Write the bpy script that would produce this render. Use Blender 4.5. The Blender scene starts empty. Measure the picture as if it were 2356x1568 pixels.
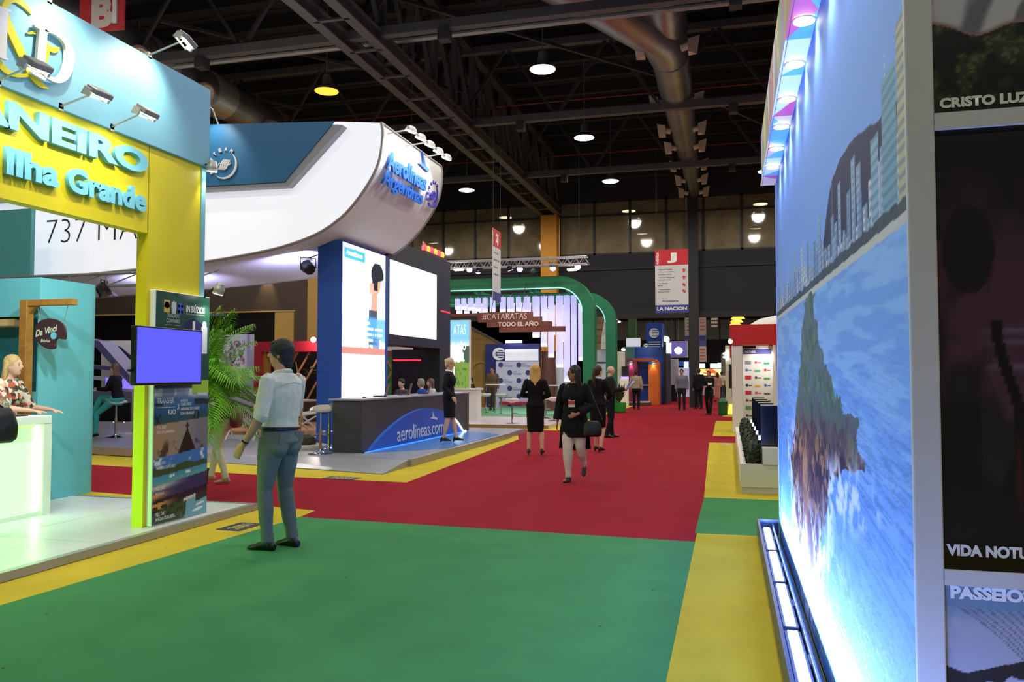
import bpy, bmesh, math, random
import numpy as np
from mathutils import Vector, Matrix
scene = bpy.context.scene
col = scene.collection
random.seed(11)
V = Vector

# ---------------------------------------------------------------- camera
FPX, CX, CY, CAMZ = 1850.0, 1178.0, 784.0, 1.5
PITCH = math.atan(78.0 / FPX)
YAW = math.atan(497.0 / FPX * math.cos(PITCH))
cam_d = bpy.data.cameras.new('camera')
cam_d.sensor_width = 36.0
cam_d.lens = FPX / 2356.0 * 36.0
cam_d.clip_start = 0.05
cam_d.clip_end = 300
cam = bpy.data.objects.new('camera', cam_d)
cam.location = (0, 0, CAMZ)
cam.rotation_euler = (math.pi / 2 + PITCH, 0, YAW)
col.objects.link(cam)
scene.camera = cam

# ---------------------------------------------------------------- world and exposure
w = bpy.data.worlds.new('dim_hall_air')
scene.world = w
w.use_nodes = True
w.node_tree.nodes['Background'].inputs[0].default_value = (0.5, 0.58, 0.85, 1)
w.node_tree.nodes['Background'].inputs[1].default_value = 0.06
scene.view_settings.view_transform = 'Standard'
scene.view_settings.look = 'None'
scene.view_settings.exposure = 0.0
scene.view_settings.gamma = 1.0
scene.view_settings.use_curve_mapping = False
HIGHBAY_W = 490.0          # every high-bay lamp of the hall

# ---------------------------------------------------------------- geometry of the view (for measuring the place)
_F = V((-math.sin(YAW) * math.cos(PITCH), math.cos(YAW) * math.cos(PITCH), math.sin(PITCH)))
_R = V((math.cos(YAW), math.sin(YAW), 0))
_U = _R.cross(_F)
def ray(x, y): return _F + _R * ((x - CX) / FPX) - _U * ((y - CY) / FPX)
def G(x, y, z=0.0):
    d = ray(x, y); return V((0, 0, CAMZ)) + d * ((z - CAMZ) / d.z)
def atY(x, y, Y):
    d = ray(x, y); return V((0, 0, CAMZ)) + d * (Y / d.y)
def atX(x, y, X):
    d = ray(x, y); return V((0, 0, CAMZ)) + d * (X / d.x)

# ---------------------------------------------------------------- materials
def lin(c):
    c = c / 255.0
    return c / 12.92 if c <= 0.04045 else ((c + 0.055) / 1.055) ** 2.4
def rgb(r, g, b): return (lin(r), lin(g), lin(b), 1)
_mats = {}
def M(name, c=(128, 128, 128), rough=0.6, metal=0.0, em=None, es=0.0, noise=0.0, nscale=8.0, bump=0.0, bscale=60.0, spec=0.5, coat=0.0, alpha=None):
    if name in _mats: return _mats[name]
    m = bpy.data.materials.new(name); m.use_nodes = True
    nt = m.node_tree; b = nt.nodes['Principled BSDF']
    b.inputs['Base Color'].default_value = rgb(*c)
    b.inputs['Roughness'].default_value = rough
    b.inputs['Metallic'].default_value = metal
    b.inputs['Specular IOR Level'].default_value = spec
    if coat: b.inputs['Coat Weight'].default_value = coat
    if es:
        b.inputs['Emission Color'].default_value = rgb(*(em or c))
        b.inputs['Emission Strength'].default_value = es
    if noise or bump:
        tc = nt.nodes.new('ShaderNodeTexCoord')
    if noise:
        n = nt.nodes.new('ShaderNodeTexNoise'); n.inputs['Scale'].default_value = nscale; n.inputs['Detail'].default_value = 5
        nt.links.new(tc.outputs['Object'], n.inputs['Vector'])
        r = nt.nodes.new('ShaderNodeMapRange'); r.inputs['From Min'].default_value = .25; r.inputs['From Max'].default_value = .75
        r.inputs['To Min'].default_value = 1 - noise; r.inputs['To Max'].default_value = 1 + noise
        nt.links.new(n.outputs['Fac'], r.inputs['Value'])
        h = nt.nodes.new('ShaderNodeHueSaturation'); h.inputs['Color'].default_value = rgb(*c)
        nt.links.new(r.outputs[0], h.inputs['Value'])
        nt.links.new(h.outputs[0], b.inputs['Base Color'])
    if bump:
        n2 = nt.nodes.new('ShaderNodeTexNoise'); n2.inputs['Scale'].default_value = bscale; n2.inputs['Detail'].default_value = 3
        nt.links.new(tc.outputs['Object'], n2.inputs['Vector'])
        bp = nt.nodes.new('ShaderNodeBump'); bp.inputs['Strength'].default_value = bump; bp.inputs['Distance'].default_value = 0.01
        nt.links.new(n2.outputs['Fac'], bp.inputs['Height']); nt.links.new(bp.outputs[0], b.inputs['Normal'])
    if alpha is not None: b.inputs['Alpha'].default_value = alpha
    _mats[name] = m
    return m
def Mattr(name, rough=0.5, es=0.0, spec=0.4):
    """A printed picture: its inks are a colour attribute worked out by formula."""
    if name in _mats: return _mats[name]
    m = bpy.data.materials.new(name); m.use_nodes = True
    nt = m.node_tree; b = nt.nodes['Principled BSDF']
    a = nt.nodes.new('ShaderNodeAttribute'); a.attribute_name = 'Col'
    nt.links.new(a.outputs['Color'], b.inputs['Base Color'])
    b.inputs['Roughness'].default_value = rough; b.inputs['Specular IOR Level'].default_value = spec
    if es:
        nt.links.new(a.outputs['Color'], b.inputs['Emission Color']); b.inputs['Emission Strength'].default_value = es
    _mats[name] = m
    return m
def Mglass(name, tint=(200, 200, 190), film=0.25, gloss=0.12, rough=0.05):
    """Pane: clear with a dusty film and a reflection."""
    if name in _mats: return _mats[name]
    m = bpy.data.materials.new(name); m.use_nodes = True
    nt = m.node_tree; nt.nodes.clear()
    o = nt.nodes.new('ShaderNodeOutputMaterial')
    t = nt.nodes.new('ShaderNodeBsdfTransparent'); t.inputs[0].default_value = rgb(*tint)
    d = nt.nodes.new('ShaderNodeBsdfDiffuse'); d.inputs[0].default_value = rgb(150, 135, 110)
    g = nt.nodes.new('ShaderNodeBsdfGlossy'); g.inputs['Roughness'].default_value = rough
    tc = nt.nodes.new('ShaderNodeTexCoord'); n = nt.nodes.new('ShaderNodeTexNoise'); n.inputs['Scale'].default_value = 1.3
    n.inputs['Detail'].default_value = 6
    nt.links.new(tc.outputs['Object'], n.inputs[0])
    mr = nt.nodes.new('ShaderNodeMapRange'); mr.inputs['To Min'].default_value = film * .4; mr.inputs['To Max'].default_value = film * 1.6
    nt.links.new(n.outputs['Fac'], mr.inputs['Value'])
    a = nt.nodes.new('ShaderNodeMixShader'); nt.links.new(mr.outputs[0], a.inputs[0])
    nt.links.new(t.outputs[0], a.inputs[1]); nt.links.new(d.outputs[0], a.inputs[2])
    c = nt.nodes.new('ShaderNodeMixShader'); c.inputs[0].default_value = gloss
    nt.links.new(a.outputs[0], c.inputs[1]); nt.links.new(g.outputs[0], c.inputs[2])
    nt.links.new(c.outputs[0], o.inputs[0])
    _mats[name] = m
    return m

# ---------------------------------------------------------------- mesh helpers
class Fr:
    """Flat frame: origin, u (right), v (up); the normal u x v faces the viewer."""
    def __init__(s, o, u, v=(0, 0, 1)):
        s.o, s.u, s.v = V(o), V(u).normalized(), V(v).normalized(); s.n = s.u.cross(s.v).normalized()
    def pt(s, a, b, c=0.0): return s.o + s.u * a + s.v * b + s.n * c
def FX(X, Y=0, Z=0): return Fr((X, Y, Z), (0, 1, 0))       # faces +X, u runs along +Y
def FY(Y, X=0, Z=0): return Fr((X, Y, Z), (1, 0, 0))       # faces -Y, u runs along +X

class MB:
    def __init__(s): s.v = []; s.f = []; s.mi = []
    def add(s, vs, fs, mi=0):
        k = len(s.v); s.v += [tuple(p) for p in vs]; s.f += [tuple(k + i for i in f) for f in fs]; s.mi += [mi] * len(fs); return s
    def box(s, x0, x1, y0, y1, z0, z1, mi=0):
        return s.add([(x0, y0, z0), (x1, y0, z0), (x1, y1, z0), (x0, y1, z0), (x0, y0, z1), (x1, y0, z1), (x1, y1, z1), (x0, y1, z1)],
                     [(3, 2, 1, 0), (4, 5, 6, 7), (0, 1, 5, 4), (1, 2, 6, 5), (2, 3, 7, 6), (3, 0, 4, 7)], mi)
    def fbox(s, fr, a0, a1, b0, b1, c0, c1, mi=0):
        return s.prism(fr, [(a0, b0), (a1, b0), (a1, b1), (a0, b1)], c0, c1, mi)
    def prism(s, fr, poly, c0, c1, mi=0):
        ar = sum(poly[i][0] * poly[(i + 1) % len(poly)][1] - poly[(i + 1) % len(poly)][0] * poly[i][1] for i in range(len(poly)))
        if ar < 0: poly = poly[::-1]
        n = len(poly)
        vs = [fr.pt(a, b, c0) for a, b in poly] + [fr.pt(a, b, c1) for a, b in poly]
        fs = [tuple(range(n))[::-1], tuple(range(n, 2 * n))] + [(i, (i + 1) % n, n + (i + 1) % n, n + i) for i in range(n)]
        if c1 < c0: fs = [f[::-1] for f in fs]
        return s.add(vs, fs, mi)
    def quad(s, a, b, c, d, mi=0): return s.add([a, b, c, d], [(0, 1, 2, 3)], mi)
    def tube(s, pts, r, n=8, caps=True, closed=False, mi=0, squash=None):
        pts = [V(p) for p in pts]; N = len(pts)
        rs = list(r) if hasattr(r, '__len__') else [r] * N
        tg = []
        for i in range(N):
            a = pts[(i - 1) % N] if (i or closed) else pts[i]; b = pts[(i + 1) % N] if (i < N - 1 or closed) else pts[i]
            t = (b - a); tg.append(t.normalized() if t.length > 1e-9 else V((0, 0, 1)))
        x = tg[0].orthogonal().normalized()
        if abs(tg[0].z) < .9: x = V((0, 0, 1)).cross(tg[0]).normalized()
        vs = []
        for i in range(N):
            x = (x - tg[i] * x.dot(tg[i])).normalized(); y = tg[i].cross(x)
            for k in range(n):
                a = 2 * math.pi * k / n + math.pi / n
                vs.append(pts[i] + x * (math.cos(a) * rs[i]) + y * (math.sin(a) * rs[i] * (squash or 1)))
        fs = []
        for i in range(N if closed else N - 1):
            j = (i + 1) % N
            for k in range(n):
                fs.append((i * n + k, i * n + (k + 1) % n, j * n + (k + 1) % n, j * n + k))
        if caps and not closed:
            fs.append(tuple(range(n))[::-1]); fs.append(tuple((N - 1) * n + k for k in range(n)))
        return s.add(vs, fs, mi)
    def bar(s, a, b, w, h=None, mi=0):
        """Square-section bar from a to b."""
        a, b = V(a), V(b); h = h or w
        t = (b - a).normalized(); x = V((0, 0, 1)).cross(t)
        x = x.normalized() if x.length > 1e-4 else V((1, 0, 0)); y = t.cross(x)
        vs = [p + x * (i * w / 2) + y * (j * h / 2) for p in (a, b) for i, j in ((-1, -1), (1, -1), (1, 1), (-1, 1))]
        return s.add(vs, [(3, 2, 1, 0), (4, 5, 6, 7), (0, 1, 5, 4), (1, 2, 6, 5), (2, 3, 7, 6), (3, 0, 4, 7)], mi)
    def lathe(s, prof, n=20, o=(0, 0, 0), axis=(0, 0, 1), mi=0):
        o = V(o); t = V(axis).normalized(); x = t.orthogonal().normalized(); y = t.cross(x)
        vs = []; fs = []
        for r, z in prof:
            for k in range(n):
                a = 2 * math.pi * k / n
                vs.append(o + t * z + x * (r * math.cos(a)) + y * (r * math.sin(a)))
        for i in range(len(prof) - 1):
            for k in range(n): fs.append((i * n + k, i * n + (k + 1) % n, (i + 1) * n + (k + 1) % n, (i + 1) * n + k))
        fs.append(tuple(range(n))[::-1]); fs.append(tuple((len(prof) - 1) * n + k for k in range(n)))
        return s.add(vs, fs, mi)
    def ell(s, c, rx, ry, rz, n=14, m=9, rot=None, mi=0):
        c = V(c); vs = []; fs = []
        for i in range(m + 1):
            th = math.pi * i / m
            for k in range(n):
                a = 2 * math.pi * k / n
                p = V((rx * math.sin(th) * math.cos(a), ry * math.sin(th) * math.sin(a), rz * math.cos(th)))
                if rot: p = rot @ p
                vs.append(c + p)
        for i in range(m):
            for k in range(n): fs.append((i * n + k, (i + 1) * n + k, (i + 1) * n + (k + 1) % n, i * n + (k + 1) % n))
        return s.add(vs, fs, mi)
    def loft(s, rings, n=18, mi=0):
        """rings: (centre, u half axis vector, v half axis vector)."""
        vs = []; fs = []
        for c, u, v in rings:
            c, u, v = V(c), V(u), V(v)
            for k in range(n):
                a = 2 * math.pi * k / n; vs.append(c + u * math.cos(a) + v * math.sin(a))
        for i in range(len(rings) - 1):
            for k in range(n): fs.append((i * n + k, i * n + (k + 1) % n, (i + 1) * n + (k + 1) % n, (i + 1) * n + k))
        fs.append(tuple(range(n))[::-1]); fs.append(tuple((len(rings) - 1) * n + k for k in range(n)))
        return s.add(vs, fs, mi)
    def mesh(s, name, smooth=None, bevel=0.0, seg=1):
        me = bpy.data.meshes.new(name); me.from_pydata(s.v, [], s.f)
        if any(s.mi): me.polygons.foreach_set('material_index', s.mi)
        if bevel:
            bm = bmesh.new(); bm.from_mesh(me)
            bmesh.ops.bevel(bm, geom=[e for e in bm.edges], offset=bevel, segments=seg, affect='EDGES', clamp_overlap=True)
            bm.to_mesh(me); bm.free()
        if smooth is not None:
            me.shade_smooth(); me.set_sharp_from_angle(angle=math.radians(smooth))
        me.update(); return me

def thing(name, label, cat, loc=(0, 0, 0), rz=0.0, group=None, kind=None):
    o = bpy.data.objects.new(name, None); col.objects.link(o)
    o.empty_display_size = .1; o.location = loc; o.rotation_euler = (0, 0, rz)
    tag(o, label, cat, group, kind); return o
def tag(o, label=None, cat=None, group=None, kind=None):
    if label: o['label'] = label
    if cat: o['category'] = cat
    if group: o['group'] = group
    if kind: o['kind'] = kind
    return o
def ob(name, me, mat, parent=None, label=None, cat=None, group=None, kind=None, local=False):
    """Link a mesh (MB or mesh). World coordinates unless local; parents keep it in place."""
    o = bpy.data.objects.new(name, me)
    for m in (mat if isinstance(mat, (list, tuple)) else [mat]): me.materials.append(m)
    col.objects.link(o)
    if parent is not None:
        o.parent = parent
        if not local:
            q = parent; t = V((0, 0, 0))
            while q is not None: t += q.location; q = q.parent
            o.location = -t
    tag(o, label, cat, group, kind); return o
def mo(name, mb, mat, parent=None, smooth=None, bevel=0.0, **k): return ob(name, mb.mesh(name, smooth, bevel), mat, parent, **k)
def share(name, src, parent, loc=None, rz=None, M4=None):
    o = bpy.data.objects.new(name, src.data if hasattr(src, 'data') else src); col.objects.link(o); o.parent = parent
    if loc is not None: o.location = loc
    if rz is not None: o.rotation_euler = (0, 0, rz)
    return o
def dup(root, loc=None, rz=None, label=None, group=None, parent=None):
    r = root.copy(); col.objects.link(r)
    if parent is not None: r.parent = parent
    if loc is not None: r.location = loc
    if rz is not None: r.rotation_euler = (0, 0, rz)
    if label: r['label'] = label
    if group: r['group'] = group
    for ch in list(root.children):
        dup(ch, parent=r)
    return r
def light(name, kind, loc, power, color=(255, 255, 255), to=None, angle=60, blend=.5, size=.1, parent=None, size_y=None):
    d = bpy.data.lights.new(name, kind); d.energy = power; d.color = rgb(*color)[:3]
    if kind == 'SPOT': d.spot_size = math.radians(angle); d.spot_blend = blend; d.shadow_soft_size = size
    elif kind == 'AREA':
        d.size = size
        if size_y: d.shape = 'RECTANGLE'; d.size_y = size_y
    else: d.shadow_soft_size = size
    o = bpy.data.objects.new(name, d); col.objects.link(o); o.location = loc
    if to is not None: o.rotation_euler = (V(to) - V(loc)).to_track_quat('-Z', 'Y').to_euler()
    if parent is not None:
        o.parent = parent; q = parent; t = V((0, 0, 0))
        while q is not None: t += q.location; q = q.parent
        o.location = V(loc) - t
    return o

# ---------------------------------------------------------------- lettering
bench = bpy.data.scenes.new('bench')      # a side scene where shapes are worked out; removed at the end
bench.view_layers[0].update()
def text_mesh(s, bold=0.0, ext=0.0, spacing=1.0, shear=0.0):
    cu = bpy.data.curves.new('lettering', 'FONT'); cu.body = s; cu.size = 1.0; cu.offset = bold; cu.extrude = ext
    cu.space_character = spacing; cu.shear = shear; cu.resolution_u = 3
    o = bpy.data.objects.new('lettering', cu); bench.collection.objects.link(o)
    dg = bench.view_layers[0].depsgraph; dg.update()
    me = bpy.data.meshes.new_from_object(o.evaluated_get(dg))
    bpy.data.objects.remove(o); bpy.data.curves.remove(cu)
    return me
def _bb(me):
    a = np.empty(len(me.vertices) * 3); me.vertices.foreach_get('co', a); a = a.reshape(-1, 3)
    return a, a.min(0), a.max(0)
def text(fr, s, u0, v0, w, h, c, mat, parent, name='lettering', bold=0.0, ext=0.0, spacing=1.0, shear=0.0, kind=None):
    """Text filling the rectangle (u0, v0, w, h) of a frame, c in front of it; ext is its thickness."""
    me = text_mesh(s, bold, 0.05 if ext else 0.0, spacing, shear)
    a, lo, hi = _bb(me)
    q = (a - lo) / np.maximum(hi - lo, 1e-6)
    P = np.array(fr.o)[None] + np.outer(u0 + q[:, 0] * w, fr.u) + np.outer(v0 + q[:, 1] * h, fr.v) + np.outer(c + (q[:, 2] * ext if ext else 0), fr.n)
    me.vertices.foreach_set('co', P.ravel()); me.update()
    me.name = name
    return ob(name, me, mat, parent, kind=kind)
def letters(fr, s, u0, v0, w, h, c, mat, parent, name='letter', bold=0.0, ext=0.03, cap=None):
    """One object per character, laid out like text() does."""
    full = text_mesh(s, bold); a, lo, hi = _bb(full); bpy.data.meshes.remove(full)
    sx = w / (hi[0] - lo[0]); sy = h / (hi[1] - lo[1]); out = []
    def wid(t):
        me = text_mesh(t, bold); a_, l_, h_ = _bb(me); bpy.data.meshes.remove(me); return h_[0]
    for i, ch in enumerate(s):
        if ch == ' ': continue
        me = text_mesh(ch, bold, 0.05); b, l2, h2 = _bb(me)
        x = wid(s[:i + 1]) - h2[0]
        P = np.array(fr.o)[None] + np.outer(u0 + (b[:, 0] + x - lo[0]) * sx, fr.u) + np.outer(v0 + (b[:, 1] - lo[1]) * sy, fr.v) + np.outer(c + (b[:, 2] + .05) / .1 * ext, fr.n)
        me.vertices.foreach_set('co', P.ravel()); me.update(); me.name = name
        out.append(ob(name, me, mat, parent))
    return out

# ---------------------------------------------------------------- printed pictures
def _hash(ix, iy, seed):
    h = np.sin(ix * 127.1 + iy * 311.7 + seed * 74.7) * 43758.5453
    return h - np.floor(h)
def vnoise(x, y, seed=0):
    ix, iy = np.floor(x), np.floor(y); fx, fy = x - ix, y - iy
    fx = fx * fx * (3 - 2 * fx); fy = fy * fy * (3 - 2 * fy)
    a, b = _hash(ix, iy, seed), _hash(ix + 1, iy, seed); c, d = _hash(ix, iy + 1, seed), _hash(ix + 1, iy + 1, seed)
    return (a * (1 - fx) + b * fx) * (1 - fy) + (c * (1 - fx) + d * fx) * fy
def fbm(x, y, seed=0, o=4):
    s = 0; a = .5
    for i in range(o): s = s + a * vnoise(x, y, seed + i); x, y, a = x * 2.03, y * 2.03, a * .5
    return s
def sm(a, b, x):
    t = np.clip((x - a) / (b - a), 0, 1); return t * t * (3 - 2 * t)
def C(r, g, b): return np.array([r, g, b], float) / 255
def mixc(base, c, k): return base * (1 - k[..., None]) + (c if np.ndim(c) > 1 else np.asarray(c)) * k[..., None]
def srgb2lin(a): return np.where(a <= .04045, a / 12.92, ((np.clip(a, 0, 1) + .055) / 1.055) ** 2.4)
def picture(name, fr, u0, u1, v0, v1, c, nx, ny, fn, mat, parent, **k):
    """Print on a fine grid: fn(U, V) with U, V in 0..1 gives sRGB 0..1."""
    U, W = np.meshgrid(np.linspace(0, 1, nx + 1), np.linspace(0, 1, ny + 1))
    P = np.array(fr.o)[None, None] + (u0 + U * (u1 - u0))[..., None] * np.array(fr.u) + (v0 + W * (v1 - v0))[..., None] * np.array(fr.v) + c * np.array(fr.n)
    me = bpy.data.meshes.new(name)
    i = np.arange(ny)[:, None] * (nx + 1) + np.arange(nx)[None]
    fs = np.stack([i, i + 1, i + nx + 2, i + nx + 1], -1).reshape(-1, 4)
    me.from_pydata(P.reshape(-1, 3).tolist(), [], fs.tolist())
    a = me.color_attributes.new('Col', 'FLOAT_COLOR', 'POINT')
    rg = srgb2lin(fn(U, W)).reshape(-1, 3)
    a.data.foreach_set('color', np.concatenate([rg, np.ones((len(rg), 1))], 1).ravel().astype(np.float32))
    return ob(name, me, mat, parent, **k)
# ================================================================ THE HALL
m_conc = M('concrete floor', (70, 70, 72), .8, noise=.15)
def carpet_mat(name, c, rough=.95, spots=False):
    m = M(name, c, rough, noise=.10, nscale=2.2, bump=.25, bscale=420, spec=.15)
    nt = m.node_tree
    if spots and 'spots' not in nt.nodes:
        # crumbs and scuffs trodden into the pile
        b = nt.nodes['Principled BSDF']; src = b.inputs['Base Color'].links[0].from_socket
        tc = nt.nodes.new('ShaderNodeTexCoord')
        vo = nt.nodes.new('ShaderNodeTexVoronoi'); vo.name = 'spots'; vo.inputs['Scale'].default_value = 2.6
        nt.links.new(tc.outputs['Object'], vo.inputs['Vector'])
        r = nt.nodes.new('ShaderNodeValToRGB'); r.color_ramp.elements[0].position = .018; r.color_ramp.elements[1].position = .03
        nt.links.new(vo.outputs['Distance'], r.inputs[0])
        mx = nt.nodes.new('ShaderNodeMix'); mx.data_type = 'RGBA'
        nt.links.new(r.outputs[0], mx.inputs['Factor'])
        mx.inputs['A'].default_value = rgb(70, 30, 20); nt.links.new(src, mx.inputs['B'])
        nt.links.new(mx.outputs['Result'], b.inputs['Base Color'])
    return m
m_red = carpet_mat('red carpet pile', (150, 18, 38), spots=True)
m_green = carpet_mat('green carpet pile', (68, 138, 84), spots=True)
m_yellow = carpet_mat('yellow carpet pile', (200, 180, 52), spots=True)
fl = mo('floor', MB().box(-45, 25, -8, 90, -.2, 0), m_conc, kind='structure', label='hall floor under the carpets')
ZF = Fr((0, 0, 0), (1, 0, 0), (0, 1, 0))
def carpet(name, poly, z, mat): return mo(name, MB().prism(ZF, poly, 0.0005, z), mat, fl)
carpet('red_carpet', [(-26, 7.9), (-4.37, 7.67), (-.29, 7.46), (7, 7.4), (7, 80), (-26, 80)], .004, m_red)
carpet('green_carpet', [(-4.95, -6), (-.3, -6), (-.29, 7.46), (-4.37, 7.67), (-4.62, 3.6)], .006, m_green)
carpet('yellow_carpet', [(-9, -6), (-4.95, -6), (-4.62, 3.6), (-4.37, 7.67), (-4.42, 8.08), (-5.83, 8.32), (-9, 8.78), (-12, 9.2), (-12, -6)], .007, m_yellow)
carpet('yellow_carpet', [(-.33, -6), (4, -6), (4, 7.9), (-.3, 7.86)], .007, m_yellow)
carpet('green_carpet', [(-.32, 7.86), (4, 7.92), (4, 10.2), (-.3, 10.15)], .007, m_green)
carpet('yellow_carpet', [(-.3, 10.15), (4, 10.2), (4, 18.4), (-.42, 18.4)], .007, m_yellow)
carpet('yellow_carpet', [(-.38, 20.4), (5, 20.4), (5, 27.1), (-.4, 27.1)], .007, m_yellow)
carpet('yellow_carpet', [(-.2, 30.0), (5, 30.0), (5, 60), (-.2, 60)], .007, m_yellow)
carpet('yellow_carpet', [(-26, 13.2), (-10.25, 11.2), (-6.01, 10.62), (-4.34, 10.5), (-4.72, 18.2), (-5.3, 20.3), (-26, 20.3)], .006, m_yellow)
carpet('yellow_carpet', [(-26, 21.3), (-4.45, 21.3), (-4.45, 33.2), (-4.9, 34), (-26, 34)], .006, m_yellow)
carpet('yellow_carpet', [(-14, 35.5), (-4.45, 35.5), (-4.3, 70), (-14, 70)], .006, m_yellow)

# ---- roof
m_deck = M('roof deck', (34, 33, 34), .8, noise=.2, nscale=.6)
m_steel = M('roof steel', (82, 78, 80), .6, noise=.12, nscale=2)
m_steel_d = M('dark roof steel', (50, 48, 50), .65)
m_pipe = M('sprinkler pipe', (110, 24, 22), .5)
m_cond = M('conduit', (150, 148, 142), .45, metal=.3)
ZD = 12.6
ceil = mo('ceiling', MB().box(-45, 25, -8, 90, ZD, ZD + .2), m_deck, kind='structure', label='dark corrugated roof deck of the hall')
pur = MB().box(-45, 25, -.09, .09, ZD - .42, ZD).mesh('purlin')
pur.materials.append(m_deck)
for k in range(40): share('purlin', pur, ceil, (0, -6 + k * 1.63, 0))
rib = MB().box(-45, 25, -.02, .02, ZD - .06, ZD).mesh('deck_rib'); rib.materials.append(m_steel_d)
for k in range(80): share('deck_rib', rib, ceil, (0, -5.6 + k * .815, 0))
ZL, ZU = 9.6, 11.95
chord_x = MB().box(-45, 25, -.11, .11, -.11, .11).mesh('chord'); chord_x.materials.append(m_steel)
def cross_truss(Y, n):
    t = thing('roof_truss', 'grey steel cross truss under the roof, %s' % n, 'truss', (0, Y, 0), kind='structure')
    share('lower_chord', chord_x, t, (0, 0, ZL)); share('upper_chord', chord_x, t, (0, 0, ZU))
    for k in range(-11, 7):
        x0 = -8.36 + k * 3.25
        share('brace', braceA, t, (x0, 0, 0)); share('brace', braceB, t, (x0, 0, 0))
    for k in range(-5, 4): share('clamp', clampm, t, (-8.36 + k * 6.5 + 2.1, 0, ZL - .11))
    return t
braceA = MB().bar((0, 0, ZL), (1.625, 0, ZU), .09).mesh('brace'); braceA.materials.append(m_steel_d)
braceB = MB().bar((1.625, 0, ZU), (3.25, 0, ZL), .09).mesh('brace'); braceB.materials.append(m_steel_d)
clampm = MB().box(-.13, .13, -.14, .14, -.26, .02).mesh('clamp'); clampm.materials.append(m_steel_d)
for i, Y in enumerate((3.4, 10.4, 17.3, 24.4, 31.4, 45.5, 52.5)):
    cross_truss(Y, ('behind the camera', 'above the near stands', 'above the blue screen column', 'above the hanging strips', 'next to the far wall', 'beyond the windows', 'farthest of all')[i])
    cd = mo('roof_conduit', MB().tube([(-45, Y + 1.3, 9.95), (25, Y + 1.3, 9.95)], .07), m_cond, kind='structure')
    pp = mo('roof_sprinkler_pipe', MB().tube([(-45, Y + 3.2, 11.2), (25, Y + 3.2, 11.2)], .035, 6), m_pipe, kind='structure')
# main girder along the aisle
gt = thing('roof_girder', 'double-chord steel girder running along the hall roof', 'girder', (-8.36, 0, 0), kind='structure')
for dx in (-.42, .42):
    mo('lower_chord', MB().box(-8.36 + dx - .13, -8.36 + dx + .13, -6, 38.4, 9.3, 9.34).box(-8.36 + dx - .02, -8.36 + dx + .02, -6, 38.4, 9.34, 9.62).box(-8.36 + dx - .13, -8.36 + dx + .13, -6, 38.4, 9.62, 9.66), m_steel, gt)
    mo('upper_chord', MB().box(-8.36 + dx - .13, -8.36 + dx + .13, -6, 38.4, 11.9, 12.15), m_steel_d, gt)
bat = MB().box(-.42, .42, -.05, .05, 9.3, 9.34).mesh('batten'); bat.materials.append(m_steel)
gp = MB().bar((-.42, 0, 9.6), (-.42, 0, 12), .16).mesh('post'); gp.materials.append(m_steel)
gp2 = MB().bar((.42, 0, 9.6), (.42, 0, 12), .16).mesh('post'); gp2.materials.append(m_steel)
gd = MB().bar((-.42, 0, 9.6), (-.42, 1.75, 12), .12).mesh('brace'); gd.materials.append(m_steel_d)
gd2 = MB().bar((.42, 1.75, 9.6), (.42, 0, 12), .12).mesh('brace'); gd2.materials.append(m_steel_d)
for k in range(25):
    y = -5.2 + k * 1.75
    share('batten', bat, gt, (0, y, 0)); share('post', gp, gt, (0, y, 0)); share('post', gp2, gt, (0, y, 0))
    share('brace', gd, gt, (0, y, 0)); share('brace', gd2, gt, (0, y, 0))
# slanting stays between roof and trusses
stm = m_steel_d
for i, (x0, y0, x1, y1) in enumerate(((-8, 17.3, -2, 24.4), (-8, 24.4, -14, 17.3), (-2, 24.4, 2, 31.4), (-14, 24.4, -19, 17.3), (-12, 10.4, -17, 17.3))):
    mo('roof_stay', MB().bar((x0, y0, 10.6), (x1, y1, 10.6), .08), stm, kind='structure')

# ---- ventilation ducts
m_duct = M('galvanised duct', (150, 150, 156), .38, metal=.85, noise=.2, nscale=1.5)
m_nozzle = M('cream duct nozzle', (205, 180, 160), .6)
def duct_run(lab, X, Z, secs, label):
    t = thing('ventilation_duct', label, 'duct', (X, secs[0][0], Z))
    for (y0, y1, r) in secs:
        mo('duct_section', MB().tube([(X, y0, Z), (X, y1, Z)], r, 20), m_duct, t, 40)
        mo('flange', MB().tube([(X, y0 - .04, Z), (X, y0 + .04, Z)], r + .035, 20), m_duct, t, 40)
    return t
D1 = duct_run('a', -1.42, 10.1, [(21.6, 24.6, .50), (24.6, 27.6, .46), (27.6, 29.8, .42), (29.8, 32.5, .38), (32.5, 35, .33), (35, 38.3, .28)], 'silver round ventilation duct with paired nozzles above the red aisle')
mo('elbow', MB().tube([(-1.42, 21.8, 10.1), (-1.55, 20.7, 10.15), (-2.3, 19.6, 10.35), (-3.3, 18.6, 10.7), (-4.6, 17.7, 11.2), (-5.6, 17, 11.8)], [.52, .56, .6, .62, .62, .6], 20), m_duct, D1, 40)
mo('straight_branch', MB().tube([(-1.42, 21.3, 10.25), (-1.40, 18.2, 10.7), (-1.4, 15, 11.6)], [.5, .5, .5], 20), m_duct, D1, 40)
for k in range(14):
    y = 20.6 - k * .16; z = 10.38 + k * .03
    mo('corrugation', MB().tube([(-1.42, y, z), (-1.42, y - .07, z + .012)], .53, 20), m_duct, D1, 40)
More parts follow.
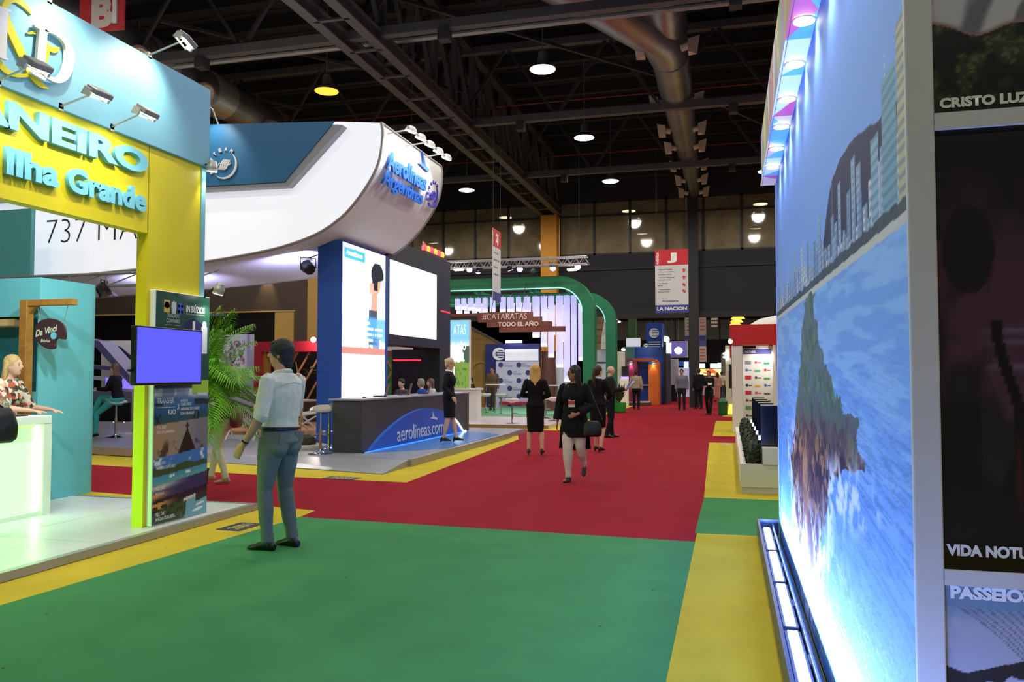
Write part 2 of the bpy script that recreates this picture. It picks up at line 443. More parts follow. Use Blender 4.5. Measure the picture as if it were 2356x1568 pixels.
def nozzle_mesh():
    mb = MB(); mb.tube([(0, 0, 0), (.22, 0, .06)], [.1, .1], 10)
    for p in ([(.2, -.17, -.16), (.2, .17, -.16), (.2, .17, .2), (.2, -.17, .2)],):
        c = V((.3, 0, .06)); q = [V(a) for a in p]
        tip = [V((.52, 0, .34)), V((.44, .0, -.2))]
        mb.add([q[0], q[1], q[2], q[3], tip[0], tip[1]], [(0, 3, 2, 1), (3, 4, 2), (0, 1, 5), (0, 5, 4, 3), (1, 2, 4, 5)])
    me = mb.mesh('nozzle'); me.materials.append(m_nozzle); return me
nzm = nozzle_mesh()
for y in (20.4, 24.5, 27.4, 29.6, 32.3, 34.8, 37.2):
    r = .3 if y > 34 else (.38 if y > 29 else .45)
    for s in (1, -1):
        o = share('nozzle', nzm, D1, (s * r * .8, y - 21.6, -.28 - r * .2), 0 if s > 0 else math.pi)
        o.scale = (.9, .9, .9)
D2 = duct_run('b', -15.2, 10.1, [(4, 9.5, .62), (9.5, 14, .62), (14, 19.5, .6), (19.5, 26, .56)], 'big grey ventilation duct with round nozzles behind the teal fascia')
for (px, py) in ((312, 104), (455, 190), (621, 276)):
    p = G(px, py, 10.0); Y = p.y
    mo('round_nozzle', MB().lathe([(.30, 0), (.30, .3), (.24, .36), (.17, .3), (.15, .1)], 18, (-15.2 + .45, Y, 9.75), (.85, -.35, -.4)), m_nozzle, D2, 40)
    mo('silver_patch', MB().tube([(-15.2, Y + .8, 10.1), (-15.2, Y + 1.7, 10.1)], .635, 20), M('bright duct band', (190, 190, 190), .3, metal=.7), D2, 40)
mo('corrugated_riser', MB().tube([(-15.2, 11.5, 10.6), (-15.9, 11.5, 11.5), (-15.6, 11.5, 12.5)], .45, 16), m_duct, D2, 40)

# ---- high-bay lamps on their grid
m_hb = M('lamp housing', (120, 120, 118), .5, metal=.4)
m_lens_w = M('lamp lens', (255, 250, 225), .4, em=(255, 250, 225), es=22)
m_lens_o = M('sodium lamp lens', (255, 190, 90), .4, em=(255, 150, 45), es=2.6)
def highbay():
    t = thing('high_bay_lamp', '', 'lamp')
    mo('housing', MB().lathe([(.06, .5), (.12, .46), (.14, .22), (.29, .05), (.36, 0), (.34, .0), (.2, .1)], 24), m_hb, t, 40)
    mo('lens', MB().lathe([(.335, -.015), (.335, .005)], 24), m_lens_w, t, 40)
    mo('stem', MB().tube([(0, 0, .45), (0, 0, 2.83)], .02, 6), m_hb, t)
    light('high_bay_light', 'SPOT', (0, 0, -.06), HIGHBAY_W, (255, 250, 240), to=(0, 0, -9), angle=172, blend=.4, size=.3, parent=t)
    return t
hb0 = highbay(); first = True
names = {(-4.75, 20.9): 'nearest over the red aisle', (-4.75, 27.4): 'second over the red aisle', (-4.75, 33.9): 'third over the red aisle',
         (-11.2, 33.9): 'beside the girder near the far wall', (-11.2, 20.9): 'glowing orange above the white canopy', (-4.75, 40.4): 'just behind the windows',
         (-4.75, 46.9): 'deeper behind the windows', (1.6, 40.4): 'behind the windows on the right', (1.6, 46.9): 'deeper behind the right windows',
         (-11.2, 40.4): 'behind the left windows', (-11.2, 46.9): 'orange behind the left windows'}
for ix, X in enumerate((-17.7, -11.2, -4.75, 1.6, 8.1)):
    for iy in range(-1, 9):
        Y = round(1.4 + 6.5 * iy, 1)
        o = hb0 if first else dup(hb0)
        first = False
        z = 9.75
        o.location = (X, Y, z)
        sod = (X, Y) in ((-11.2, 20.9), (-11.2, 46.9))
        nm = names.get((X, Y))
        o['label'] = ('white high-bay roof lamp, ' + nm) if nm and not sod else (('high-bay roof lamp ' + nm) if nm else 'high-bay roof lamp in row %s from the left, place %s from the front' % (('one', 'two', 'three', 'four', 'five')[ix], ('one', 'two', 'three', 'four', 'five', 'six', 'seven', 'eight', 'nine', 'ten')[iy + 1]))
        o['group'] = 'high-bay lamps under the roof'
        if sod:
            for ch in o.children:
                if ch.name.startswith('lens'):
                    ch.data = ch.data.copy(); ch.data.materials[0] = m_lens_o
        for ch in o.children:
            if ch.type == 'LIGHT':
                ch.data = ch.data.copy(); ch.data.energy = HIGHBAY_W * (.8 if sod else (.85 if Y < 12 else (1.35 if Y < 39 else 1.25)))
                if sod: ch.data.color = rgb(255, 190, 110)[:3]

# ---- far partition wall with its windows and columns
m_wall = M('dark partition', (30, 30, 36), .85, noise=.1, nscale=.5)
m_wall2 = M('dark partition band', (34, 33, 38), .8)
m_mull = M('window frame', (30, 30, 32), .6)
m_pane = Mglass('dusty pane', film=.6, gloss=.10)
YW = 38.5
wb = mo('wall_back', MB().box(-45, 25, YW, YW + .25, 4.2, 7.3), m_wall, kind='structure', label='dark partition wall above the far passage')
mo('band', MB().box(-45, 25, YW - .06, YW, 6.55, 6.62), m_wall2, wb); mo('band', MB().box(-45, 25, YW - .12, YW, 4.2, 4.45), m_wall2, wb)
mo('upper_wall', MB().box(-45, 25, YW, YW + .25, 9.95, ZD), m_wall2, wb)
mo('panel_seam', MB().box(-45, 25, YW - .03, YW, 11.0, 11.06), m_steel_d, wb)
xs = [-8.36 + .45 + 1.72 * k for k in range(0, 8)] ; xl = [-8.36 - .45 - 1.72 * k for k in range(0, 8)][::-1]
wn = 0
for arr in (xl, xs):
    for a, b in zip(arr[:-1], arr[1:]):
        wn += 1
        wt = thing('window_%d' % wn, 'tall dusty hall window, bay %d of the far wall' % wn, None, (a, YW, 7.3), kind='structure')
        mo('frame', MB().box(a, a + .06, YW, YW + .12, 7.3, 9.95).box(b - .06, b, YW, YW + .12, 7.3, 9.95).box(a, b, YW, YW + .12, 7.3, 7.38).box(a, b, YW, YW + .12, 9.85, 9.95).box(a, b, YW - .02, YW + .1, 9.18, 9.26), m_mull, wt)
        mo('pane', MB().box(a + .06, b - .06, YW + .05, YW + .06, 7.38, 9.18), m_pane, wt)
        mo('pane', MB().box(a + .06, b - .06, YW + .05, YW + .06, 9.26, 9.85), m_pane, wt)
mo('wall_left', MB().box(-45.2, -45, -8, 90, -.2, 12.8), m_wall, kind='structure', label='far left wall of the hall')
mo('wall_right', MB().box(25, 25.2, -8, 90, -.2, 12.8), m_wall, kind='structure', label='right wall of the hall')
mo('wall_far', MB().box(-45, 25, 90, 90.2, -.2, 12.8), m_wall, kind='structure', label='end wall of the second hall')
mo('wall_front', MB().box(-45, 25, -8.2, -8, -.2, 12.8), m_wall, kind='structure', label='wall behind the camera')
m_orange = M('ochre column paint', (206, 138, 28), .55, noise=.08)
mo('hall_column', MB().box(-8.76, -7.96, YW - .5, YW + .3, 0, 9.3), m_orange, label='ochre square column under the girder end', cat='column', bevel=.02)
m_dk = M('dark column paint', (26, 26, 30), .6)
mo('hall_column', MB().box(-1.74, -1.28, YW - .3, YW + .1, 0, 10), m_dk, label='slim dark steel column standing at the aisle end', cat='column')
# ================================================================ PEOPLE
def remesh(mb, name, vox, smooth=3, wrinkle=0.0, wscale=14.0):
    """Grow one continuous skin over overlapping volumes."""
    me = mb.mesh(name); o = bpy.data.objects.new(name, me); bench.collection.objects.link(o)
    r = o.modifiers.new('r', 'REMESH'); r.mode = 'VOXEL'; r.voxel_size = vox; r.adaptivity = 0; r.use_smooth_shade = True
    if smooth:
        s = o.modifiers.new('s', 'SMOOTH'); s.factor = .5; s.iterations = smooth
    dg = bench.view_layers[0].depsgraph; dg.update()
    out = bpy.data.meshes.new_from_object(o.evaluated_get(dg)); out.name = name
    bpy.data.objects.remove(o); bpy.data.meshes.remove(me)
    if wrinkle:
        n = len(out.vertices); a = np.empty(n * 3); out.vertices.foreach_get('co', a); a = a.reshape(-1, 3)
        nn = np.empty(n * 3); out.vertex_normals.foreach_get('vector', nn); nn = nn.reshape(-1, 3)
        w = fbm(a[:, 0] * wscale + a[:, 1] * wscale * .8, a[:, 2] * wscale * .9 + a[:, 1] * 5, 3, 3) - .45
        w2 = np.sin(a[:, 2] * 46 + 6 * fbm(a[:, 0] * 7, a[:, 1] * 7 + a[:, 2] * 4, 9, 2) * 3) * .4
        a += nn * ((w * 1.6 + w2 * .5) * wrinkle)[:, None]
        out.vertices.foreach_set('co', a.ravel()); out.update()
    out.shade_smooth()
    return out

SK = {'light': (226, 178, 152), 'tan': (198, 142, 112), 'brown': (168, 112, 84)}
def skin(k): return M('skin ' + k, SK[k], .55, noise=.06, nscale=30, spec=.35)
def cloth(name, c, rough=.85, **k): return M('cloth ' + name, c, rough, noise=k.pop('noise', .08), nscale=k.pop('nscale', 20), bump=.15, bscale=300, spec=.2, **k)

def hand(mb, wrist, d, n, curl=.35, size=1.0, side=1):
    """Palm, four fingers and a thumb; d points to the fingertips, n is the palm normal, side +1 puts the thumb at n x d."""
    d = V(d).normalized(); n = V(n); n = (n - d * n.dot(d)).normalized(); s = n.cross(d) * side
    w = V(wrist); z = size
    mb.loft([(w + d * (t * z), s * (a * z), n * (b * z)) for t, a, b in ((-.02, .024, .02), (.02, .028, .018), (.05, .037, .017), (.085, .04, .015), (.1, .036, .012))], 12)
    for i, (o, L) in enumerate(((-.03, .062), (-.011, .075), (.009, .082), (.029, .074))):
        p = w + d * (.09 * z) + s * (o * z); pts = [p - d * .02 * z]; dd = d.copy(); k = curl * (1.15 - .12 * i)
        seg = L * z / 3
        for j in range(3):
            pts.append(pts[-1] + dd * (seg + (.02 * z if j == 0 else 0)))
            dd = (dd * math.cos(k) + n * math.sin(k)).normalized()
            nn = (n * math.cos(k) - d * math.sin(k))
        mb.tube(pts, [.0095 * z, .0092 * z, .0085 * z, .007 * z], 8)
    p = w + d * (.03 * z) + s * (.026 * z)
    t1 = (d * .75 + s * .55 + n * .35).normalized(); t2 = (d * .95 + s * .1 + n * (.3 + curl * .5)).normalized()
    mb.tube([p - t1 * .01, p + t1 * (.045 * z), p + t1 * (.045 * z) + t2 * (.034 * z)], [.014 * z, .011 * z, .0085 * z], 8)

def person(name, label, loc, rz, H=1.72, pose=None, skin_k='tan', hair='short', hair_c=(30, 22, 18), top=None, bottom=None, shoes=(20, 20, 22), female=False, head=(0, 0), vox=.011, curl=.35, extra=None, fat=1.0, group=None, heels=False, hv=1.0):
    """A figure that looks along its own +Y. pose holds joint positions in metres for a height of 1.75."""
    s = H / 1.75
    J = dict(pel=(0, 0, .95), chest=(0, .0, 1.30), neck=(0, -.005, 1.50), head=(0, .02, 1.635),
             hipL=(-.092, 0, .92), kneeL=(-.1, .02, .50), ankL=(-.1, -.01, .09), hipR=(.092, 0, .92), kneeR=(.1, .02, .50), ankR=(.1, -.01, .09),
             shL=(-.178, -.01, 1.43), elL=(-.23, -.03, 1.14), wrL=(-.235, .05, .90), shR=(.178, -.01, 1.43), elR=(.23, -.03, 1.14), wrR=(.235, .05, .90),
             toeL=(-.03, 1, 0), toeR=(.03, 1, 0), hnL=(1, 0, 0), hnR=(-1, 0, 0), hdL=None, hdR=None)
    if female:
        J.update(shL=(-.158, -.01, 1.42), shR=(.158, -.01, 1.42), elL=(-.205, -.03, 1.15), elR=(.205, -.03, 1.15), wrL=(-.215, .05, .92), wrR=(.215, .05, .92))
    if pose: J.update(pose)
    for k in list(J):
        if J[k] is None: continue
        J[k] = V(J[k]) * (s if k[:2] not in ('to', 'hn', 'hd') else 1)
    t = thing(name, label, 'person', loc, rz, group)
    f = fat
    up = (J['neck'] - J['pel'])
    fwd = V((0, 1, 0)); up_n = up.normalized(); rt = fwd.cross(up_n) * 1.0
    rt = V((1, 0, 0)) if rt.length < .1 else rt.normalized(); fw = up_n.cross(rt).normalized()
    sh_ax = (J['shR'] - J['shL']).normalized(); sh_fw = up_n.cross(sh_ax).normalized()
    L = up.length
    def torso_rings(prof, grow=0.0):
        out = []
        for k, rx, ry, oy in prof:
            q = max(0, min(1, k)); c = J['pel'] + up * k
            if 0 < k < 1:
                bend = J['chest'] - (J['pel'] + up * .636); c = c + bend * math.sin(math.pi * k) * .9
            ax = rt.lerp(sh_ax, q).normalized(); ay = fw.lerp(sh_fw, q).normalized()
            out.append((c + ay * (oy * s), ax * ((rx * s * f + grow)), ay * ((ry * s * f + grow))))
        return out
    if female: prof = [(-.17, .10, .085, 0), (-.08, .168, .115, -.012), (.05, .165, .112, -.012), (.22, .132, .095, -.004), (.38, .128, .092, 0), (.56, .15, .118, .016), (.70, .152, .112, .014), (.84, .148, .088, .0), (.93, .10, .066, -.004), (1.0, .055, .054, 0)]
    else: prof = [(-.17, .10, .085, 0), (-.08, .163, .115, -.008), (.05, .158, .108, -.004), (.22, .148, .105, 0), (.38, .152, .108, 0), (.56, .168, .118, .006), (.70, .172, .118, .004), (.84, .168, .095, -.004), (.93, .115, .07, -.006), (1.0, .06, .058, 0)]
    # ---- body
    b = MB(); b.loft(torso_rings(prof, -.012 * s), 20)
    b.tube([J['neck'] - up_n * .05 * s, J['neck'], J['head'] - V((0, .015, .03)) * s], [.062 * s, .054 * s, .052 * s] if not female else [.055 * s, .046 * s, .045 * s], 14)
    Rh = Matrix.Rotation(head[0], 3, 'Z') @ Matrix.Rotation(head[1], 3, 'X')
    hc = J['head']; hq = lambda x, y, z: hc + Rh @ (V((x, y, z)) * s)
    b.ell(hc, .073 * s, .092 * s, .108 * s, 18, 12, Rh)
    b.ell(hq(0, .022, -.05), .055 * s, .062 * s, .068 * s, 14, 9, Rh)
    b.ell(hq(0, .052, -.092), .026 * s, .026 * s, .02 * s, 10, 7, Rh)
    b.tube([hq(0, .086, .018), hq(0, .104, -.018), hq(0, .094, -.03)], [.008 * s, .0125 * s, .009 * s], 8)
    b.ell(hq(0, .078, -.055), .022 * s, .012 * s, .009 * s, 8, 6, Rh)
    for sx in (-1, 1): b.ell(hq(sx * .075, -.005, -.01), .009 * s, .02 * s, .032 * s, 10, 7, Rh)
    ra = (.047, .038, .026) if not female else (.041, .033, .022)
    hs = .95 * s * (1 if not female else .9)
    for sd, sg in (('L', -1), ('R', 1)):
        S, E, W = J['sh' + sd], J['el' + sd], J['wr' + sd]
        b.tube([S, S.lerp(E, .35), E, E.lerp(W, .3), W], [ra[0] * s * 1.05, ra[0] * s, ra[1] * s, ra[1] * s * 1.03, ra[2] * s], 12)
        b.ell(S, ra[0] * s * 1.15, ra[0] * s * 1.1, ra[0] * s * 1.1, 10, 7)
        hd = J['hd' + sd] or (W - E)
        hand(b, W, hd, J['hn' + sd], curl, hs, sg if J['hn' + sd].cross(hd).dot(V((0, 1, 0))) * sg > 0 else (-sg if abs(J['hn' + sd].cross(hd).dot(V((0, 1, 0)))) > .05 else sg))
        Hh, K, A = J['hip' + sd], J['knee' + sd], J['ank' + sd]
        b.tube([Hh, Hh.lerp(K, .35), K, K.lerp(A, .3), K.lerp(A, .75), A, A - V((0, 0, .05 * s))], [.082 * s * f, .076 * s * f, .052 * s, .056 * s, .038 * s, .034 * s, .034 * s], 14)
    body = ob('body', remesh(b, 'body', vox, 2), skin(skin_k), t, local=True)
    # ---- face
    fm = M('eye dark', (30, 22, 20), .3)
    for sx in (-1, 1):
        mo('eye', MB().ell(hq(sx * .03, .082, .008), .011 * s, .006 * s, .006 * s, 8, 6, Rh), fm, body, 60, local=True)
    for sx in (-1, 1):
        mo('eyebrow', MB().tube([hq(sx * .016, .087, .026), hq(sx * .032, .085, .031), hq(sx * .046, .076, .027)], .003 * s, 6), M('hair %d %d %d' % hair_c, hair_c, .6, noise=.25, nscale=60), body, local=True)
    mo('lips', MB().ell(hq(0, .0835, -.055), .02 * s, .007 * s, .006 * s, 8, 6, Rh), M('lips', (170, 84, 80), .5), body, 60, local=True)
    # ---- hair
    hm = M('hair %d %d %d' % hair_c, hair_c, .5, noise=.3, nscale=70, bump=.4, bscale=160, spec=.4)
    h = MB()
    if hair != 'bald':
        h.ell(hq(0, -.016 - .02 * (hv - 1), .026), .083 * s * hv, .096 * s * hv, .102 * s * hv, 18, 12, Rh)
        h.ell(hq(0, -.04, -.02), .078 * s * hv, .07 * s * hv, .085 * s * hv, 16, 10, Rh)
        for sx in (-1, 1): h.ell(hq(sx * .068, .005, .03), .017 * s, .04 * s, .05 * s, 10, 7, Rh)
    else:
        h.ell(hq(0, -.03, -.015), .079 * s, .072 * s, .07 * s, 16, 10, Rh)
    if hair == 'short':
        h.ell(hq(0, -.055, -.065), .058 * s * hv, .042 * s * hv, .05 * s * hv, 14, 8, Rh)
        h.ell(hq(0, .03, .088), .06 * s, .06 * s, .028 * s, 14, 8, Rh)
        if hv > 1: h.ell(hq(0, -.058, -.088), .064 * s, .046 * s, .05 * s, 14, 8, Rh)
    if hair in ('long', 'verylong'):
        LL = .30 if hair == 'long' else .38
        h.loft([(hq(0, -.045, .02), Rh @ V((.085 * s, 0, 0)), Rh @ V((0, .05 * s, 0))), (hq(0, -.062, -.1), Rh @ V((.09 * s, 0, 0)), Rh @ V((0, .046 * s, 0))),
                (hq(0, -.085, -.2), Rh @ V((.086 * s, 0, 0)), Rh @ V((0, .04 * s, 0))), (hq(.01, -.1, -LL), Rh @ V((.062 * s, 0, 0)), Rh @ V((0, .03 * s, 0))), (hq(.0, -.1, -LL - .06), Rh @ V((.035 * s, 0, 0)), Rh @ V((0, .015 * s, 0)))], 14)
        for sx in (-1, 1):
            h.tube([hq(sx * .07, -.03, .05), hq(sx * .084, -.04, -.05), hq(sx * .082, -.045, -.15), hq(sx * .07, -.06, -.25)], [.03 * s, .028 * s, .026 * s, .012 * s], 8)
    if hair == 'pony':
        h.tube([hq(0, -.09, .05), hq(0, -.125, .04), hq(.015, -.15, -.06), hq(.025, -.145, -.2), hq(.03, -.12, -.34)], [.024 * s, .03 * s, .036 * s, .03 * s, .01 * s], 10)
    if hair == 'bun':
        h.ell(hq(0, -.1, .045), .042 * s, .036 * s, .042 * s, 12, 8, Rh)
    ob('hair', remesh(h, 'hair', vox * .9, 2, .004, 60), hm, t, local=True)
    # ---- garments
    def sleeve(g, sd, lo, grow, cuff=1.0):
        S, E, W = J['sh' + sd], J['el' + sd], J['wr' + sd]
        pts = [S + (J['neck'] - S) * .18, S, S.lerp(E, .4)]; rs = [(.042 + grow) * s, (.05 + grow) * s, (.05 + grow) * s]
        if lo >= .5: pts.append(E); rs.append((.047 + grow) * s)
        if lo > .5: pts.append(E.lerp(W, (lo - .5) * 2)); rs.append((.036 + grow) * s * cuff)
        elif lo < .5: pts.append(S.lerp(E, max(.45, lo * 2))); rs.append((.053 + grow) * s * cuff)
        g.tube(pts, rs, 14)
    if top:
        g = MB(); gw = top.get('grow', .008)
        lo = top.get('hem', 0.02)
        pr = [p for p in prof if p[0] > lo + .03 and p[0] < .97]
        def at(k):
            for a_, b_ in zip(prof[:-1], prof[1:]):
                if a_[0] <= k <= b_[0]:
                    q = (k - a_[0]) / (b_[0] - a_[0]); return tuple(a_[i] + (b_[i] - a_[i]) * q for i in range(4))
            return prof[0]
        hemr = at(max(lo, -.1)); hemr = (lo, hemr[1] * top.get('flare', 1.02), hemr[2] * top.get('flare', 1.02), hemr[3])
        g.loft(torso_rings([hemr] + pr + [(.965, .075, .062, -.002)], gw * s), 20)
        for sd in 'LR':
            if top.get('sleeve', 1.0): sleeve(g, sd, top.get('sleeve', 1.0), gw, top.get('cuff', 1.05))
        tm = top['mat'] if 'mat' in top else cloth(top['n'], top['c'])
        shirt = ob(top.get('name', 'shirt'), remesh(g, 'shirt', vox, 3, top.get('wrinkle', .005)), tm, t, local=True)
        if top.get('collar'):
            cm = top.get('collar_mat', tm)
            mo('collar', MB().tube([J['neck'] + up_n * (-.02 * s) + rt * (math.cos(a) * .068 * s) + fw * (math.sin(a) * .066 * s + .004 * s) + up_n * (-.02 * s * math.sin(a)) for a in [math.pi * 2 * k / 20 + math.pi / 2 for k in range(21)]], .019 * s, 8), cm, shirt, 50, local=True)
        if top.get('rolled'):
            for sd in 'LR':
                E, W = J['el' + sd], J['wr' + sd]; p = E.lerp(W, (top['sleeve'] - .5) * 2)
                S = J['sh' + sd]
                if top['sleeve'] <= .5: p = E; W2 = E + (E - S)
                else: W2 = W
                d = (W2 - p).normalized()
                mo('rolled_cuff', MB().tube([p - d * .05 * s, p - d * .03 * s, p + d * .012 * s, p + d * .014 * s], [.05 * s, .056 * s, .055 * s, .046 * s], 14), tm, shirt, 50, local=True)
    if bottom:
        k = bottom.get('kind', 'pants'); bm_ = bottom['mat'] if 'mat' in bottom else cloth(bottom['n'], bottom['c'])
        g = MB()
        if k in ('pants', 'shorts'):
            g.loft(torso_rings([(-.2, .1, .08, -.01)] + [(p[0], p[1], p[2] * 1.02, p[3] - (.01 if p[0] < 0 else 0)) for p in prof[1:3]] + [(.12, .156 if not female else .15, .107, 0)], .007 * s), 20)
            slim = bottom.get('slim', 1.0)
            for sd in 'LR':
                Hh, K, A = J['hip' + sd], J['knee' + sd], J['ank' + sd]
                bt = J['pel'] + V((0, -.05 * s, -.06 * s)) + (Hh - J['pel']) * .9
                g.ell(bt, .088 * s * f, .085 * s, .1 * s, 12, 8)
                g.tube([Hh + V((0, 0, .02 * s)), Hh.lerp(K, .3), Hh.lerp(K, .7), K, K.lerp(A, .35), K.lerp(A, .8), A + (A - K) * bottom.get('len', .06)],
                       [.098 * s * f, .093 * s * f, .077 * s * slim * f, .068 * s * slim, .068 * s * slim, .056 * s * slim * bottom.get('taper', 1), .056 * s * slim * bottom.get('taper', 1)], 14)
            low = ob('trousers', remesh(g, 'trousers', vox, 3, bottom.get('wrinkle', .006), 10), bm_, t, local=True)
        else:
            hz = bottom.get('hem', .5) * s; w0 = bottom.get('w', .17) * s
            c0 = J['pel']
            g.loft([(c0 + up_n * (.12 * L), rt * (.135 * s), fw * (.1 * s)), (c0 + up_n * (-.02 * L), rt * (.172 * s), fw * (.125 * s)), (c0 + up_n * (-.1 * L), rt * (.178 * s), fw * (.13 * s)),
                    (V((c0.x, c0.y + .005, (c0.z + hz) * .5)), rt * w0, fw * (.12 * s)), (V((c0.x, c0.y + .01, hz)), rt * (w0 * .94), fw * (.115 * s))], 22)
            low = ob('skirt', remesh(g, 'skirt', vox, 3, .003), bm_, t, local=True)
        if bottom.get('belt'):
            mo('belt', MB().tube([J['pel'] + up_n * (.118 * L) + rt * (math.cos(a) * (.166 if not female else .15) * s * f) + fw * (math.sin(a) * .118 * s * f) for a in [2 * math.pi * q / 28 for q in range(28)]], .016 * s, 6, closed=True), M('black leather', (18, 17, 18), .45), low, 40, local=True)
    # ---- shoes
    sm_ = M('shoe %d %d %d' % shoes, shoes, .4)
    for sd in 'LR':
        A = J['ank' + sd]; d = J['toe' + sd]; d = V(d).normalized()
        side = d.cross(V((0, 0, 1))).normalized(); upv = side.cross(d).normalized()
        g = MB(); k = .9 if female else 1.0
        A0 = A - upv * (.09 * s if not heels else .075 * s)
        rr = [(-.075, .028, .030, .034), (-.04, .036, .052, .05), (.0, .037, .055, .056), (.05, .04, .042, .044), (.1, .046, .030, .033), (.15, .042, .022, .025), (.185, .02, .014, .018)]
        g.loft([(A0 + d * (a * s * k) + upv * ((h_ * .9) * s), side * (w_ * s * k), upv * (h_ * s * .92)) for a, w_, h_, _ in rr], 12)
        if heels:
            g.tube([A0 + d * (-.055 * s) + upv * .01 * s, A0 + d * (-.058 * s) - upv * (.03 * s)], [.02 * s, .012 * s], 8)
        ob('shoe', remesh(g, 'shoe', max(vox * .8, .006), 2), sm_, t, local=True)
    if extra: extra(t, J, s, hq, Rh, dict(rt=rt, fw=fw, up=up_n))
    return t
# ================================================================ LEFT STAND (teal and yellow portal)
def crom(pts, n=6):
    """Smooth curve through points."""
    P = [V(p) for p in pts]; P = [P[0] * 2 - P[1]] + P + [P[-1] * 2 - P[-2]]; out = []
    for i in range(1, len(P) - 2):
        a, b, c, d = P[i - 1:i + 3]
        for k in range(n):
            t = k / n
            out.append(.5 * ((2 * b) + (c - a) * t + (2 * a - 5 * b + 4 * c - d) * t * t + (3 * b - a - 3 * c + d) * t ** 3))
    out.append(P[-2]); return out
def ribbon(mb, fr, pts, ws, c0, c1, n=6):
    """Flat band of changing width along a 2-D curve, extruded."""
    C2 = crom([(p[0], p[1], w) for p, w in zip(pts, ws)], n)
    Lf, Rt = [], []
    for i, p in enumerate(C2):
        a = C2[max(0, i - 1)]; b = C2[min(len(C2) - 1, i + 1)]
        t = V((b.x - a.x, b.y - a.y)); t = t.normalized() if t.length else V((1, 0)); nn = V((-t.y, t.x))
        Lf.append((p.x + nn.x * p.z / 2, p.y + nn.y * p.z / 2)); Rt.append((p.x - nn.x * p.z / 2, p.y - nn.y * p.z / 2))
    for i in range(len(C2) - 1):
        mb.prism(fr, [Rt[i], Rt[i + 1], Lf[i + 1], Lf[i]], c0, c1)
    return mb
def px_on_X(X): return lambda x, y: (lambda p: (p.y, p.z))(atX(x, y, X))
def px_on_Y(Y): return lambda x, y: (lambda p: (p.x, p.z))(atY(x, y, Y))

m_teal = M('teal paint', (122, 182, 198), .55, noise=.03, nscale=3)
m_teal_d = M('dark teal paint and shade', (30, 110, 118), .6)
m_yel = M('yellow board paint', (214, 198, 10), .5, noise=.04, nscale=2)
m_wht = M('white lacquer', (228, 228, 226), .4)
m_plat = M('white stand flooring', (214, 216, 214), .32, noise=.04, nscale=2)
m_alu = M('aluminium trim', (170, 170, 170), .4, metal=.6)
m_blk = M('black plastic', (16, 16, 18), .4)
m_cyl = M('cyan letter paint', (112, 190, 208), .5)

pl = thing('stand_platform', 'low white platform of the teal and yellow stand', 'platform', (-5.1, 5, 0))
mo('base', MB().box(-9.6, -5.1, 1.5, 7.92, .007, .05), M('platform plinth', (60, 60, 62), .7), pl)
k = 0
for i in range(4):
    for j in range(3):
        x0 = -9.6 + i * 1.12; y0 = 1.5 + j * 2.13
        mo('floor_panel', MB().box(x0 + .003, x0 + 1.117, y0 + .003, y0 + 2.127, .05, .075), m_plat, pl)
mo('edge_trim', MB().box(-5.12, -5.05, 1.5, 7.95, .012, .079), m_alu, pl); mo('edge_trim', MB().box(-9.6, -5.12, 7.9, 7.95, .012, .079), m_alu, pl)

po = thing('stand_portal', 'tall teal and yellow portal wall with raised letters', 'portal', (-5.35, 5.2, .075))
mo('teal_board', MB().box(-5.44, -5.27, 2.4, 7.3, 3.68, 4.52), m_teal, po, bevel=.004)
mo('yellow_board', MB().box(-5.42, -5.3, 2.4, 7.2, 2.84, 3.68), m_yel, po)
mo('yellow_panel', MB().box(-5.42, -5.3, 6.42, 7.2, .075, 2.84), m_yel, po)
mo('board_seam', MB().box(-5.3, -5.298, 6.415, 6.425, 2.84, 3.68), M('seam', (150, 135, 10), .7), po)
mo('yellow_post', MB().box(-5.42, -5.3, 2.4, 3.1, .075, 2.84), m_yel, po)
mo('teal_edge', MB().box(-5.42, -5.29, 7.2, 7.27, .075, 3.68), m_teal, po)
FB = FX(-5.3)
letters(FB, 'JANEIRO', 4.28, 3.31, 6.36 - 4.28, .28, .0, m_cyl, po, 'letter', bold=.045, ext=.045)
for (txt, u0, w_) in (('Ilha', 4.83, .50), ('Grande', 5.42, .93)):
    letters(FB, txt, u0, 3.02, w_, .215, 0, m_cyl, po, 'letter', bold=.04, ext=.04)
# monogram: white serif D over a yellow swash
FT = FX(-5.27); q = px_on_X(-5.27); Z = lambda x, y: q(x / 3.137, y / 3.137)
mg = MB(); ribbon(mg, FT, [Z(*p) for p in ((215, 110), (165, 40), (90, 5), (30, 30), (25, 100), (60, 210), (120, 340), (200, 500), (270, 600), (335, 638))], [.005, .05, .03, .045, .06, .075, .08, .08, .06, .01], 0, .02)
mo('monogram_swash', mg, m_yel, po)
mg = MB(); ribbon(mg, FT, [Z(*p) for p in ((-40, 420), (20, 500), (110, 545), (210, 535), (290, 470), (325, 390), (310, 300), (250, 240), (185, 242))], [.05, .05, .03, .03, .035, .05, .06, .03, .01], 0, .018)
mo('monogram_swash', mg, m_yel, po)
mg = MB(); ribbon(mg, FT, [Z(*p) for p in ((310, 310), (350, 352), (390, 362), (420, 345))], [.01, .045, .04, .01], 0, .016)
mo('monogram_swash', mg, m_yel, po)
mg = MB()
mg.prism(FT, [Z(*p) for p in ((215, 182), (250, 180), (320, 235), (305, 250), (285, 560), (300, 575), (285, 585), (195, 535), (195, 520), (225, 515), (250, 215), (215, 195))], .02, .05)
ribbon(mg, FT, [Z(*p) for p in ((290, 222), (360, 240), (430, 290), (470, 370), (468, 460), (440, 540), (390, 580), (330, 570), (270, 535))], [.02, .03, .05, .085, .09, .075, .05, .03, .02], .02, .05)
mo('monogram_letter', mg, m_wht, po)
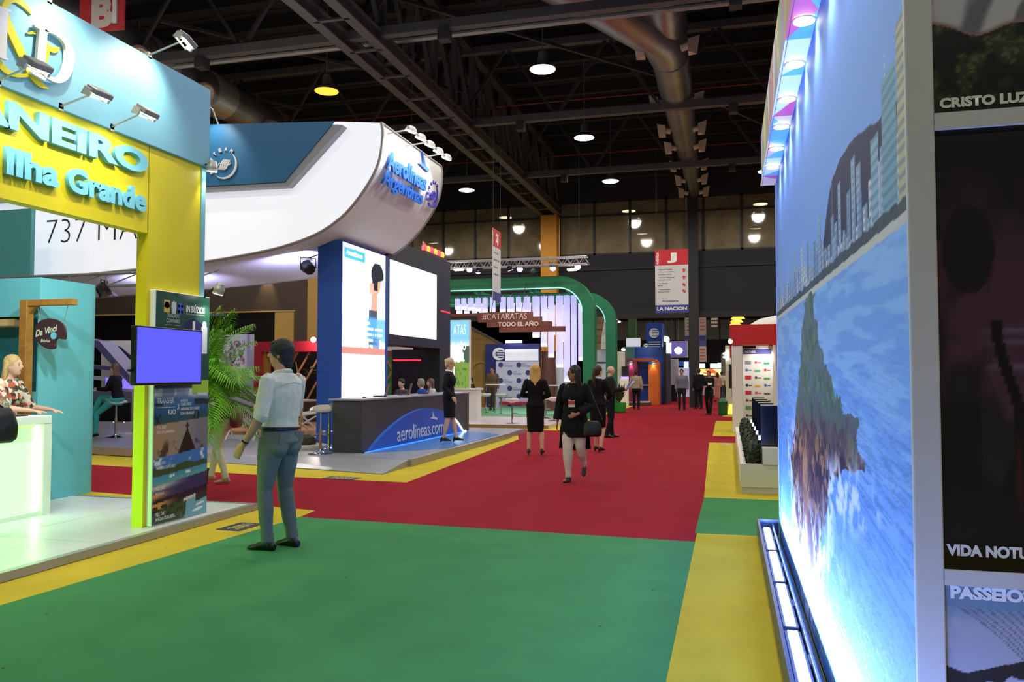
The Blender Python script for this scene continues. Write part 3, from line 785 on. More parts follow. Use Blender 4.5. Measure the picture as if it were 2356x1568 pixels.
mg = MB(); mg.prism(FT, [Z(*p) for p in ((-60, 40), (40, 75), (48, 92), (20, 92), (8, 420), (22, 428), (18, 440), (-60, 410))], .02, .05)
mo('monogram_letter', mg, m_wht, po)

m_arm = M('brushed spotlight arm', (190, 188, 176), .35, metal=.5)
m_spotlens = M('spotlight lens', (255, 255, 245), .3, em=(255, 255, 240), es=14)
def arm_spot(label, base, head, aim, power, angle=75, color=(255, 250, 235), size=1.0):
    b, h, a = V(base), V(head), V(aim)
    t = thing('arm_spotlight', label, 'spotlight', base, group='arm spotlights of the yellow and teal stand')
    mo('wall_clip', MB().box(b.x - .02, b.x + .03, b.y - .025, b.y + .025, b.z - .03, b.z + .03), m_arm, t)
    d0 = (a - h).normalized(); side = V((0, 1, 0)); side = (side - d0 * side.dot(d0)).normalized(); nn = side.cross(d0)
    jt = h + nn * .0 - d0 * .03
    mo('arm', MB().tube([b, jt + (b - jt).normalized() * .06], .009 * size, 8), m_arm, t, 50)
    fr = Fr(h, side, nn)
    mo('yoke', MB().fbox(fr, -.012 * size - .1 * size, -.1 * size + .012, -.02, .05, -.05, .01).fbox(fr, .09 * size, .112 * size, -.02, .05, -.05, .01).fbox(fr, -.11 * size, .11 * size, .035, .055, -.06, -.045), m_arm, t)
    hd = MB(); sg = 1 if fr.n.dot(d0) > 0 else -1
    hd.prism(fr, [(-.09 * size, -.06 * size), (.09 * size, -.06 * size), (.09 * size, .06 * size), (-.09 * size, .06 * size)], -.035 * sg, .012 * sg)
    mo('head', hd, M('grey spotlight head', (150, 146, 140), .4, metal=.4), t, bevel=.006)
    mo('lens', MB().fbox(fr, -.075 * size, .075 * size, -.045 * size, .045 * size, .0125 * sg, .016 * sg), m_spotlens, t)
    light('spotlight_beam', 'SPOT', h + d0 * .03, power, color, to=a, angle=angle, blend=.8, size=.04, parent=t)
    return t
arm_spot('arm spotlight over the yellow letters, nearer the monogram', (-5.3, 5.34, 3.70), (-4.86, 5.30, 3.76), (-5.3, 5.32, 3.1), 30, 110)
arm_spot('arm spotlight over the yellow letters, farther from the monogram', (-5.3, 5.91, 3.70), (-4.86, 5.85, 3.78), (-5.3, 5.85, 3.1), 30, 110)
arm_spot('arm spotlight standing out from the top of the teal board', (-5.3, 6.37, 4.53), (-4.85, 6.35, 4.62), (-5.28, 6.15, 4.0), 58, 120)
arm_spot('arm spotlight above the monogram, at the frame edge', (-5.3, 5.2, 4.53), (-4.85, 5.15, 4.66), (-5.28, 5.3, 4.0), 60, 110)
arm_spot('arm spotlight over the yellow board, out past the frame', (-5.3, 4.75, 3.70), (-4.86, 4.7, 3.76), (-5.3, 4.75, 3.1), 30, 110)
def cylinder_spot(label, p, d, power, angle=60, r=.055, group='small round clip spotlights', color=(255, 252, 240), aimlight=True):
    p, d = V(p), V(d).normalized()
    t = thing('clip_spotlight', label, 'spotlight', p, group=group)
    mo('body', MB().lathe([(r * .7, -.11), (r * .8, -.1), (r * .85, -.07), (r, -.06), (r, -.03), (r * .92, -.025), (r * 1.05, 0)], 18, p, d), m_arm, t, 40)
    mo('lens', MB().lathe([(r * .95, .001), (r * .9, .006)], 18, p, d), m_spotlens, t)
    if power: light('clip_beam', 'SPOT', p + d * .02, power, color, to=p + d, angle=angle, blend=.7, size=.03, parent=t)
    return t
for (y_, nm) in ((5.0, 'nearer the camera'), (6.2, 'nearer the yellow panel')):  # two spots added out of view to brighten the partition and counter
    t_ = cylinder_spot('added unseen spotlight inside the portal brightening the partition, ' + nm, (-5.6, y_, 3.3), (-.75, .5, -.62), 170, 110, .06, color=(235, 250, 255))
    mo('bracket', MB().bar((-5.42, y_, 3.36), (-5.56, y_, 3.4), .02), m_blk, t_)  # bracket of the added unseen spot
cs = cylinder_spot('round clip spotlight on the teal edge of the yellow panel', (-5.2, 7.24, 3.63), (-.15, .1, -1), 10, 80)
mo('bracket', MB().bar((-5.29, 7.23, 3.7), (-5.2, 7.24, 3.71), .015), m_blk, cs)

# ---- poster panel with its screen
ps = thing('poster_panel', 'tall dark green travel poster panel on the yellow wall', 'poster', (-5.24, 6.77, .075))
mo('board', MB().box(-5.3, -5.24, 6.465, 7.30, .079, 2.31), m_wht, ps, bevel=.004)
def poster_fn(U, Vv):
    z = .079 + Vv * 2.23; u = U; n1 = fbm(U * 9, z * 12, 1); n2 = fbm(U * 30, z * 34, 5)
    o = np.zeros(U.shape + (3,)); o[:] = C(36, 76, 66)
    o = mixc(o, C(60, 130, 100), sm(.55, 1, U) * sm(1.5, 2.2, z) * .5)
    # bus
    bus = (np.abs(u - .68) < .17) & (z > 1.90) & (z < 2.02 + .05 * np.cos((u - .68) * 9))
    o = mixc(o, C(40, 42, 92), bus * 1.0); o = mixc(o, C(200, 195, 190), ((np.abs(u - .69) < .022) & (z > 1.9) & (z < 2.05)) * 1.0)
    o = mixc(o, C(150, 160, 140), ((u > .54) & (u < .66) & (z > 1.88) & (z < 1.95)) * .8)
    o = mixc(o, C(225, 228, 235), ((np.abs(u - .9) < .055) & (z > 1.72) & (z < 2.0)) * 1.0)
    o = mixc(o, C(235, 238, 240), (((u - .9) ** 2 / .002 + (z - 2.02) ** 2 / .0015) < 1) * 1.0)
    # transfer photo
    e0 = 1.37; b1 = (z < e0)
    ph = mixc(np.broadcast_to(C(150, 165, 190), o.shape).copy(), C(60, 105, 160), sm(1.33, 1.24, z)); ph = mixc(ph, C(215, 220, 228), sm(.5, .62, n1) * sm(1.26, 1.32, z))
    ph = mixc(ph, C(30, 48, 48), ((z < 1.235 + .03 * vnoise(U * 6, U * 0, 3)) & (z > 1.2) & ((u < .16) | (u > .72))) * 1.0)
    ph = mixc(ph, C(42, 90, 140), sm(1.21, 1.195, z)); ph = mixc(ph, C(34, 84, 92), sm(1.17, 1.08, z)); ph = mixc(ph, C(20, 30, 30), sm(.5, .62, n2) * ((u < .12) | (u > .7)) * sm(1.2, 1.1, z))
    o = mixc(o, ph, b1 * 1.0)
    o = mixc(o, C(160, 200, 70), ((u > .68) & (z > 1.315) & (z < 1.45)) * 1.0)
    # statue on its hill above the bay
    k = z - u * .045; b2 = (k < 1.02)
    ph = mixc(np.broadcast_to(C(150, 140, 132), o.shape).copy(), C(172, 136, 96), sm(.6, .1, u)); ph = mixc(ph, C(120, 118, 130), sm(.5, .9, u)); ph = mixc(ph, C(70, 58, 46), sm(.5, .65, n1) * sm(.9, .78, k))
    hill = k < .93 - 1.5 * np.abs(u - .6) + .05 * n2
    ph = mixc(ph, C(30, 26, 22), hill * 1.0); ph = mixc(ph, C(36, 32, 30), ((np.abs(u - .6) < .014) & (k < 1.0) & (k > .85)) * 1.0); ph = mixc(ph, C(36, 32, 30), ((np.abs(u - .6) < .04) & (k < .975) & (k > .958)) * 1.0)
    o = mixc(o, ph, b2 * 1.0)
    # bay with boats
    k = z - u * .06; b3 = k < .70
    ph = mixc(np.broadcast_to(C(60, 120, 190), o.shape).copy(), C(225, 228, 232), sm(.52, .66, n1)); ph = mixc(ph, C(60, 80, 50), ((k < .575 + .05 * vnoise(U * 5, U * 0, 8) * sm(1.0, .6, u)) & (k > .52)) * 1.0)
    ph = mixc(ph, C(64, 150, 180), (k < .525) * 1.0); ph = mixc(ph, C(90, 165, 160), sm(.5, .46, k)); ph = mixc(ph, C(230, 232, 232), ((np.abs(u - .33) < .045) & (np.abs(k - .5) < .012)) * 1.0); ph = mixc(ph, C(225, 228, 228), ((np.abs(u - .62) < .045) & (np.abs(k - .495) < .012)) * 1.0)
    o = mixc(o, ph, b3 * 1.0)
    # sunset
    k = z - u * .075; b4 = k < .435
    ph = mixc(np.broadcast_to(C(50, 52, 92), o.shape).copy(), C(196, 190, 186), sm(.75, .1, u) * sm(.36, .42, k)); ph = mixc(ph, C(232, 150, 60), sm(.45, .0, u) * np.exp(-((k - .34) / .03) ** 2)); ph = mixc(ph, C(34, 30, 40), ((k < .29 + .02 * n1)) * 1.0); ph = mixc(ph, C(226, 160, 70), sm(.5, .1, u) * ((k < .27) & (k > .21)) * .9)
    ph = mixc(ph, C(40, 34, 30), ((((u - .04) / .06) ** 2 + ((k - .225) / .018) ** 2 < 1) | (((u - .2) / .06) ** 2 + ((k - .225) / .018) ** 2 < 1)) * 1.0)
    o = mixc(o, ph, b4 * 1.0)
    # cove
    k = z - u * .12; b5 = k < .205
    ph = mixc(np.broadcast_to(C(50, 78, 50), o.shape).copy(), C(26, 36, 26), sm(.45, .6, n2)); ph = mixc(ph, C(140, 140, 130), sm(.55, .7, n2) * (k < .1)); ph = mixc(ph, C(110, 175, 190), ((u > .55 + .1 * n1)) * 1.0); ph = mixc(ph, C(210, 205, 195), ((u > .55) & (k > .175)) * 1.0); ph = mixc(ph, C(44, 50, 44), ((u > .78) & (k > .11 + .02 * n1)) * 1.0)
    ph = mixc(ph, C(236, 236, 240), ((((u - .82) / .1) ** 2 + ((k - .035) / .016) ** 2 < 1) | (((u - .86) / .08) ** 2 + ((k - .085) / .012) ** 2 < 1)) * 1.0)
    return mixc(o, ph, b5 * 1.0)
PF = FX(-5.24)
def PU(u): return 6.478 + (u - 6.325) * .898
picture('print', PF, 6.478, 7.295, .085, 2.305, .0015, 110, 260, poster_fn, Mattr('poster print', .35), ps)
m_tx = M('white print', (232, 234, 232), .5)
m_tx2 = M('pale print', (196, 200, 200), .5)
for (s_, u, z, w_, h_, b_) in (('IN BÚZIOS', 6.815, 2.13, .33, .085, .03), ('turismo receptivo', 6.815, 2.10, .33, .022, 0), ('TRASLADO', 6.50, 2.06, .2, .038, 0), ('CONFIABLE', 6.49, 2.01, .22, .038, 0),
                              ('TRANSFER', 6.37, 1.225, .27, .055, .01), ('RIO', 6.55, 1.115, .12, .05, .01), ('X', 6.69, 1.16, .04, .055, .02), ('BÚZIOS', 6.75, 1.235, .12, .028, .01), ('CABO FRIO', 6.75, 1.195, .18, .028, .01), ('ARRAIAL DO CABO', 6.75, 1.15, .32, .028, .01), ('ILHA GRANDE', 6.75, 1.105, .23, .028, .01),
                              ('FULL DAY', 6.37, .985, .15, .03, .01), ('RIO DE JANEIRO', 6.37, .935, .28, .03, .01), ('FULL DAY', 6.37, .645, .15, .03, .01), ('ARRAIAL DO CABO', 6.37, .60, .31, .03, .01), ('FULL DAY', 6.37, .405, .15, .03, .01), ('BÚZIOS', 6.37, .36, .13, .03, .01), ('FULL DAY', 6.37, .16, .16, .036, .012), ('ANGRA DOS REIS', 6.37, .115, .3, .034, .012)):
    text(PF, s_, PU(u), z, w_ * .898, h_, .003, m_tx if b_ else m_tx2, ps, 'poster_lettering', bold=b_, kind=None)
mo('poster_rule', MB().fbox(PF, PU(6.47), PU(6.72), 1.985, 1.988, .002, .003).fbox(PF, PU(6.37), PU(6.66), 1.185, 1.19, .002, .003), m_tx2, ps)
def badge(u, v, poly, c, nm):
    mo(nm, MB().prism(PF, [(PU(u) + a * .9, v + b) for a, b in poly], .002, .004), M('badge %d %d %d' % c, c, .5), ps)
def disc(r, n=16, sx=1, sy=1): return [(r * sx * math.cos(2 * math.pi * i / n), r * sy * math.sin(2 * math.pi * i / n)) for i in range(n)]
badge(6.495, 2.165, [(-.045, -.06), (.045, -.06), (.045, .06), (-.045, .06)], (205, 165, 50), 'badge')
badge(6.495, 2.17, [(-.05, -.01), (0, -.03), (.05, -.01), (.03, .03), (0, .04), (-.03, .03)], (60, 90, 190), 'badge_mark')
badge(6.607, 2.16, [(-.035, .06), (-.02, .05), (0, .065), (.02, .05), (.035, .06), (.04, .0), (.03, -.06), (-.03, -.06), (-.04, 0)], (190, 196, 196), 'badge')
badge(6.715, 2.155, disc(.055, 16, .9, 1.1), (40, 80, 180), 'badge')
for dx, dy in ((-.025, .025), (.025, .025), (-.025, -.03), (.025, -.03)): badge(6.715 + dx, 2.155 + dy, disc(.016), (190, 205, 225), 'badge_mark')
tv = thing('television', 'flat television showing a plain blue screen on the poster', 'television', (-5.12, 6.53, 1.68))
mo('casing', MB().box(-5.16, -5.105, 6.06, 7.0, 1.405, 1.945), m_blk, tv, bevel=.004)
mo('screen', MB().box(-5.106, -5.1035, 6.075, 6.985, 1.428, 1.93), M('blue screen', (60, 60, 235), .3, em=(92, 92, 255), es=.95), tv)
mo('wall_mount', MB().box(-5.24, -5.16, 6.5, 6.7, 1.55, 1.8), m_blk, tv)
mo('cable_plug', MB().box(-5.15, -5.13, 6.01, 6.06, 1.53, 1.55), m_blk, tv)
cs = cylinder_spot('round clip spotlight at the top corner of the green poster', (-5.09, 7.22, 2.34), (-.35, .02, -1), 9, 75)
mo('bracket', MB().bar((-5.24, 7.2, 2.3), (-5.1, 7.22, 2.43), .014), m_blk, cs)
# plates on the carpet
def floor_plate(label, c, rz, sx, sy, txt):
    t = thing('floor_number_plate', label, 'sign', (c[0], c[1], .007))
    u = V((math.cos(rz), math.sin(rz), 0)); v = V((-math.sin(rz), math.cos(rz), 0)); fr = Fr((c[0], c[1], .007), u, v)
    mo('plate', MB().fbox(fr, -sx / 2, sx / 2, -sy / 2, sy / 2, 0, .004), M('dark plate', (58, 60, 66), .5), t)
    text(fr, txt, -sx * .34, -sy * .25, sx * .68, sy * .5, .005, M('plate numerals', (205, 190, 90), .5), t, 'numerals', bold=.02)
floor_plate('dark stand number plate on yellow carpet near the standing man', (-4.655, 7.02), math.radians(88), .40, .27, '2001')
floor_plate('dark stand number plate on yellow carpet before the grey platform', (-5.42, 10.68), math.radians(-4), .50, .28, '2051')

# ---- inside: glowing counter, curved partition, sign, things on the counter
ct = thing('reception_counter', 'white reception counter with glowing green front', 'counter', (-7.0, 5.6, .075))
m_ctr = M('counter lacquer', (226, 232, 224), .35)
mo('body', MB().box(-7.28, -6.86, 3.6, 6.79, .075, 1.0), m_ctr, ct)
mo('top', MB().box(-7.3, -6.74, 3.58, 6.81, 1.0, 1.085), m_ctr, ct, bevel=.006)
mo('side_cheek', MB().box(-6.86, -6.74, 6.71, 6.81, .075, 1.0), m_ctr, ct)
mo('side_cheek', MB().box(-6.86, -6.74, 3.58, 3.68, .075, 1.0), m_ctr, ct)
mo('plinth', MB().box(-6.86, -6.77, 3.68, 6.71, .075, .12), m_ctr, ct)
mo('glowing_panel', MB().box(-6.86, -6.83, 3.69, 6.70, .125, .995), M('green light panel', (190, 240, 190), .4, em=(150, 255, 140), es=1.25), ct)
mo('led_strip', MB().box(-6.83, -6.815, 6.685, 6.705, .13, .99), M('green white led', (220, 255, 220), .4, em=(190, 255, 180), es=9), ct)
mo('led_strip', MB().box(-6.83, -6.815, 3.7, 6.68, .97, .992), M('green led', (120, 255, 120), .4, em=(90, 255, 60), es=7), ct)
# green floodlight standing on the counter side of the platform, out of the picture to the left
fg = thing('floor_floodlight', 'small green floodlight on the white platform', 'floodlight', (-6.4, 3.9, .075))
mo('housing', MB().box(-6.48, -6.32, 3.82, 3.94, .1, .26), m_blk, fg, bevel=.006); mo('stand', MB().box(-6.46, -6.34, 3.86, 3.9, .075, .1), m_blk, fg)
mo('lens', MB().box(-6.465, -6.335, 3.94, 3.945, .115, .245), M('green flood lens', (150, 255, 120), .4, em=(110, 255, 60), es=10), fg)
light('green_flood', 'SPOT', (-6.4, 3.97, .2), 210, (90, 255, 50), to=(-5.6, 6.3, .25), angle=80, blend=.7, size=.06, parent=fg)
pt = thing('booth_partition', 'cyan partition block with a rounded corner behind the counter', 'partition', (-8.3, 7.8, .075))
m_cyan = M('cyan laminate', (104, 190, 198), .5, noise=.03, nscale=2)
poly = [(-10.2, 7.34), (-7.5, 7.34), (-7.475, 7.365)]
for k in range(9):
    a = math.pi / 2 * k / 8; poly.append((-7.475 - .16 + .16 * math.cos(a), 8.1 + .16 * math.sin(a)))
poly += [(-10.2, 8.26)]
ptm = MB().prism(ZF, [(-10.2, 7.64), (-7.475, 7.64)] + poly[3:], .075, 2.6)
mo('rounded_end', ptm, m_cyan, pt, 30)
F7 = FY(7.34)
q7 = px_on_Y(7.34)
ox0, oz1 = q7(0, 729); ox1, oz0 = q7(84, 850)
ox0 = -9.6
wl = MB().box(-10.2, ox0, 7.34, 7.64, .075, 2.6).box(ox1, -7.475, 7.34, 7.64, .075, 2.6).box(ox0, ox1, 7.34, 7.64, .075, oz0 - .25).box(ox0, ox1, 7.34, 7.64, oz1, 2.6)
mo('front_wall', wl, m_cyan, pt)
mo('niche_back', MB().box(ox0, ox1, 7.6, 7.63, oz0 - .25, oz1), m_teal_d, pt)  # dark teal puts the shadow of the recess into the colour
mo('niche_shelf', MB().box(ox0, ox1 - .35, 7.36, 7.6, oz1 - .1, oz1 - .02), M('pale wood', (190, 160, 110), .6, noise=.2), pt)
# gallows and palette sign
m_wood = M('oiled wood', (158, 110, 40), .6, noise=.25, nscale=14)
gs = thing('wooden_sign_post', 'wooden gallows post beside the counter', 'post', (-7.52, 7.24, .075))
q72 = px_on_Y(7.24)
a0 = q72(62, 697); a1 = q72(173, 703)
mo('upright', MB().box(a0[0] - .05, a0[0] + .05, 7.19, 7.29, .075, a0[1] + .03), m_wood, gs, bevel=.004)
mo('beam', MB().box(a0[0] - .04, a1[0], 7.2, 7.28, a0[1] - .035, a0[1] + .035), m_wood, gs, bevel=.004)
mo('corner_brace', MB().prism(FY(7.27), [(a0[0] + .05, a0[1] - .035), (a0[0] + .14, a0[1] - .035), (a0[0] + .05, a0[1] - .12)], 0, .05), m_wood, gs)
sg = thing('palette_sign', 'brown painter palette sign hanging from the wooden post', 'sign', (a0[0] + .3, 7.24, 1.9))
Zp = lambda x, y: q72(x / 3.732, 640 + y / 3.732)
outer = [Zp(*p) for p in ((303, 470), (315, 410), (360, 362), (430, 343), (500, 358), (548, 400), (568, 460), (566, 515), (545, 524), (510, 516), (485, 528), (478, 560), (480, 590), (460, 608), (415, 605), (360, 575), (318, 530))]
outer = [(p.x, p.y) for p in crom([(a, b, 0) for a, b in outer + outer[:1]], 4)][:-1]
m_pal = M('dark brown sign', (62, 36, 40), .5)
mo('palette', MB().prism(FY(7.24), outer, -.012, .012), m_pal, sg)
mo('thumb_hole', MB().prism(FY(7.24), [(Zp(468, 492)[0] + a, Zp(468, 492)[1] + b) for a, b in disc(.04, 18)], .0125, .014), m_cyan, sg)
m_let = M('cream lettering', (196, 206, 178), .5)
p0 = Zp(312, 505); p1 = Zp(535, 410)
text(Fr((p0[0], 7.24, p0[1]), (1, 0, .22)), 'Da Vinci', 0, 0, .30, .075, .014, m_let, sg, 'sign_lettering', bold=.035, shear=.2)
p0 = Zp(358, 532)
text(Fr((p0[0], 7.24, p0[1] - .02), (1, 0, -.03)), 'Búzios', 0, 0, .13, .035, .014, m_let, sg, 'sign_lettering', bold=.02, shear=.3)
for (x0, y0, x1, y1) in ((325, 225, 345, 365), (585, 235, 550, 375)):
    A_, B_ = Zp(x0, y0), Zp(x1, y1)
    mo('chain', MB().tube([(A_[0], 7.24, a0[1] - .035), (B_[0], 7.24, B_[1])], .005, 6), m_alu, sg)
# glass bowl on the counter
gb = thing('glass_bowl', 'round clear glass bowl standing on the glowing counter', 'bowl', (-6.98, 6.38, 1.085))
m_gl = M('clear glass', (235, 245, 235), .03, spec=.6); m_gl.node_tree.nodes['Principled BSDF'].inputs['Transmission Weight'].default_value = .95
mo('bowl', MB().lathe([(.05, .005), (.085, .03), (.105, .09), (.095, .14), (.07, .17), (.075, .2), (.07, .2), (.065, .17), (.09, .14), (.1, .09), (.08, .035), (.045, .012)], 24, (-6.98, 6.38, 1.085)), m_gl, gb, 60)
mo('sweets', MB().ell((-6.98, 6.38, 1.12), .07, .07, .03), M('sweets', (150, 110, 90), .6, noise=.5, nscale=90), gb, 60, kind='stuff')
mo('counter_tray', MB().box(-7.1, -6.85, 6.2, 6.62, 1.085, 1.095), m_blk, label='flat black tray under the glass bowl', cat='tray')

# ---- palm beside the poster
def palm(loc, seed, nf, L, label, name='potted_palm'):
    rnd = random.Random(seed); b = V(loc)
    t = thing(name, label, 'plant', loc)
    m1 = M('palm leaf', (96, 150, 22), .5, noise=.3, nscale=6, spec=.3)
    mo('pot', MB().lathe([(.15, 0), (.17, .02), (.2, .34), (.21, .36), (.18, .36), (.17, .33)], 20, b), M('dark pot', (50, 44, 40), .6), t, 40)
    for i in range(7):
        a = i * .9 + rnd.random(); r = .05 + .05 * rnd.random()
        mo('stem', MB().tube([b + V((r * math.cos(a), r * math.sin(a), .3)), b + V((r * 1.3 * math.cos(a), r * 1.3 * math.sin(a), .7)), b + V((r * 2 * math.cos(a), r * 2 * math.sin(a), 1.35 + .2 * rnd.random()))], [.02, .016, .012], 7), M('palm stem', (84, 82, 42), .6, noise=.2), t)
    for i in range(nf):
        a = .6 + 2.0 * (((i * .618034) % 1) * 2 - 1) + rnd.uniform(-.1, .1); el = rnd.uniform(.15, 1.4); LL = L * rnd.uniform(.75, 1.1)
        p = b + V((.08 * math.cos(a), .08 * math.sin(a), 1.0 + .45 * rnd.random())); d = V((math.cos(a) * math.cos(el), math.sin(a) * math.cos(el), math.sin(el)))
        pts = [p]; N = 14
        for k in range(N):
            d = (d + V((0, 0, -.075 - .03 * (1.25 - el)))).normalized(); pts.append(pts[-1] + d * (LL / N))
        mb = MB(); mb.tube(pts, [.009 * (1 - k / (N + 2)) for k in range(N + 1)], 5)
        for k in range(2, N + 1):
            for h in (0, .5):
                c = pts[k - 1].lerp(pts[k], h); tg = (pts[k] - pts[k - 1]).normalized()
                sd = tg.cross(V((0, 0, 1))); sd = sd.normalized() if sd.length > .05 else V((1, 0, 0))
                ll = .34 * math.sin(math.pi * min(1, (k + h) / (N + 1) * .85 + .12)) * L / 1.0
                for sgn in (-1, 1):
                    e = (sd * sgn * .8 + tg * .75 + V((0, 0, .12))).normalized(); w_ = .0095; nrm = e.cross(tg).normalized(); ww = nrm.cross(e)
                    m_ = c + e * ll * .5; tip = c + e * ll + V((0, 0, -.06 - .05 * rnd.random()))
                    mb.add([c, m_ + ww * w_, tip, m_ - ww * w_], [(0, 1, 2, 3)])
        mo('frond', mb, m1, t)
    return t
palm((-6.25, 8.4, .007), 5, 52, 1.05, 'leafy green palm standing beside the poster panel')
# ================================================================ AIRLINE STAND
m_gplat = M('grey stand flooring', (150, 152, 158), .28, noise=.05, nscale=3)
ap = thing('stand_platform', 'grey glossy platform under the airline counter', 'platform', (-6, 14, 0))
mo('deck', MB().prism(ZF, [(-26, 15.2), (-12.3, 13.0), (-8.6, 12.42), (-5.05, 12.3), (-5.05, 20.2), (-26, 20.2)], .006, .12), m_gplat, ap)
mo('edge_trim', MB().box(-5.05, -5.0, 12.3, 18.6, .01, .125), m_alu, ap)
rp = MB(); rp.add([(-8.6, 12.42, .118), (-5.05, 12.3, .118), (-5.02, 11.22, .02), (-8.9, 12.1, .02), (-8.6, 12.42, .008), (-5.05, 12.3, .008), (-5.02, 11.22, .008), (-8.9, 12.1, .008)],
                  [(0, 3, 2, 1), (3, 7, 6, 2), (2, 6, 5, 1), (0, 4, 7, 3), (4, 5, 6, 7)])
mo('ramp', rp, m_gplat, ap)
rp = MB(); rp.add([(-26, 15.2, .118), (-12.3, 13.0, .118), (-8.6, 12.42, .118), (-8.9, 12.1, .02), (-12.4, 12.75, .02), (-26, 14.9, .02)], [(0, 5, 4, 1), (1, 4, 3, 2)])
mo('front_edge', rp, M('wood edge', (150, 120, 80), .5), ap)

cn = thing('canopy', 'big curved white canopy with airline lettering and blue panel', 'canopy', (-9, 15.4, 3.5))
m_can = M('white stretched fabric', (232, 232, 234), .6)
m_canl = M('backlit white fabric', (236, 236, 238), .6, em=(240, 243, 255), es=.62)
m_rim = M('canopy rim', (150, 146, 142), .5)
YN, YF = 13.8, 17.05
curve = [(p.x, p.y) for p in crom([(a, b, 0) for a, b in ((-6.25, 6.24), (-6.22, 6.0), (-6.28, 5.56), (-6.43, 5.22), (-6.72, 4.82), (-7.07, 4.48), (-7.58, 4.19), (-8.3, 3.98), (-9.12, 3.85), (-10.16, 3.74), (-11.79, 3.64), (-15.12, 3.5), (-19, 3.4))], 4)]
FN = FY(YN)
mo('side_face', MB().prism(FN, curve + [(-19, 6.95), (-10, 6.5), (-7.2, 6.34)], -.03, 0), m_canl, cn)
mo('back_face', MB().prism(FY(YF), curve + [(-19, 6.95), (-10, 6.5), (-7.2, 6.34)], 0, .03), m_can, cn)
bd = MB()
vs = [(x, YN + .03, z) for x, z in curve] + [(x, YF - .03, z) for x, z in curve]; n = len(curve)
bd.add(vs, [(i, i + 1, n + i + 1, n + i) for i in range(n - 1)])
mo('curved_band', bd, m_can, cn, 60)
mo('roof_skin', MB().add([(-6.25, YN, 6.24), (-7.2, YN, 6.34), (-10, YN, 6.5), (-19, YN, 6.95), (-6.25, YF, 6.24), (-7.2, YF, 6.34), (-10, YF, 6.5), (-19, YF, 6.95)], [(0, 4, 5, 1), (1, 5, 6, 2), (2, 6, 7, 3)]), m_can, cn)
for y in (YN, YF):
    mo('rim', MB().tube([(x, y, z) for x, z in curve], .028, 6), m_rim, cn, 60)
mo('rim', MB().tube([(-6.25, YN, 6.24), (-6.25, YF, 6.24)], .025, 6), m_rim, cn, 60)
qn = px_on_Y(YN - .18)
m_blue = M('airline blue', (30, 110, 160), .5)
blo = [qn(*p) for p in ((663, 428), (789, 288), (784, 280))]; bli = [qn(*p) for p in ((655, 418), (770, 279))]
bx = -18.5
mo('grey_border', MB().prism(FN, [(bx, blo[0][1] + .14), blo[0], blo[1], (blo[1][0] - .12, blo[1][1] + .03), (bx, 6.9)], 0, .165), M('grey panel border', (158, 160, 166), .5), cn)
mo('blue_panel', MB().prism(FN, [(bx, bli[0][1] + .12), bli[0], bli[1], (bx, 6.95)], .165, .19), m_blue, cn)
def roundel(fr, c, r, mat, parent, d=.03, txt='SKYTEAM', nm='emblem'):
    """Ring of letters round three waves, with a crescent below."""
    mb = MB()
    ribbon(mb, fr, [(c[0] + r * math.cos(a), c[1] + r * math.sin(a)) for a in [math.radians(x) for x in range(50, -150, -20)]], [r * .02] + [r * (.05 + .13 * math.sin(math.pi * i / 9)) for i in range(1, 9)] + [r * .03], 0, d, 3)
    mo(nm + '_crescent', mb, mat, parent)
    for k in range(4):
        x = (-.42 + .17 * k) * r; y = -.02 * k * r
        mb = ribbon(MB(), fr, [(c[0] + x - .12 * r, c[1] - .33 * r + y), (c[0] + x + .05 * r, c[1] - .24 * r + y), (c[0] + x + .2 * r, c[1] + .05 * r + y), (c[0] + x + .36 * r, c[1] + .3 * r + y), (c[0] + x + .55 * r - .05 * k * r, c[1] + .36 * r + y)], [r * .03, r * .1, r * .11, r * .1, r * .03], 0, d, 3)
        mo(nm + '_wave', mb, mat, parent)
    mb = ribbon(MB(), fr, [(c[0] - .55 * r, c[1] - .06 * r), (c[0] - .3 * r, c[1] + .12 * r), (c[0], c[1] + .02 * r), (c[0] + .35 * r, c[1] - .08 * r), (c[0] + .6 * r, c[1] + .1 * r)], [r * .03, r * .07, r * .06, r * .07, r * .03], 0, d * 1.1, 3)
    mo(nm + '_wave', mb, mat, parent)
    for i, ch in enumerate(txt):
        a = math.radians(208 - i * 25)
        p = (c[0] + r * 1.12 * math.cos(a), c[1] + r * 1.12 * math.sin(a)); th = a - math.pi / 2
        u = fr.u * math.cos(th) + fr.v * math.sin(th); v = -fr.u * math.sin(th) + fr.v * math.cos(th)
        text(Fr(fr.pt(*p), u, v), ch, -.1 * r, -.13 * r, .21 * r, .27 * r, 0, mat, parent, nm + '_letter', bold=.04, ext=d)
rc = px_on_Y(YN - .19)(517, 379)
roundel(FY(YN - .19), rc, .27, M('raised white letters', (225, 228, 232), .4), cn)
t0 = px_on_Y(YN)(107, 560); t1 = px_on_Y(YN)(365, 500)
letters(FN, '737 MAX', t0[0], t0[1], t1[0] - t0[0], .50, .0, M('dark grey print', (52, 44, 48), .6), cn, 'model_letter', bold=-.022, ext=.006)
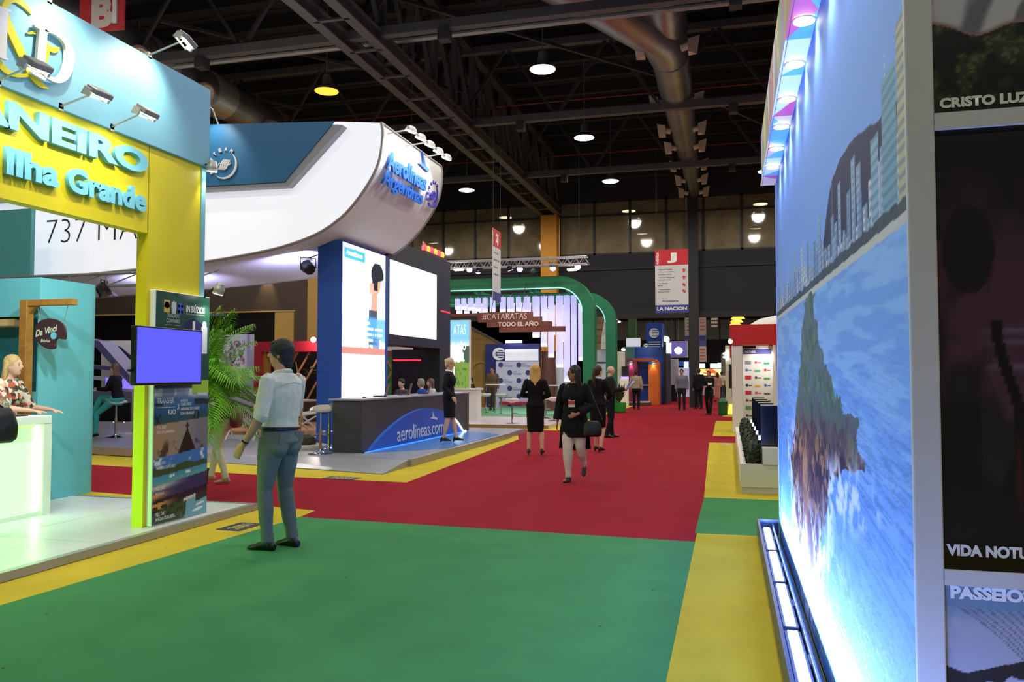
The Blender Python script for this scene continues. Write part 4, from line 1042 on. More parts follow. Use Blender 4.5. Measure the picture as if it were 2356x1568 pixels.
# lettering on the curved end
m_abl = M('airline blue letters', (44, 104, 196), .4)
FE = FX(-6.25)
qe = px_on_X(-6.18)
a_ = qe(889, 385); b_ = qe(975, 432)
fe1 = Fr((-6.27, 0, 5.42), (0, 1, 0), (.12, 0, 1)); fe2 = Fr((-6.38, 0, 5.12), (0, 1, 0), (.25, 0, 1))
letters(fe1, 'Aerolíneas', 13.98, 0, 16.0 - 13.98, .36, .02, m_abl, cn, 'letter', bold=.03, ext=.05)
letters(fe2, 'Argentinas', 13.98, -.05, 16.0 - 13.98, .36, .03, m_abl, cn, 'letter', bold=.03, ext=.05)
mo('bird_mark', MB().prism(Fr((-6.25, 0, 5.86), (0, 1, 0), (0, 0, 1)), [(15.55, .05), (16.1, .0), (16.15, .06), (15.95, .1), (15.75, .36), (15.8, .12)], .02, .07), m_abl, cn)
roundel(Fr((-6.31, 16.62, 5.48), (0, 1, 0), (.15, 0, 1)), (0, 0), .26, M('violet emblem', (70, 60, 170), .4), cn, .05)
# row of lamps on a rail above the curved end
rl = thing('lamp_rail', 'rail with five small white lamps above the airline lettering', 'lamp rail', (-5.75, 15.5, 6.3))
def lamp_on_X(px, py, X): return atX(px, py, X)
ra = lamp_on_X(938, 300, -5.75); rb = lamp_on_X(1032, 366, -5.75)
zr = (ra.z + rb.z) / 2
mo('rail', MB().tube([(-5.75, ra.y, zr + .05), (-5.75, rb.y, zr + .05)], .02, 8), m_wht, rl)
for k in range(3):
    y = ra.y + (rb.y - ra.y) * (k + .2) / 2.6
    mo('rail_arm', MB().tube([(-6.28, y, zr + .0), (-5.75, y, zr + .05)], .015, 6), m_wht, rl)
for k in range(5):
    y = ra.y + (rb.y - ra.y) * (k + .3) / 4.6
    h = mo('lamp_head', MB().lathe([(.05, -.1), (.1, -.06), (.12, 0)], 14, (-5.75, y, zr), (-.4, 0, -1)), m_wht, rl, 40)
    mo('lamp_lens', MB().lathe([(.11, .001), (.1, .012)], 14, (-5.75, y, zr), (-.4, 0, -1)), m_spotlens, rl)
    light('rail_beam', 'SPOT', (-5.76, y, zr - .03), 60, (250, 250, 255), to=(-6.35, y, 5.2), angle=110, blend=.8, size=.05, parent=rl)
# lamps washing the underside and the blue panel
def stage_lamp(label, p, d, power, color=(190, 195, 255), size=.16, angle=70, lens=True, es=6, hang=None):
    p, d = V(p), V(d).normalized()
    t = thing('stage_light', label, 'stage light', p)
    sd = d.cross(V((0, 0, 1))); sd = sd.normalized() if sd.length > .05 else V((1, 0, 0)); fr = Fr(p, sd, sd.cross(d) * -1 if False else d.cross(sd) * -1)
    mo('housing', MB().lathe([(size * .45, -size * 1.2), (size * .6, -size), (size * .62, -size * .3), (size * .7, 0)], 8, p, d), m_blk, t, 30)
    mo('yoke', MB().tube([p + sd * size * .8 - d * size * .5, p + sd * size * .8 - d * size * .5 + V((0, 0, size)), p - sd * size * .8 - d * size * .5 + V((0, 0, size)), p - sd * size * .8 - d * size * .5], .012, 6), m_blk, t)
    if hang is not None: mo('hanging_rod', MB().tube([p - d * size * .5 + V((0, 0, size)), V(hang)], .012, 6), m_blk, t)
    mo('barn_door', MB().fbox(Fr(p + d * .01, sd, d), -size * .6, size * .6, 0, size * .5, size * .62, size * .64), m_blk, t)
    if lens: mo('lens', MB().lathe([(size * .6, .001), (size * .55, .012)], 12, p, d), M('stage lens %d' % es, (225, 225, 255), .3, em=color, es=es), t)
    if power: light('stage_beam', 'SPOT', p + d * .03, power, color, to=p + d, angle=angle, blend=.7, size=.05, parent=t)
    return t
sl = atY(705, 612, 14.45)
stage_lamp('black stage light on the side of the blue screen column', sl, (-.7, .55, .45), 420, (195, 195, 255), .2, 110, hang=(-7.95, 14.6, sl.z + .25))
stage_lamp('stage light washing the canopy underside, beyond the poster', (-11.6, 14.6, 2.9), (-.2, .35, .8), 480, (195, 195, 255), .18, 125, hang=(-11.6, 14.5, 3.66))
cbl = cylinder_spot('small lamp above the blue panel of the canopy', (-9.7, 13.0, 6.7), (.05, .55, -.75), 55, 80, .08)
mo('lamp_arm', MB().tube([(-9.7, 13.74, 6.38), (-9.7, 13.5, 6.7), (-9.7, 13.03, 6.76)], .014, 6), m_arm, cbl)

# ---- blue column with its tall screen
bc = thing('screen_column', 'blue column carrying a tall bright advertising screen', 'column', (-7.66, 15.6, .12))
m_nb = M('royal blue board', (38, 84, 178), .5, noise=.03)
mo('column_body', MB().box(-7.93, -7.4, 14.5, 16.76, .12, 4.18), m_nb, bc, bevel=.006)
def scr(U, Vv):
    z = 1.02 + Vv * 3.14; n1 = fbm(U * 8, z * 8, 2)
    o = np.ones(U.shape + (3,)) * C(250, 252, 255)
    o = mixc(o, C(70, 180, 205), ((U > .03) & (U < .5) & (z > 3.86) & (z < 4.08)) * 1.0)
    o = mixc(o, C(240, 246, 250), ((U > .1) & (U < .42) & (z > 3.93) & (z < 4.0) & (np.sin(U * 160) > -.3)) * .9)
    # traveller lifting a camera
    skinc = C(225, 150, 130)
    arm = (np.abs(U - .72 - .02 * (z - 3)) < .07) & (z < 3.35) & (z > 2.55); o = mixc(o, skinc, arm * 1.0)
    o = mixc(o, C(40, 62, 84), (np.abs(U - .70 - .1 * (2.9 - z)) < .09) & (z < 2.85) & (z > 2.3)) if False else mixc(o, C(40, 62, 84), ((np.abs(U - .70) < .10) & (z < 2.9) & (z > 2.1)) * .9)
    o = mixc(o, skinc, ((((U - .78) / .1) ** 2 + ((z - 3.5) / .24) ** 2) < 1) * 1.0)
    o = mixc(o, C(22, 26, 40), ((((U - .80) / .16) ** 2 + ((z - 3.68) / .26) ** 2 < 1) & (z > 3.52 + .5 * (U - .8))) * 1.0)
    o = mixc(o, C(24, 30, 44), ((np.abs(U - .74) < .07) & (np.abs(z - 3.42) < .1)) * 1.0)
    o = mixc(o, C(235, 170, 150), ((np.abs(U - .66) < .05) & (np.abs(z - 3.36) < .12)) * 1.0)
    o = mixc(o, C(225, 200, 190), ((U > .9) & (z < 3.4) & (z > 2.6)) * .6)
    o = mixc(o, C(90, 165, 225), (sm(2.78, 2.68, z) * sm(2.1, 2.3, z)) * (.35 + .5 * (U > .55)))
    for zc, a, b in ((2.6, .3, .62), (2.48, .12, .95), (2.36, .3, .95), (2.24, .1, .9), (2.12, .55, .95)):
        o = mixc(o, C(248, 250, 255), ((np.abs(z - zc) < .03) & (U > a) & (U < b) & (vnoise(U * 60, z * 3, 4) > .3)) * .9)
    o = mixc(o, C(70, 120, 175), ((np.abs(U - .78) < .08) & (z < 2.3) & (z > 1.95)) * .8)
    o = mixc(o, C(190, 130, 118), ((z < 2.06 + .04 * n1) & (z > 1.93)) * 1.0)
    return o
picture('screen', FX(-7.4), 14.53, 16.6, 1.02, 4.16, .004, 80, 130, scr, Mattr('led screen', .3, es=1.15), bc)
text(FX(-7.4), 'Aerolíneas', 14.68, 3.93, .75, .1, .006, M('screen white', (250, 252, 255), .4, em=(250, 252, 255), es=1), bc, 'screen_lettering', bold=.02)
# ---- dark wall with the big screen
dw = thing('screen_wall', 'dark navy overhead wall with a large white screen', 'screen', (-7.65, 19, .12))
m_navy = M('dark navy board', (30, 28, 52), .5)
mo('overhead_wall', MB().box(-7.95, -7.42, 16.78, 21.05, 2.2, 4.62), m_navy, dw)
mo('pillar', MB().box(-7.95, -7.42, 20.2, 21.05, .12, 2.2), M('black board', (20, 18, 24), .5), dw)
mo('rear_wall', MB().box(-9.1, -7.96, 20.9, 21.0, .12, 2.2), M('black board', (20, 18, 24), .5), dw)
mo('screen', MB().box(-7.42, -7.40, 16.9, 19.9, 2.43, 4.13), M('white led screen', (250, 252, 255), .4, em=(238, 244, 255), es=1.5), dw)
m_redled = M('red led', (255, 30, 40), .4, em=(255, 25, 40), es=5)
mo('red_led_line', MB().box(-9.05, -7.96, 20.885, 20.9, 1.90, 1.93), m_redled, dw); mo('red_led_line', MB().box(-7.42, -7.41, 20.3, 21.0, 3.2, 3.23), m_redled, dw)
rd = thing('beacon_bar', 'bar of red and amber lights on top of the dark screen wall', 'light bar', (-7.6, 20.3, 4.62))
for k in range(6):
    y = 19.5 + k * .27
    mo('beacon', MB().lathe([(.05, .06), (.07, .12), (.06, .2), (.02, .24)], 12, (-7.6, y, 4.66)), M('beacon %d' % (k % 2), (255, 60, 40), .4, em=(255, 90, 30) if k in (1, 2) else (255, 30, 40), es=7), rd, 50)
mo('bar', MB().box(-7.68, -7.52, 19.38, 21.0, 4.622, 4.72), M('beacon bar', (90, 60, 70), .4), rd)
mo('bar_handle', MB().tube([(-7.6, 19.4, 4.7), (-7.6, 19.42, 4.95), (-7.6, 19.6, 4.9)], .02, 6), m_arm, rd)

# ---- reception counter of the airline
ac = thing('reception_counter', 'long dark grey airline counter with blue arch front', 'counter', (-6.55, 16, .12))
m_dg = M('anthracite laminate', (62, 61, 65), .5, noise=.04, nscale=4)
mo('body', MB().box(-6.85, -6.27, 13.12, 19.2, .12, 1.04), m_dg, ac, bevel=.004)
mo('top', MB().box(-6.92, -6.25, 13.08, 19.25, 1.04, 1.075), M('counter top', (150, 150, 158), .3), ac, bevel=.004)
qc = px_on_X(-6.22)
arc = [qc(*p) for p in ((836, 1058), (868, 1012), (905, 976), (945, 949), (985, 938), (1020, 946), (1045, 964), (1060, 985), (1070, 1002))]
arc = [(p.x, max(p.y, .125)) for p in crom([(a, b, 0) for a, b in arc], 5)]
arc[0] = (arc[0][0], .125); arc[-1] = (arc[-1][0], .125)
m_ab = M('arch blue', (36, 92, 200), .4)
mo('blue_arch', MB().prism(FX(-6.27), arc, .002, .07), m_ab, ac)
mo('arch_light', MB().tube([FX(-6.27).pt(a, b, .06) for a, b in arc[-12:]], .03, 6), M('cool led', (235, 245, 255), .4, em=(225, 240, 255), es=6), ac)
b0 = qc(911, 1016); b1 = qc(1016, 975)
text(FX(-6.2), 'aerolineas.com', b0[0], b0[1], b1[0] - b0[0] + .05, .29, .002, M('silver lettering', (205, 214, 228), .4), ac, 'arch_lettering', bold=.0, ext=.01)
bp = qc(997, 958)
mo('bird_mark', MB().prism(FX(-6.2), [(bp[0] - .25, bp[1] - .02), (bp[0] + .15, bp[1] - .08), (bp[0] + .2, bp[1] - .04), (bp[0] - .0, bp[1] + .0), (bp[0] - .12, bp[1] + .12), (bp[0] - .1, bp[1])], .0, .01), M('silver lettering', (205, 214, 228), .4), ac)
mo('base_led', MB().box(-6.2, -6.185, arc[0][0], arc[-1][0], .125, .138), M('blue led', (90, 160, 255), .4, em=(50, 130, 255), es=1.3), ac)
mo('blue_floor_glow', MB().prism(ZF, [(-6.2, 13.15), (-5.75, 13.6), (-5.1, 14.4), (-5.1, 18.0), (-6.2, 19.0)], .121, .124), M('painted blue glow', (64, 122, 196), .25), ac)  # blue LED glow on the grey platform, put in as a coloured sheet
def laptop(label, loc, rz):
    t = thing('laptop', label, 'laptop', loc, rz, 'laptops on the airline counter')
    mo('keyboard_base', MB().box(-.16, .16, -.11, .11, 0, .018), m_blk, t, local=True, bevel=.003)
    mo('lid', MB().prism(Fr((0, .11, .018), (1, 0, 0), (0, .25, 1)), [(-.16, 0), (.16, 0), (.16, .23), (-.16, .23)], -.005, .01), M('dark red lid', (84, 18, 34), .35), t, local=True, bevel=.003)
    return t
for (px, nm) in ((877, 'nearest the white screen'), (931, 'in the middle of the counter'), (976, 'beside the flight attendant')):
    p = atX(px, 897, -6.62); laptop('open laptop with dark red lid, ' + nm, (-6.62, p.y - .05, 1.076), math.radians(-75))
mo('computer_mouse', MB().ell((-6.55, atX(838, 913, -6.55).y, 1.083), .03, .05, .018), m_blk, None, 60, label='small black mouse near the counter end', cat='mouse')

# ---- bar stools
m_chr = M('chrome', (200, 204, 210), .12, metal=1.0)
m_seat = M('white leather seat', (220, 216, 208), .4)
def stool_proto(name='bar_stool', h=.78):
    t = thing(name, '', 'stool')
    mo('base', MB().lathe([(.21, 0), (.21, .012), (.08, .03), (.035, .06), (.03, .08)], 24), m_chr, t, 40, local=True)
    mo('column', MB().tube([(0, 0, .06), (0, 0, .45)], .028, 12), m_chr, t, 50, local=True)
    mo('gas_lift', MB().tube([(0, 0, .44), (0, 0, h - .04)], .019, 10), m_chr, t, 50, local=True)
    mo('foot_ring', MB().tube([(.03 + .0, 0, .33)] + [(.13 * math.cos(a) + .06, .15 * math.sin(a), .33) for a in [math.pi + .9 - k * (2 * math.pi - 1.2) / 0 if False else -2.4 + k * .48 for k in range(11)]], .011, 6), m_chr, t, 50, local=True)
    g = MB(); N = 9
    rows = [(-.19, .05, .035), (-.17, .0, .03), (-.1, -.02, .03), (0, -.025, .03), (.1, -.01, .03), (.17, .015, .03), (.2, .0, .028)]
    g.loft([((x, 0, h + z), (0, .19 * (1 - .25 * abs(x / .2) ** 3), 0), (0, 0, th)) for x, z, th in rows], 16)
    mo('seat', g, m_seat, t, 60, local=True)
    mo('lever', MB().tube([(0, 0, h - .06), (.05, -.12, h - .08)], .007, 6), m_blk, t, local=True)
    return t
st0 = stool_proto()
p = G(737, 1044, .12); st0.location = (p.x, p.y, .12); st0.rotation_euler = (0, 0, 2.2)
st0['label'] = 'white bar stool with chrome column, left of the pair by the counter'; st0['group'] = 'white chrome bar stools'
p = G(757, 1034, .12); dup(st0, (p.x, p.y, .12), 2.6, 'white bar stool with chrome column, right of the pair by the counter', 'white chrome bar stools')

# ---- lounge deck left of the column
wd = thing('lounge_deck', 'low wooden deck of the lounge behind the palm', 'deck', (-11, 17, .12))
for k in range(12):
    y0 = 15.6 + k * .3
    mo('plank', MB().box(-13.2, -8.4, y0 + .004, y0 + .296, .122, .26), M('deck wood', (190, 140, 84), .5, noise=.2, nscale=6), wd)
mo('step', MB().box(-13.2, -8.2, 15.15, 15.58, .122, .19), M('white step', (196, 196, 200), .4), wd)
def deck_chair(label, loc, rz):
    t = thing('deck_chair', label, 'chair', loc, rz, 'white slatted deck chairs')
    mw = M('chair white', (236, 232, 222), .5); ms = M('chair canvas', (214, 202, 178), .7)
    for k in range(8):
        x = -.24 + k * .068
        mo('back_slat', MB().bar((x, -.18, .34), (x, -.48, .95), .055, .014), ms, t, local=True)
        mo('seat_slat', MB().bar((x, -.18, .33), (x, .42, .40), .055, .014), ms, t, local=True)
    for sx in (-1, 1):
        mo('rail', MB().tube([(sx * .29, .45, .41), (sx * .29, -.18, .34), (sx * .29, -.5, .98)], .022, 8), mw, t, 50, local=True)
        mo('leg', MB().tube([(sx * .29, .4, .4), (sx * .29, -.35, 0)], .02, 8), mw, t, 50, local=True)
        mo('leg', MB().tube([(sx * .29, -.3, .58), (sx * .29, .3, 0)], .02, 8), mw, t, 50, local=True)
    mo('crossbar', MB().tube([(-.29, -.5, .98), (.29, -.5, .98)], .024, 8), mw, t, 50, local=True)
    mo('crossbar', MB().tube([(-.29, .45, .41), (.29, .45, .41)], .022, 8), mw, t, 50, local=True)
    return t
p = G(560, 1010, .12); deck_chair('white slatted deck chair seen from behind, beside the palm', (p.x, p.y, .12), math.radians(20))
p = G(690, 990, .26); deck_chair('white deck chair behind the standing man', (p.x, p.y, .26), math.radians(-40))
def small_table(label, loc, h=.75, r=.35, group=None):
    t = thing('round_table', label, 'table', loc, 0, group)
    mo('table_top', MB().lathe([(r, h - .03), (r, h), (r - .01, h + .004)], 28), m_wht, t, 40, local=True)
    mo('stem', MB().tube([(0, 0, .02), (0, 0, h - .03)], .03, 10), m_chr, t, 50, local=True)
    mo('foot', MB().lathe([(r * .6, 0), (r * .6, .012), (.05, .03)], 24), m_chr, t, 40, local=True)
    return t
p = G(545, 985, .26); small_table('small white table beside the slatted deck chair', (p.x - .3, p.y + 1.2, .26), .75, .38)
small_table('white table between the deck chair and the red pergola', (p.x + .8, p.y + 1.6, .26), .62, .38)
# plant tub and leaning bamboo by the column
rk = thing('pampas_plant', 'dry grassy plant on pebbles beside the blue column', 'plant', (G(700, 1030, .12).x, G(700, 1030, .12).y, .12))
c_ = rk.location
ob('moss_mound', remesh(MB().ell((c_.x, c_.y, .24), .24, .2, .14).ell((c_.x + .1, c_.y, .26), .14, .14, .1), 'moss_mound', .02, 1, .03, 30), M('moss', (58, 52, 32), .9, noise=.4, nscale=30), rk)
mo('pebble_tray', MB().lathe([(.42, .002), (.42, .06), (.38, .07)], 20, (c_.x, c_.y, .12)), M('pale pebbles', (190, 186, 178), .8, noise=.3, nscale=50, bump=.8, bscale=60), rk, 40)
for k in range(1):
    mo('bamboo_stem', MB().tube([(c_.x + .05 * k - .1, c_.y, .3), (c_.x + .09 * k - .05, c_.y + .02 * k, 1.0), (c_.x + .03 * k - .2 + .12 * k, c_.y, 1.75)], [.016, .014, .01], 6), M('bamboo', (150, 118, 60), .5, noise=.2), rk)
for k in range(9):
    a = k * 2.4; r = .12 + .008 * k
    p0 = V((c_.x + .1, c_.y, 1.5 + .02 * (k % 7))); e = V((math.cos(a), math.sin(a), .3)); ww = V((-math.sin(a), math.cos(a), 0)) * .02
    mo('leaf', MB().add([p0, p0 + e * .12 + ww, p0 + e * (.22 + .1 * (k % 3) / 2) + V((0, 0, -.05)), p0 + e * .12 - ww], [(0, 1, 2, 3)]), M('dark leaf', (48, 70, 36), .5), rk)

# ---- red pergola with wooden lattice
YP = 19.4; qp = px_on_Y(YP)
pg = thing('red_pergola', 'red framed booth with crossed wooden lattice', 'booth', (-11.5, YP, .12))
m_rp = M('crimson board', (168, 26, 46), .5)
x0, z1 = qp(571, 786); x1, z0 = qp(742, 808)
mo('top_beam', MB().box(x0, x1 + .6, YP, YP + .5, z0, z1), m_rp, pg)
xa, _ = qp(571, 900); xb, _ = qp(600, 900)
mo('post', MB().box(xa, xb, YP, YP + .5, .12, z0), m_rp, pg)
mo('post', MB().box(x1 + .35, x1 + .6, YP, YP + .5, .12, z0), m_rp, pg)
mo('inner_post', MB().box(xb, xb + .1, YP + .1, YP + .3, .12, z0), m_wood, pg)
mo('back_board', MB().box(x0, x1 + .6, YP + 1.6, YP + 1.65, .12, z1), M('black board', (20, 18, 24), .5), pg)
m_lat = M('lattice wood', (190, 128, 74), .5, noise=.15, nscale=10)
xl0 = qp(612, 900)[0]; xl1 = qp(722, 900)[0]; wid_ = (xl1 - xl0) / 2
for k in range(-2, 4):
    for sgn in (1, -1):
        xa_ = xl0 + k * wid_ * .5; xb_ = xa_ + sgn * wid_ * 1.15
        lo_z, hi_z = z0 - 1.35, z0
        # clip to the opening
        def cl(xs_, zs_, xe, ze):
            pts = []
            for t_ in [i / 40 for i in range(41)]:
                x_ = xs_ + (xe - xs_) * t_
                if xl0 - .02 <= x_ <= xl1 + .02: pts.append((x_, zs_ + (ze - zs_) * t_))
            return pts
        pp_ = cl(xa_, lo_z, xb_, hi_z)
        if len(pp_) > 6: mo('lattice_bar', MB().bar((pp_[0][0], YP + .2 + .02 * sgn, pp_[0][1]), (pp_[-1][0], YP + .2 + .02 * sgn, pp_[-1][1]), .03, .05), m_lat, pg)
mo('lower_board', MB().box(xb, x1 + .35, YP + .15, YP + .3, .12, z0 - 1.3), M('dark timber', (70, 44, 30), .7), pg)
lp = atY(721, 781, YP - .2)
lb = thing('globe_lamp', 'small bright round lamp at the end of the red beam', 'lamp', lp)
mo('globe', MB().ell(lp, .07, .07, .07), M('globe glow', (255, 250, 240), .3, em=(255, 250, 240), es=18), lb, 60); mo('stem', MB().tube([(lp.x, lp.y, lp.z), (lp.x, YP + .05, lp.z)], .015, 6), m_blk, lb)
light('globe_light', 'POINT', lp + V((0, -.1, 0)), 25, (255, 245, 230), size=.08, parent=lb)

# ---- brown building behind
YB = 25.5; qb = px_on_Y(YB)
bb = thing('brown_pavilion', 'dark brown pavilion with tan posts behind the red pergola', 'pavilion', (-14, YB, 0))
m_br = M('brown board', (74, 62, 54), .6); m_tan = M('tan board', (186, 152, 84), .55)
xA = -26; xB = qb(742, 700)[0] + 1.2; zt = qb(600, 640)[1] + .3; zm = qb(600, 716)[1]
mo('fascia', MB().box(xA, xB, YB, YB + .3, zm, zt), m_br, bb)
x2 = qb(632, 750)[0]; x3 = qb(676, 750)[0]; x4 = qb(708, 700)[0]; x5 = qb(731, 700)[0]
mo('tan_post', MB().box(x2, x3, YB, YB + .3, .01, zm), m_tan, bb); mo('brown_post', MB().box(x3, x4, YB, YB + .3, .01, zm), m_br, bb); mo('tan_post', MB().box(x4, x5, YB - .02, YB + .3, .01, zt), m_tan, bb)
mo('brown_post', MB().box(x5, xB, YB, YB + .3, .01, zm), m_br, bb)
mo('back', MB().box(xA, x3, YB + 3, YB + 3.1, .01, zm), M('black board', (20, 18, 24), .5), bb)
mo('ledge', MB().box(xA, x3 + .05, YB - .03, YB, zm - .03, zm + .02), m_tan, bb)
w0 = qb(488, 716)[0]; w1 = qb(522, 716)[0]
mo('sign_board', MB().box(w0 - .6, w1, YB - .06, YB - .02, qb(500, 728)[1], zm - .03), M('violet sign', (70, 62, 130), .5), bb)
text(FY(YB - .06), 'PABELLON', w0 - .5, qb(500, 725)[1], w1 - w0 + .4, .08, .004, m_tx2, bb, 'sign_lettering')
lp2 = atY(597, 652, YB - .5)
wsp = cylinder_spot('warm clip spotlight on the brown pavilion', (lp2.x, YB - .35, zt - .05), (0, .45, -1), 60, 55, .06, color=(255, 225, 170))
mo('bracket', MB().bar((lp2.x, YB + .02, zt - .02), (lp2.x, YB - .36, zt + .02), .025), m_blk, wsp)

# ---- white exhibit board with flowers, behind the palm
YE = 17.0; qx = px_on_Y(YE)
eb = thing('exhibit_board', 'tall white board with colourful pictures behind the palm', 'board', (-12, YE, .26))
xa, zt = qx(498, 770); xb, _ = qx(572, 770)
mo('board', MB().box(xa - .8, xb, YE, YE + .12, .262, zt), m_wht, eb)
mo('side_edge', MB().box(xb - .02, xb + .06, YE - .03, YE + .15, .262, zt), M('grey violet edge', (170, 170, 190), .5), eb)
def exh(U, Vv):
    n = fbm(U * 14, Vv * 20, 3); o = np.ones(U.shape + (3,)) * C(232, 230, 228)
    o = mixc(o, C(60, 70, 60), sm(.48, .6, n) * .8); o = mixc(o, C(190, 80, 50), sm(.55, .62, fbm(U * 9, Vv * 11, 8)) * .9)
    return mixc(o, C(60, 60, 130), sm(.58, .64, fbm(U * 8, Vv * 9, 18)) * .9)
picture('pictures', FY(YE), xa, xb - .1, 1.0, zt - .15, .003, 60, 90, exh, Mattr('exhibit print', .5), eb)

# ---- teal tower, lighting truss, violet booth seen past the partition
tt = thing('teal_tower', 'plain dark teal tower beyond the cyan partition', 'tower', (-15, 13.05, .12))
xq = atY(72, 500, 13.0).x
mo('tower_front', MB().box(-18, xq, 13.0, 13.06, .12, 4.85), M('sea green board', (84, 166, 168), .6), tt)
mo('tower_side', MB().box(xq - .05, xq, 13.06, 13.1, .12, 4.85), M('sea green board', (84, 166, 168), .6), tt)
mo('tower_plinth', MB().box(-18, xq + .03, 12.97, 13.14, .12, .25), m_teal_d, tt)
YT = 12.9
tr = thing('lighting_truss', 'thin grey lighting truss above the cyan partition', 'truss', (-12, YT, .12))
m_tr = M('truss grey', (150, 156, 156), .45, metal=.4)
zT1 = atY(150, 633, YT).z; zT0 = atY(300, 656, YT).z
for z_ in (zT1, zT0): mo('chord', MB().tube([(-18, YT, z_), (-9.5, YT, z_)], .03, 8), m_tr, tr)
for k in range(10):
    xk = -17.6 + k * .86
    mo('brace', MB().tube([(xk, YT, zT0), (xk + .8, YT, zT1)], .014, 6), m_tr, tr); mo('strut', MB().tube([(xk, YT, zT0), (xk, YT, zT1)], .02, 6), m_tr, tr)
mo('leg', MB().tube([(-9.55, YT, .12), (-9.55, YT, zT1)], .04, 8), m_tr, tr); mo('leg', MB().tube([(-17.9, YT, .12), (-17.9, YT, zT1)], .04, 8), m_tr, tr)
p = atY(246, 678, YT)
stage_lamp('black stage light hanging beside the cyan partition', p, (.5, .2, -.8), 0, size=.2, lens=False, hang=(p.x, YT, zT0))
YV = 20.8; qv = px_on_Y(YV)
vb = thing('violet_booth', 'white and violet booth with slanting walls behind the seated woman', 'booth', (-16.5, YV, .02))
m_vi = M('violet grey board', (120, 116, 168), .5); m_vw = M('bright white board', (236, 238, 244), .5)
Q = lambda pts: [qv(*p) for p in pts]
mo('white_wall', MB().prism(FY(YV + 1.0), Q([(180, 780), (330, 780), (330, 1000), (180, 1000)]), 0, .05), m_vw, vb)
mo('slanting_beam', MB().prism(FY(YV), Q([(180, 772), (262, 786), (330, 862), (330, 882), (254, 800), (180, 790)]), 0, .6), m_vi, vb)
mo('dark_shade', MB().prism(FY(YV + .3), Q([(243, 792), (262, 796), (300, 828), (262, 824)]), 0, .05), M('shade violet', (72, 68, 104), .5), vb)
mo('beam_lower', MB().prism(FY(YV), Q([(180, 834), (330, 850), (330, 858), (180, 842)]), 0, .4), m_vi, vb)
mo('shelf', MB().prism(FY(YV), Q([(180, 862), (330, 872), (330, 880), (180, 868)]), 0, .4), m_vw, vb)
mo('screen', MB().prism(FY(YV), Q([(268, 868), (330, 872), (330, 894), (268, 891)]), .42, .45), M('violet screen', (120, 100, 230), .4, em=(130, 110, 255), es=1.2), vb)
mo('counter_base', MB().prism(FY(YV), Q([(180, 896), (330, 900), (330, 985), (180, 985)]), .0, .5), M('grey violet counter', (140, 140, 165), .5), vb)
mo('dark_plinth', MB().prism(FY(YV), Q([(180, 925), (330, 925), (330, 988), (180, 988)]), .5, .56), M('black board', (20, 18, 24), .5), vb)

YR = 26.6; qr = px_on_Y(YR)
t = thing('garden_booth', 'small booth with green panel and brown beam behind the laptops', 'booth', (qr(915, 900)[0], YR, .01))
for nm_, p0_, y0_, p1_, y1_, c_1, gnd in (('beam', 884, 806, 950, 820, M('red brown timber 2', (128, 52, 44), .6), 0), ('green_panel', 886, 822, 921, 890, M('leaf green board', (44, 110, 56), .6), 1), ('white_panel', 923, 822, 944, 890, m_wht, 1), ('sky_strip', 886, 797, 948, 806, M('pale lilac wall', (206, 206, 222), .6), 0)):
    A_ = qr(p0_, y1_); B_ = qr(p1_, y0_); mo(nm_, MB().prism(FY(YR), [(A_[0], .01 if gnd else A_[1]), (B_[0], .01 if gnd else A_[1]), B_, (A_[0], B_[1])], -.1, 0), c_1, t)
for sg_ in (1, -1): A_ = qr(888 if sg_ > 0 else 921, 880); B_ = qr(921 if sg_ > 0 else 888, 822); mo('cross_slat', MB().bar((A_[0], YR - .03, A_[1]), (B_[0], YR - .03, B_[1]), .06), m_wood, t)
# ================================================================ WATERFALL STAND (green arches, hanging strips)
YT2_ = 26.2
wf = thing('stand_platform', 'pale pink and white platform of the waterfall stand', 'platform', (-8, 25, 0))
mo('deck', MB().box(-11.6, -4.85, 21.9, 26.2, .006, .1), M('pale floor', (214, 200, 204), .3), wf)
mo('green_deck', MB().box(-11.6, -4.75, 26.3, 33.0, .006, .12), M('mint floor', (120, 190, 140), .4), wf)
mo('edge', MB().box(-11.6, -4.83, 21.82, 21.9, .006, .1), M('wood edge', (150, 120, 80), .5), wf)
m_arch = M('arch green', (26, 128, 84), .5, noise=.05, nscale=3)
m_mint = M('mint led', (200, 255, 240), .4, em=(150, 240, 240), es=.7)
def arch(label, Y, pxleg, pytop, w, h, R, depth, group):
    xr = atY(pxleg, 800, Y).x; zt = atY(pxleg - 120, pytop, Y).z
    t = thing('green_arch', label, 'arch', (xr, Y, .02), group=group)
    N = 14
    def loop(off):
        pts = [(-11.9, zt - off)]
        r = R - off
        for k in range(N + 1):
            a = math.pi / 2 * (1 - k / N); pts.append((xr + w / 2 - R + r * math.cos(a), zt - R + r * math.sin(a)))
        pts.append((xr + w / 2 - off, .02)); return pts
    A, B = loop(0), loop(w)
    mb = MB(); F = FY(Y)
    for i in range(len(A) - 1): mb.prism(F, [A[i], A[i + 1], B[i + 1], B[i]], -depth, 0)
    mo('frame', mb, m_arch, t); mo('left_leg', MB().box(-12.3, -11.9, Y, Y + depth, .012, zt), m_arch, t)
    mb = MB(); Cc = loop(w + .02)
    mb.tube([(x, Y - .03, z) for x, z in loop(w + .015)][:-1], .018, 6)
    mo('led_edge', mb, m_mint, t)
    return t, xr, zt
GA = 'green rounded arches of the waterfall stand'
a1 = arch('front green rounded arch over the hanging strips', 27.0, 1354, 636, .40, .34, 1.25, .55, GA)
a2 = arch('rear green rounded arch behind the hanging strips', 32.3, 1405, 673, .40, .34, 1.25, .55, GA)
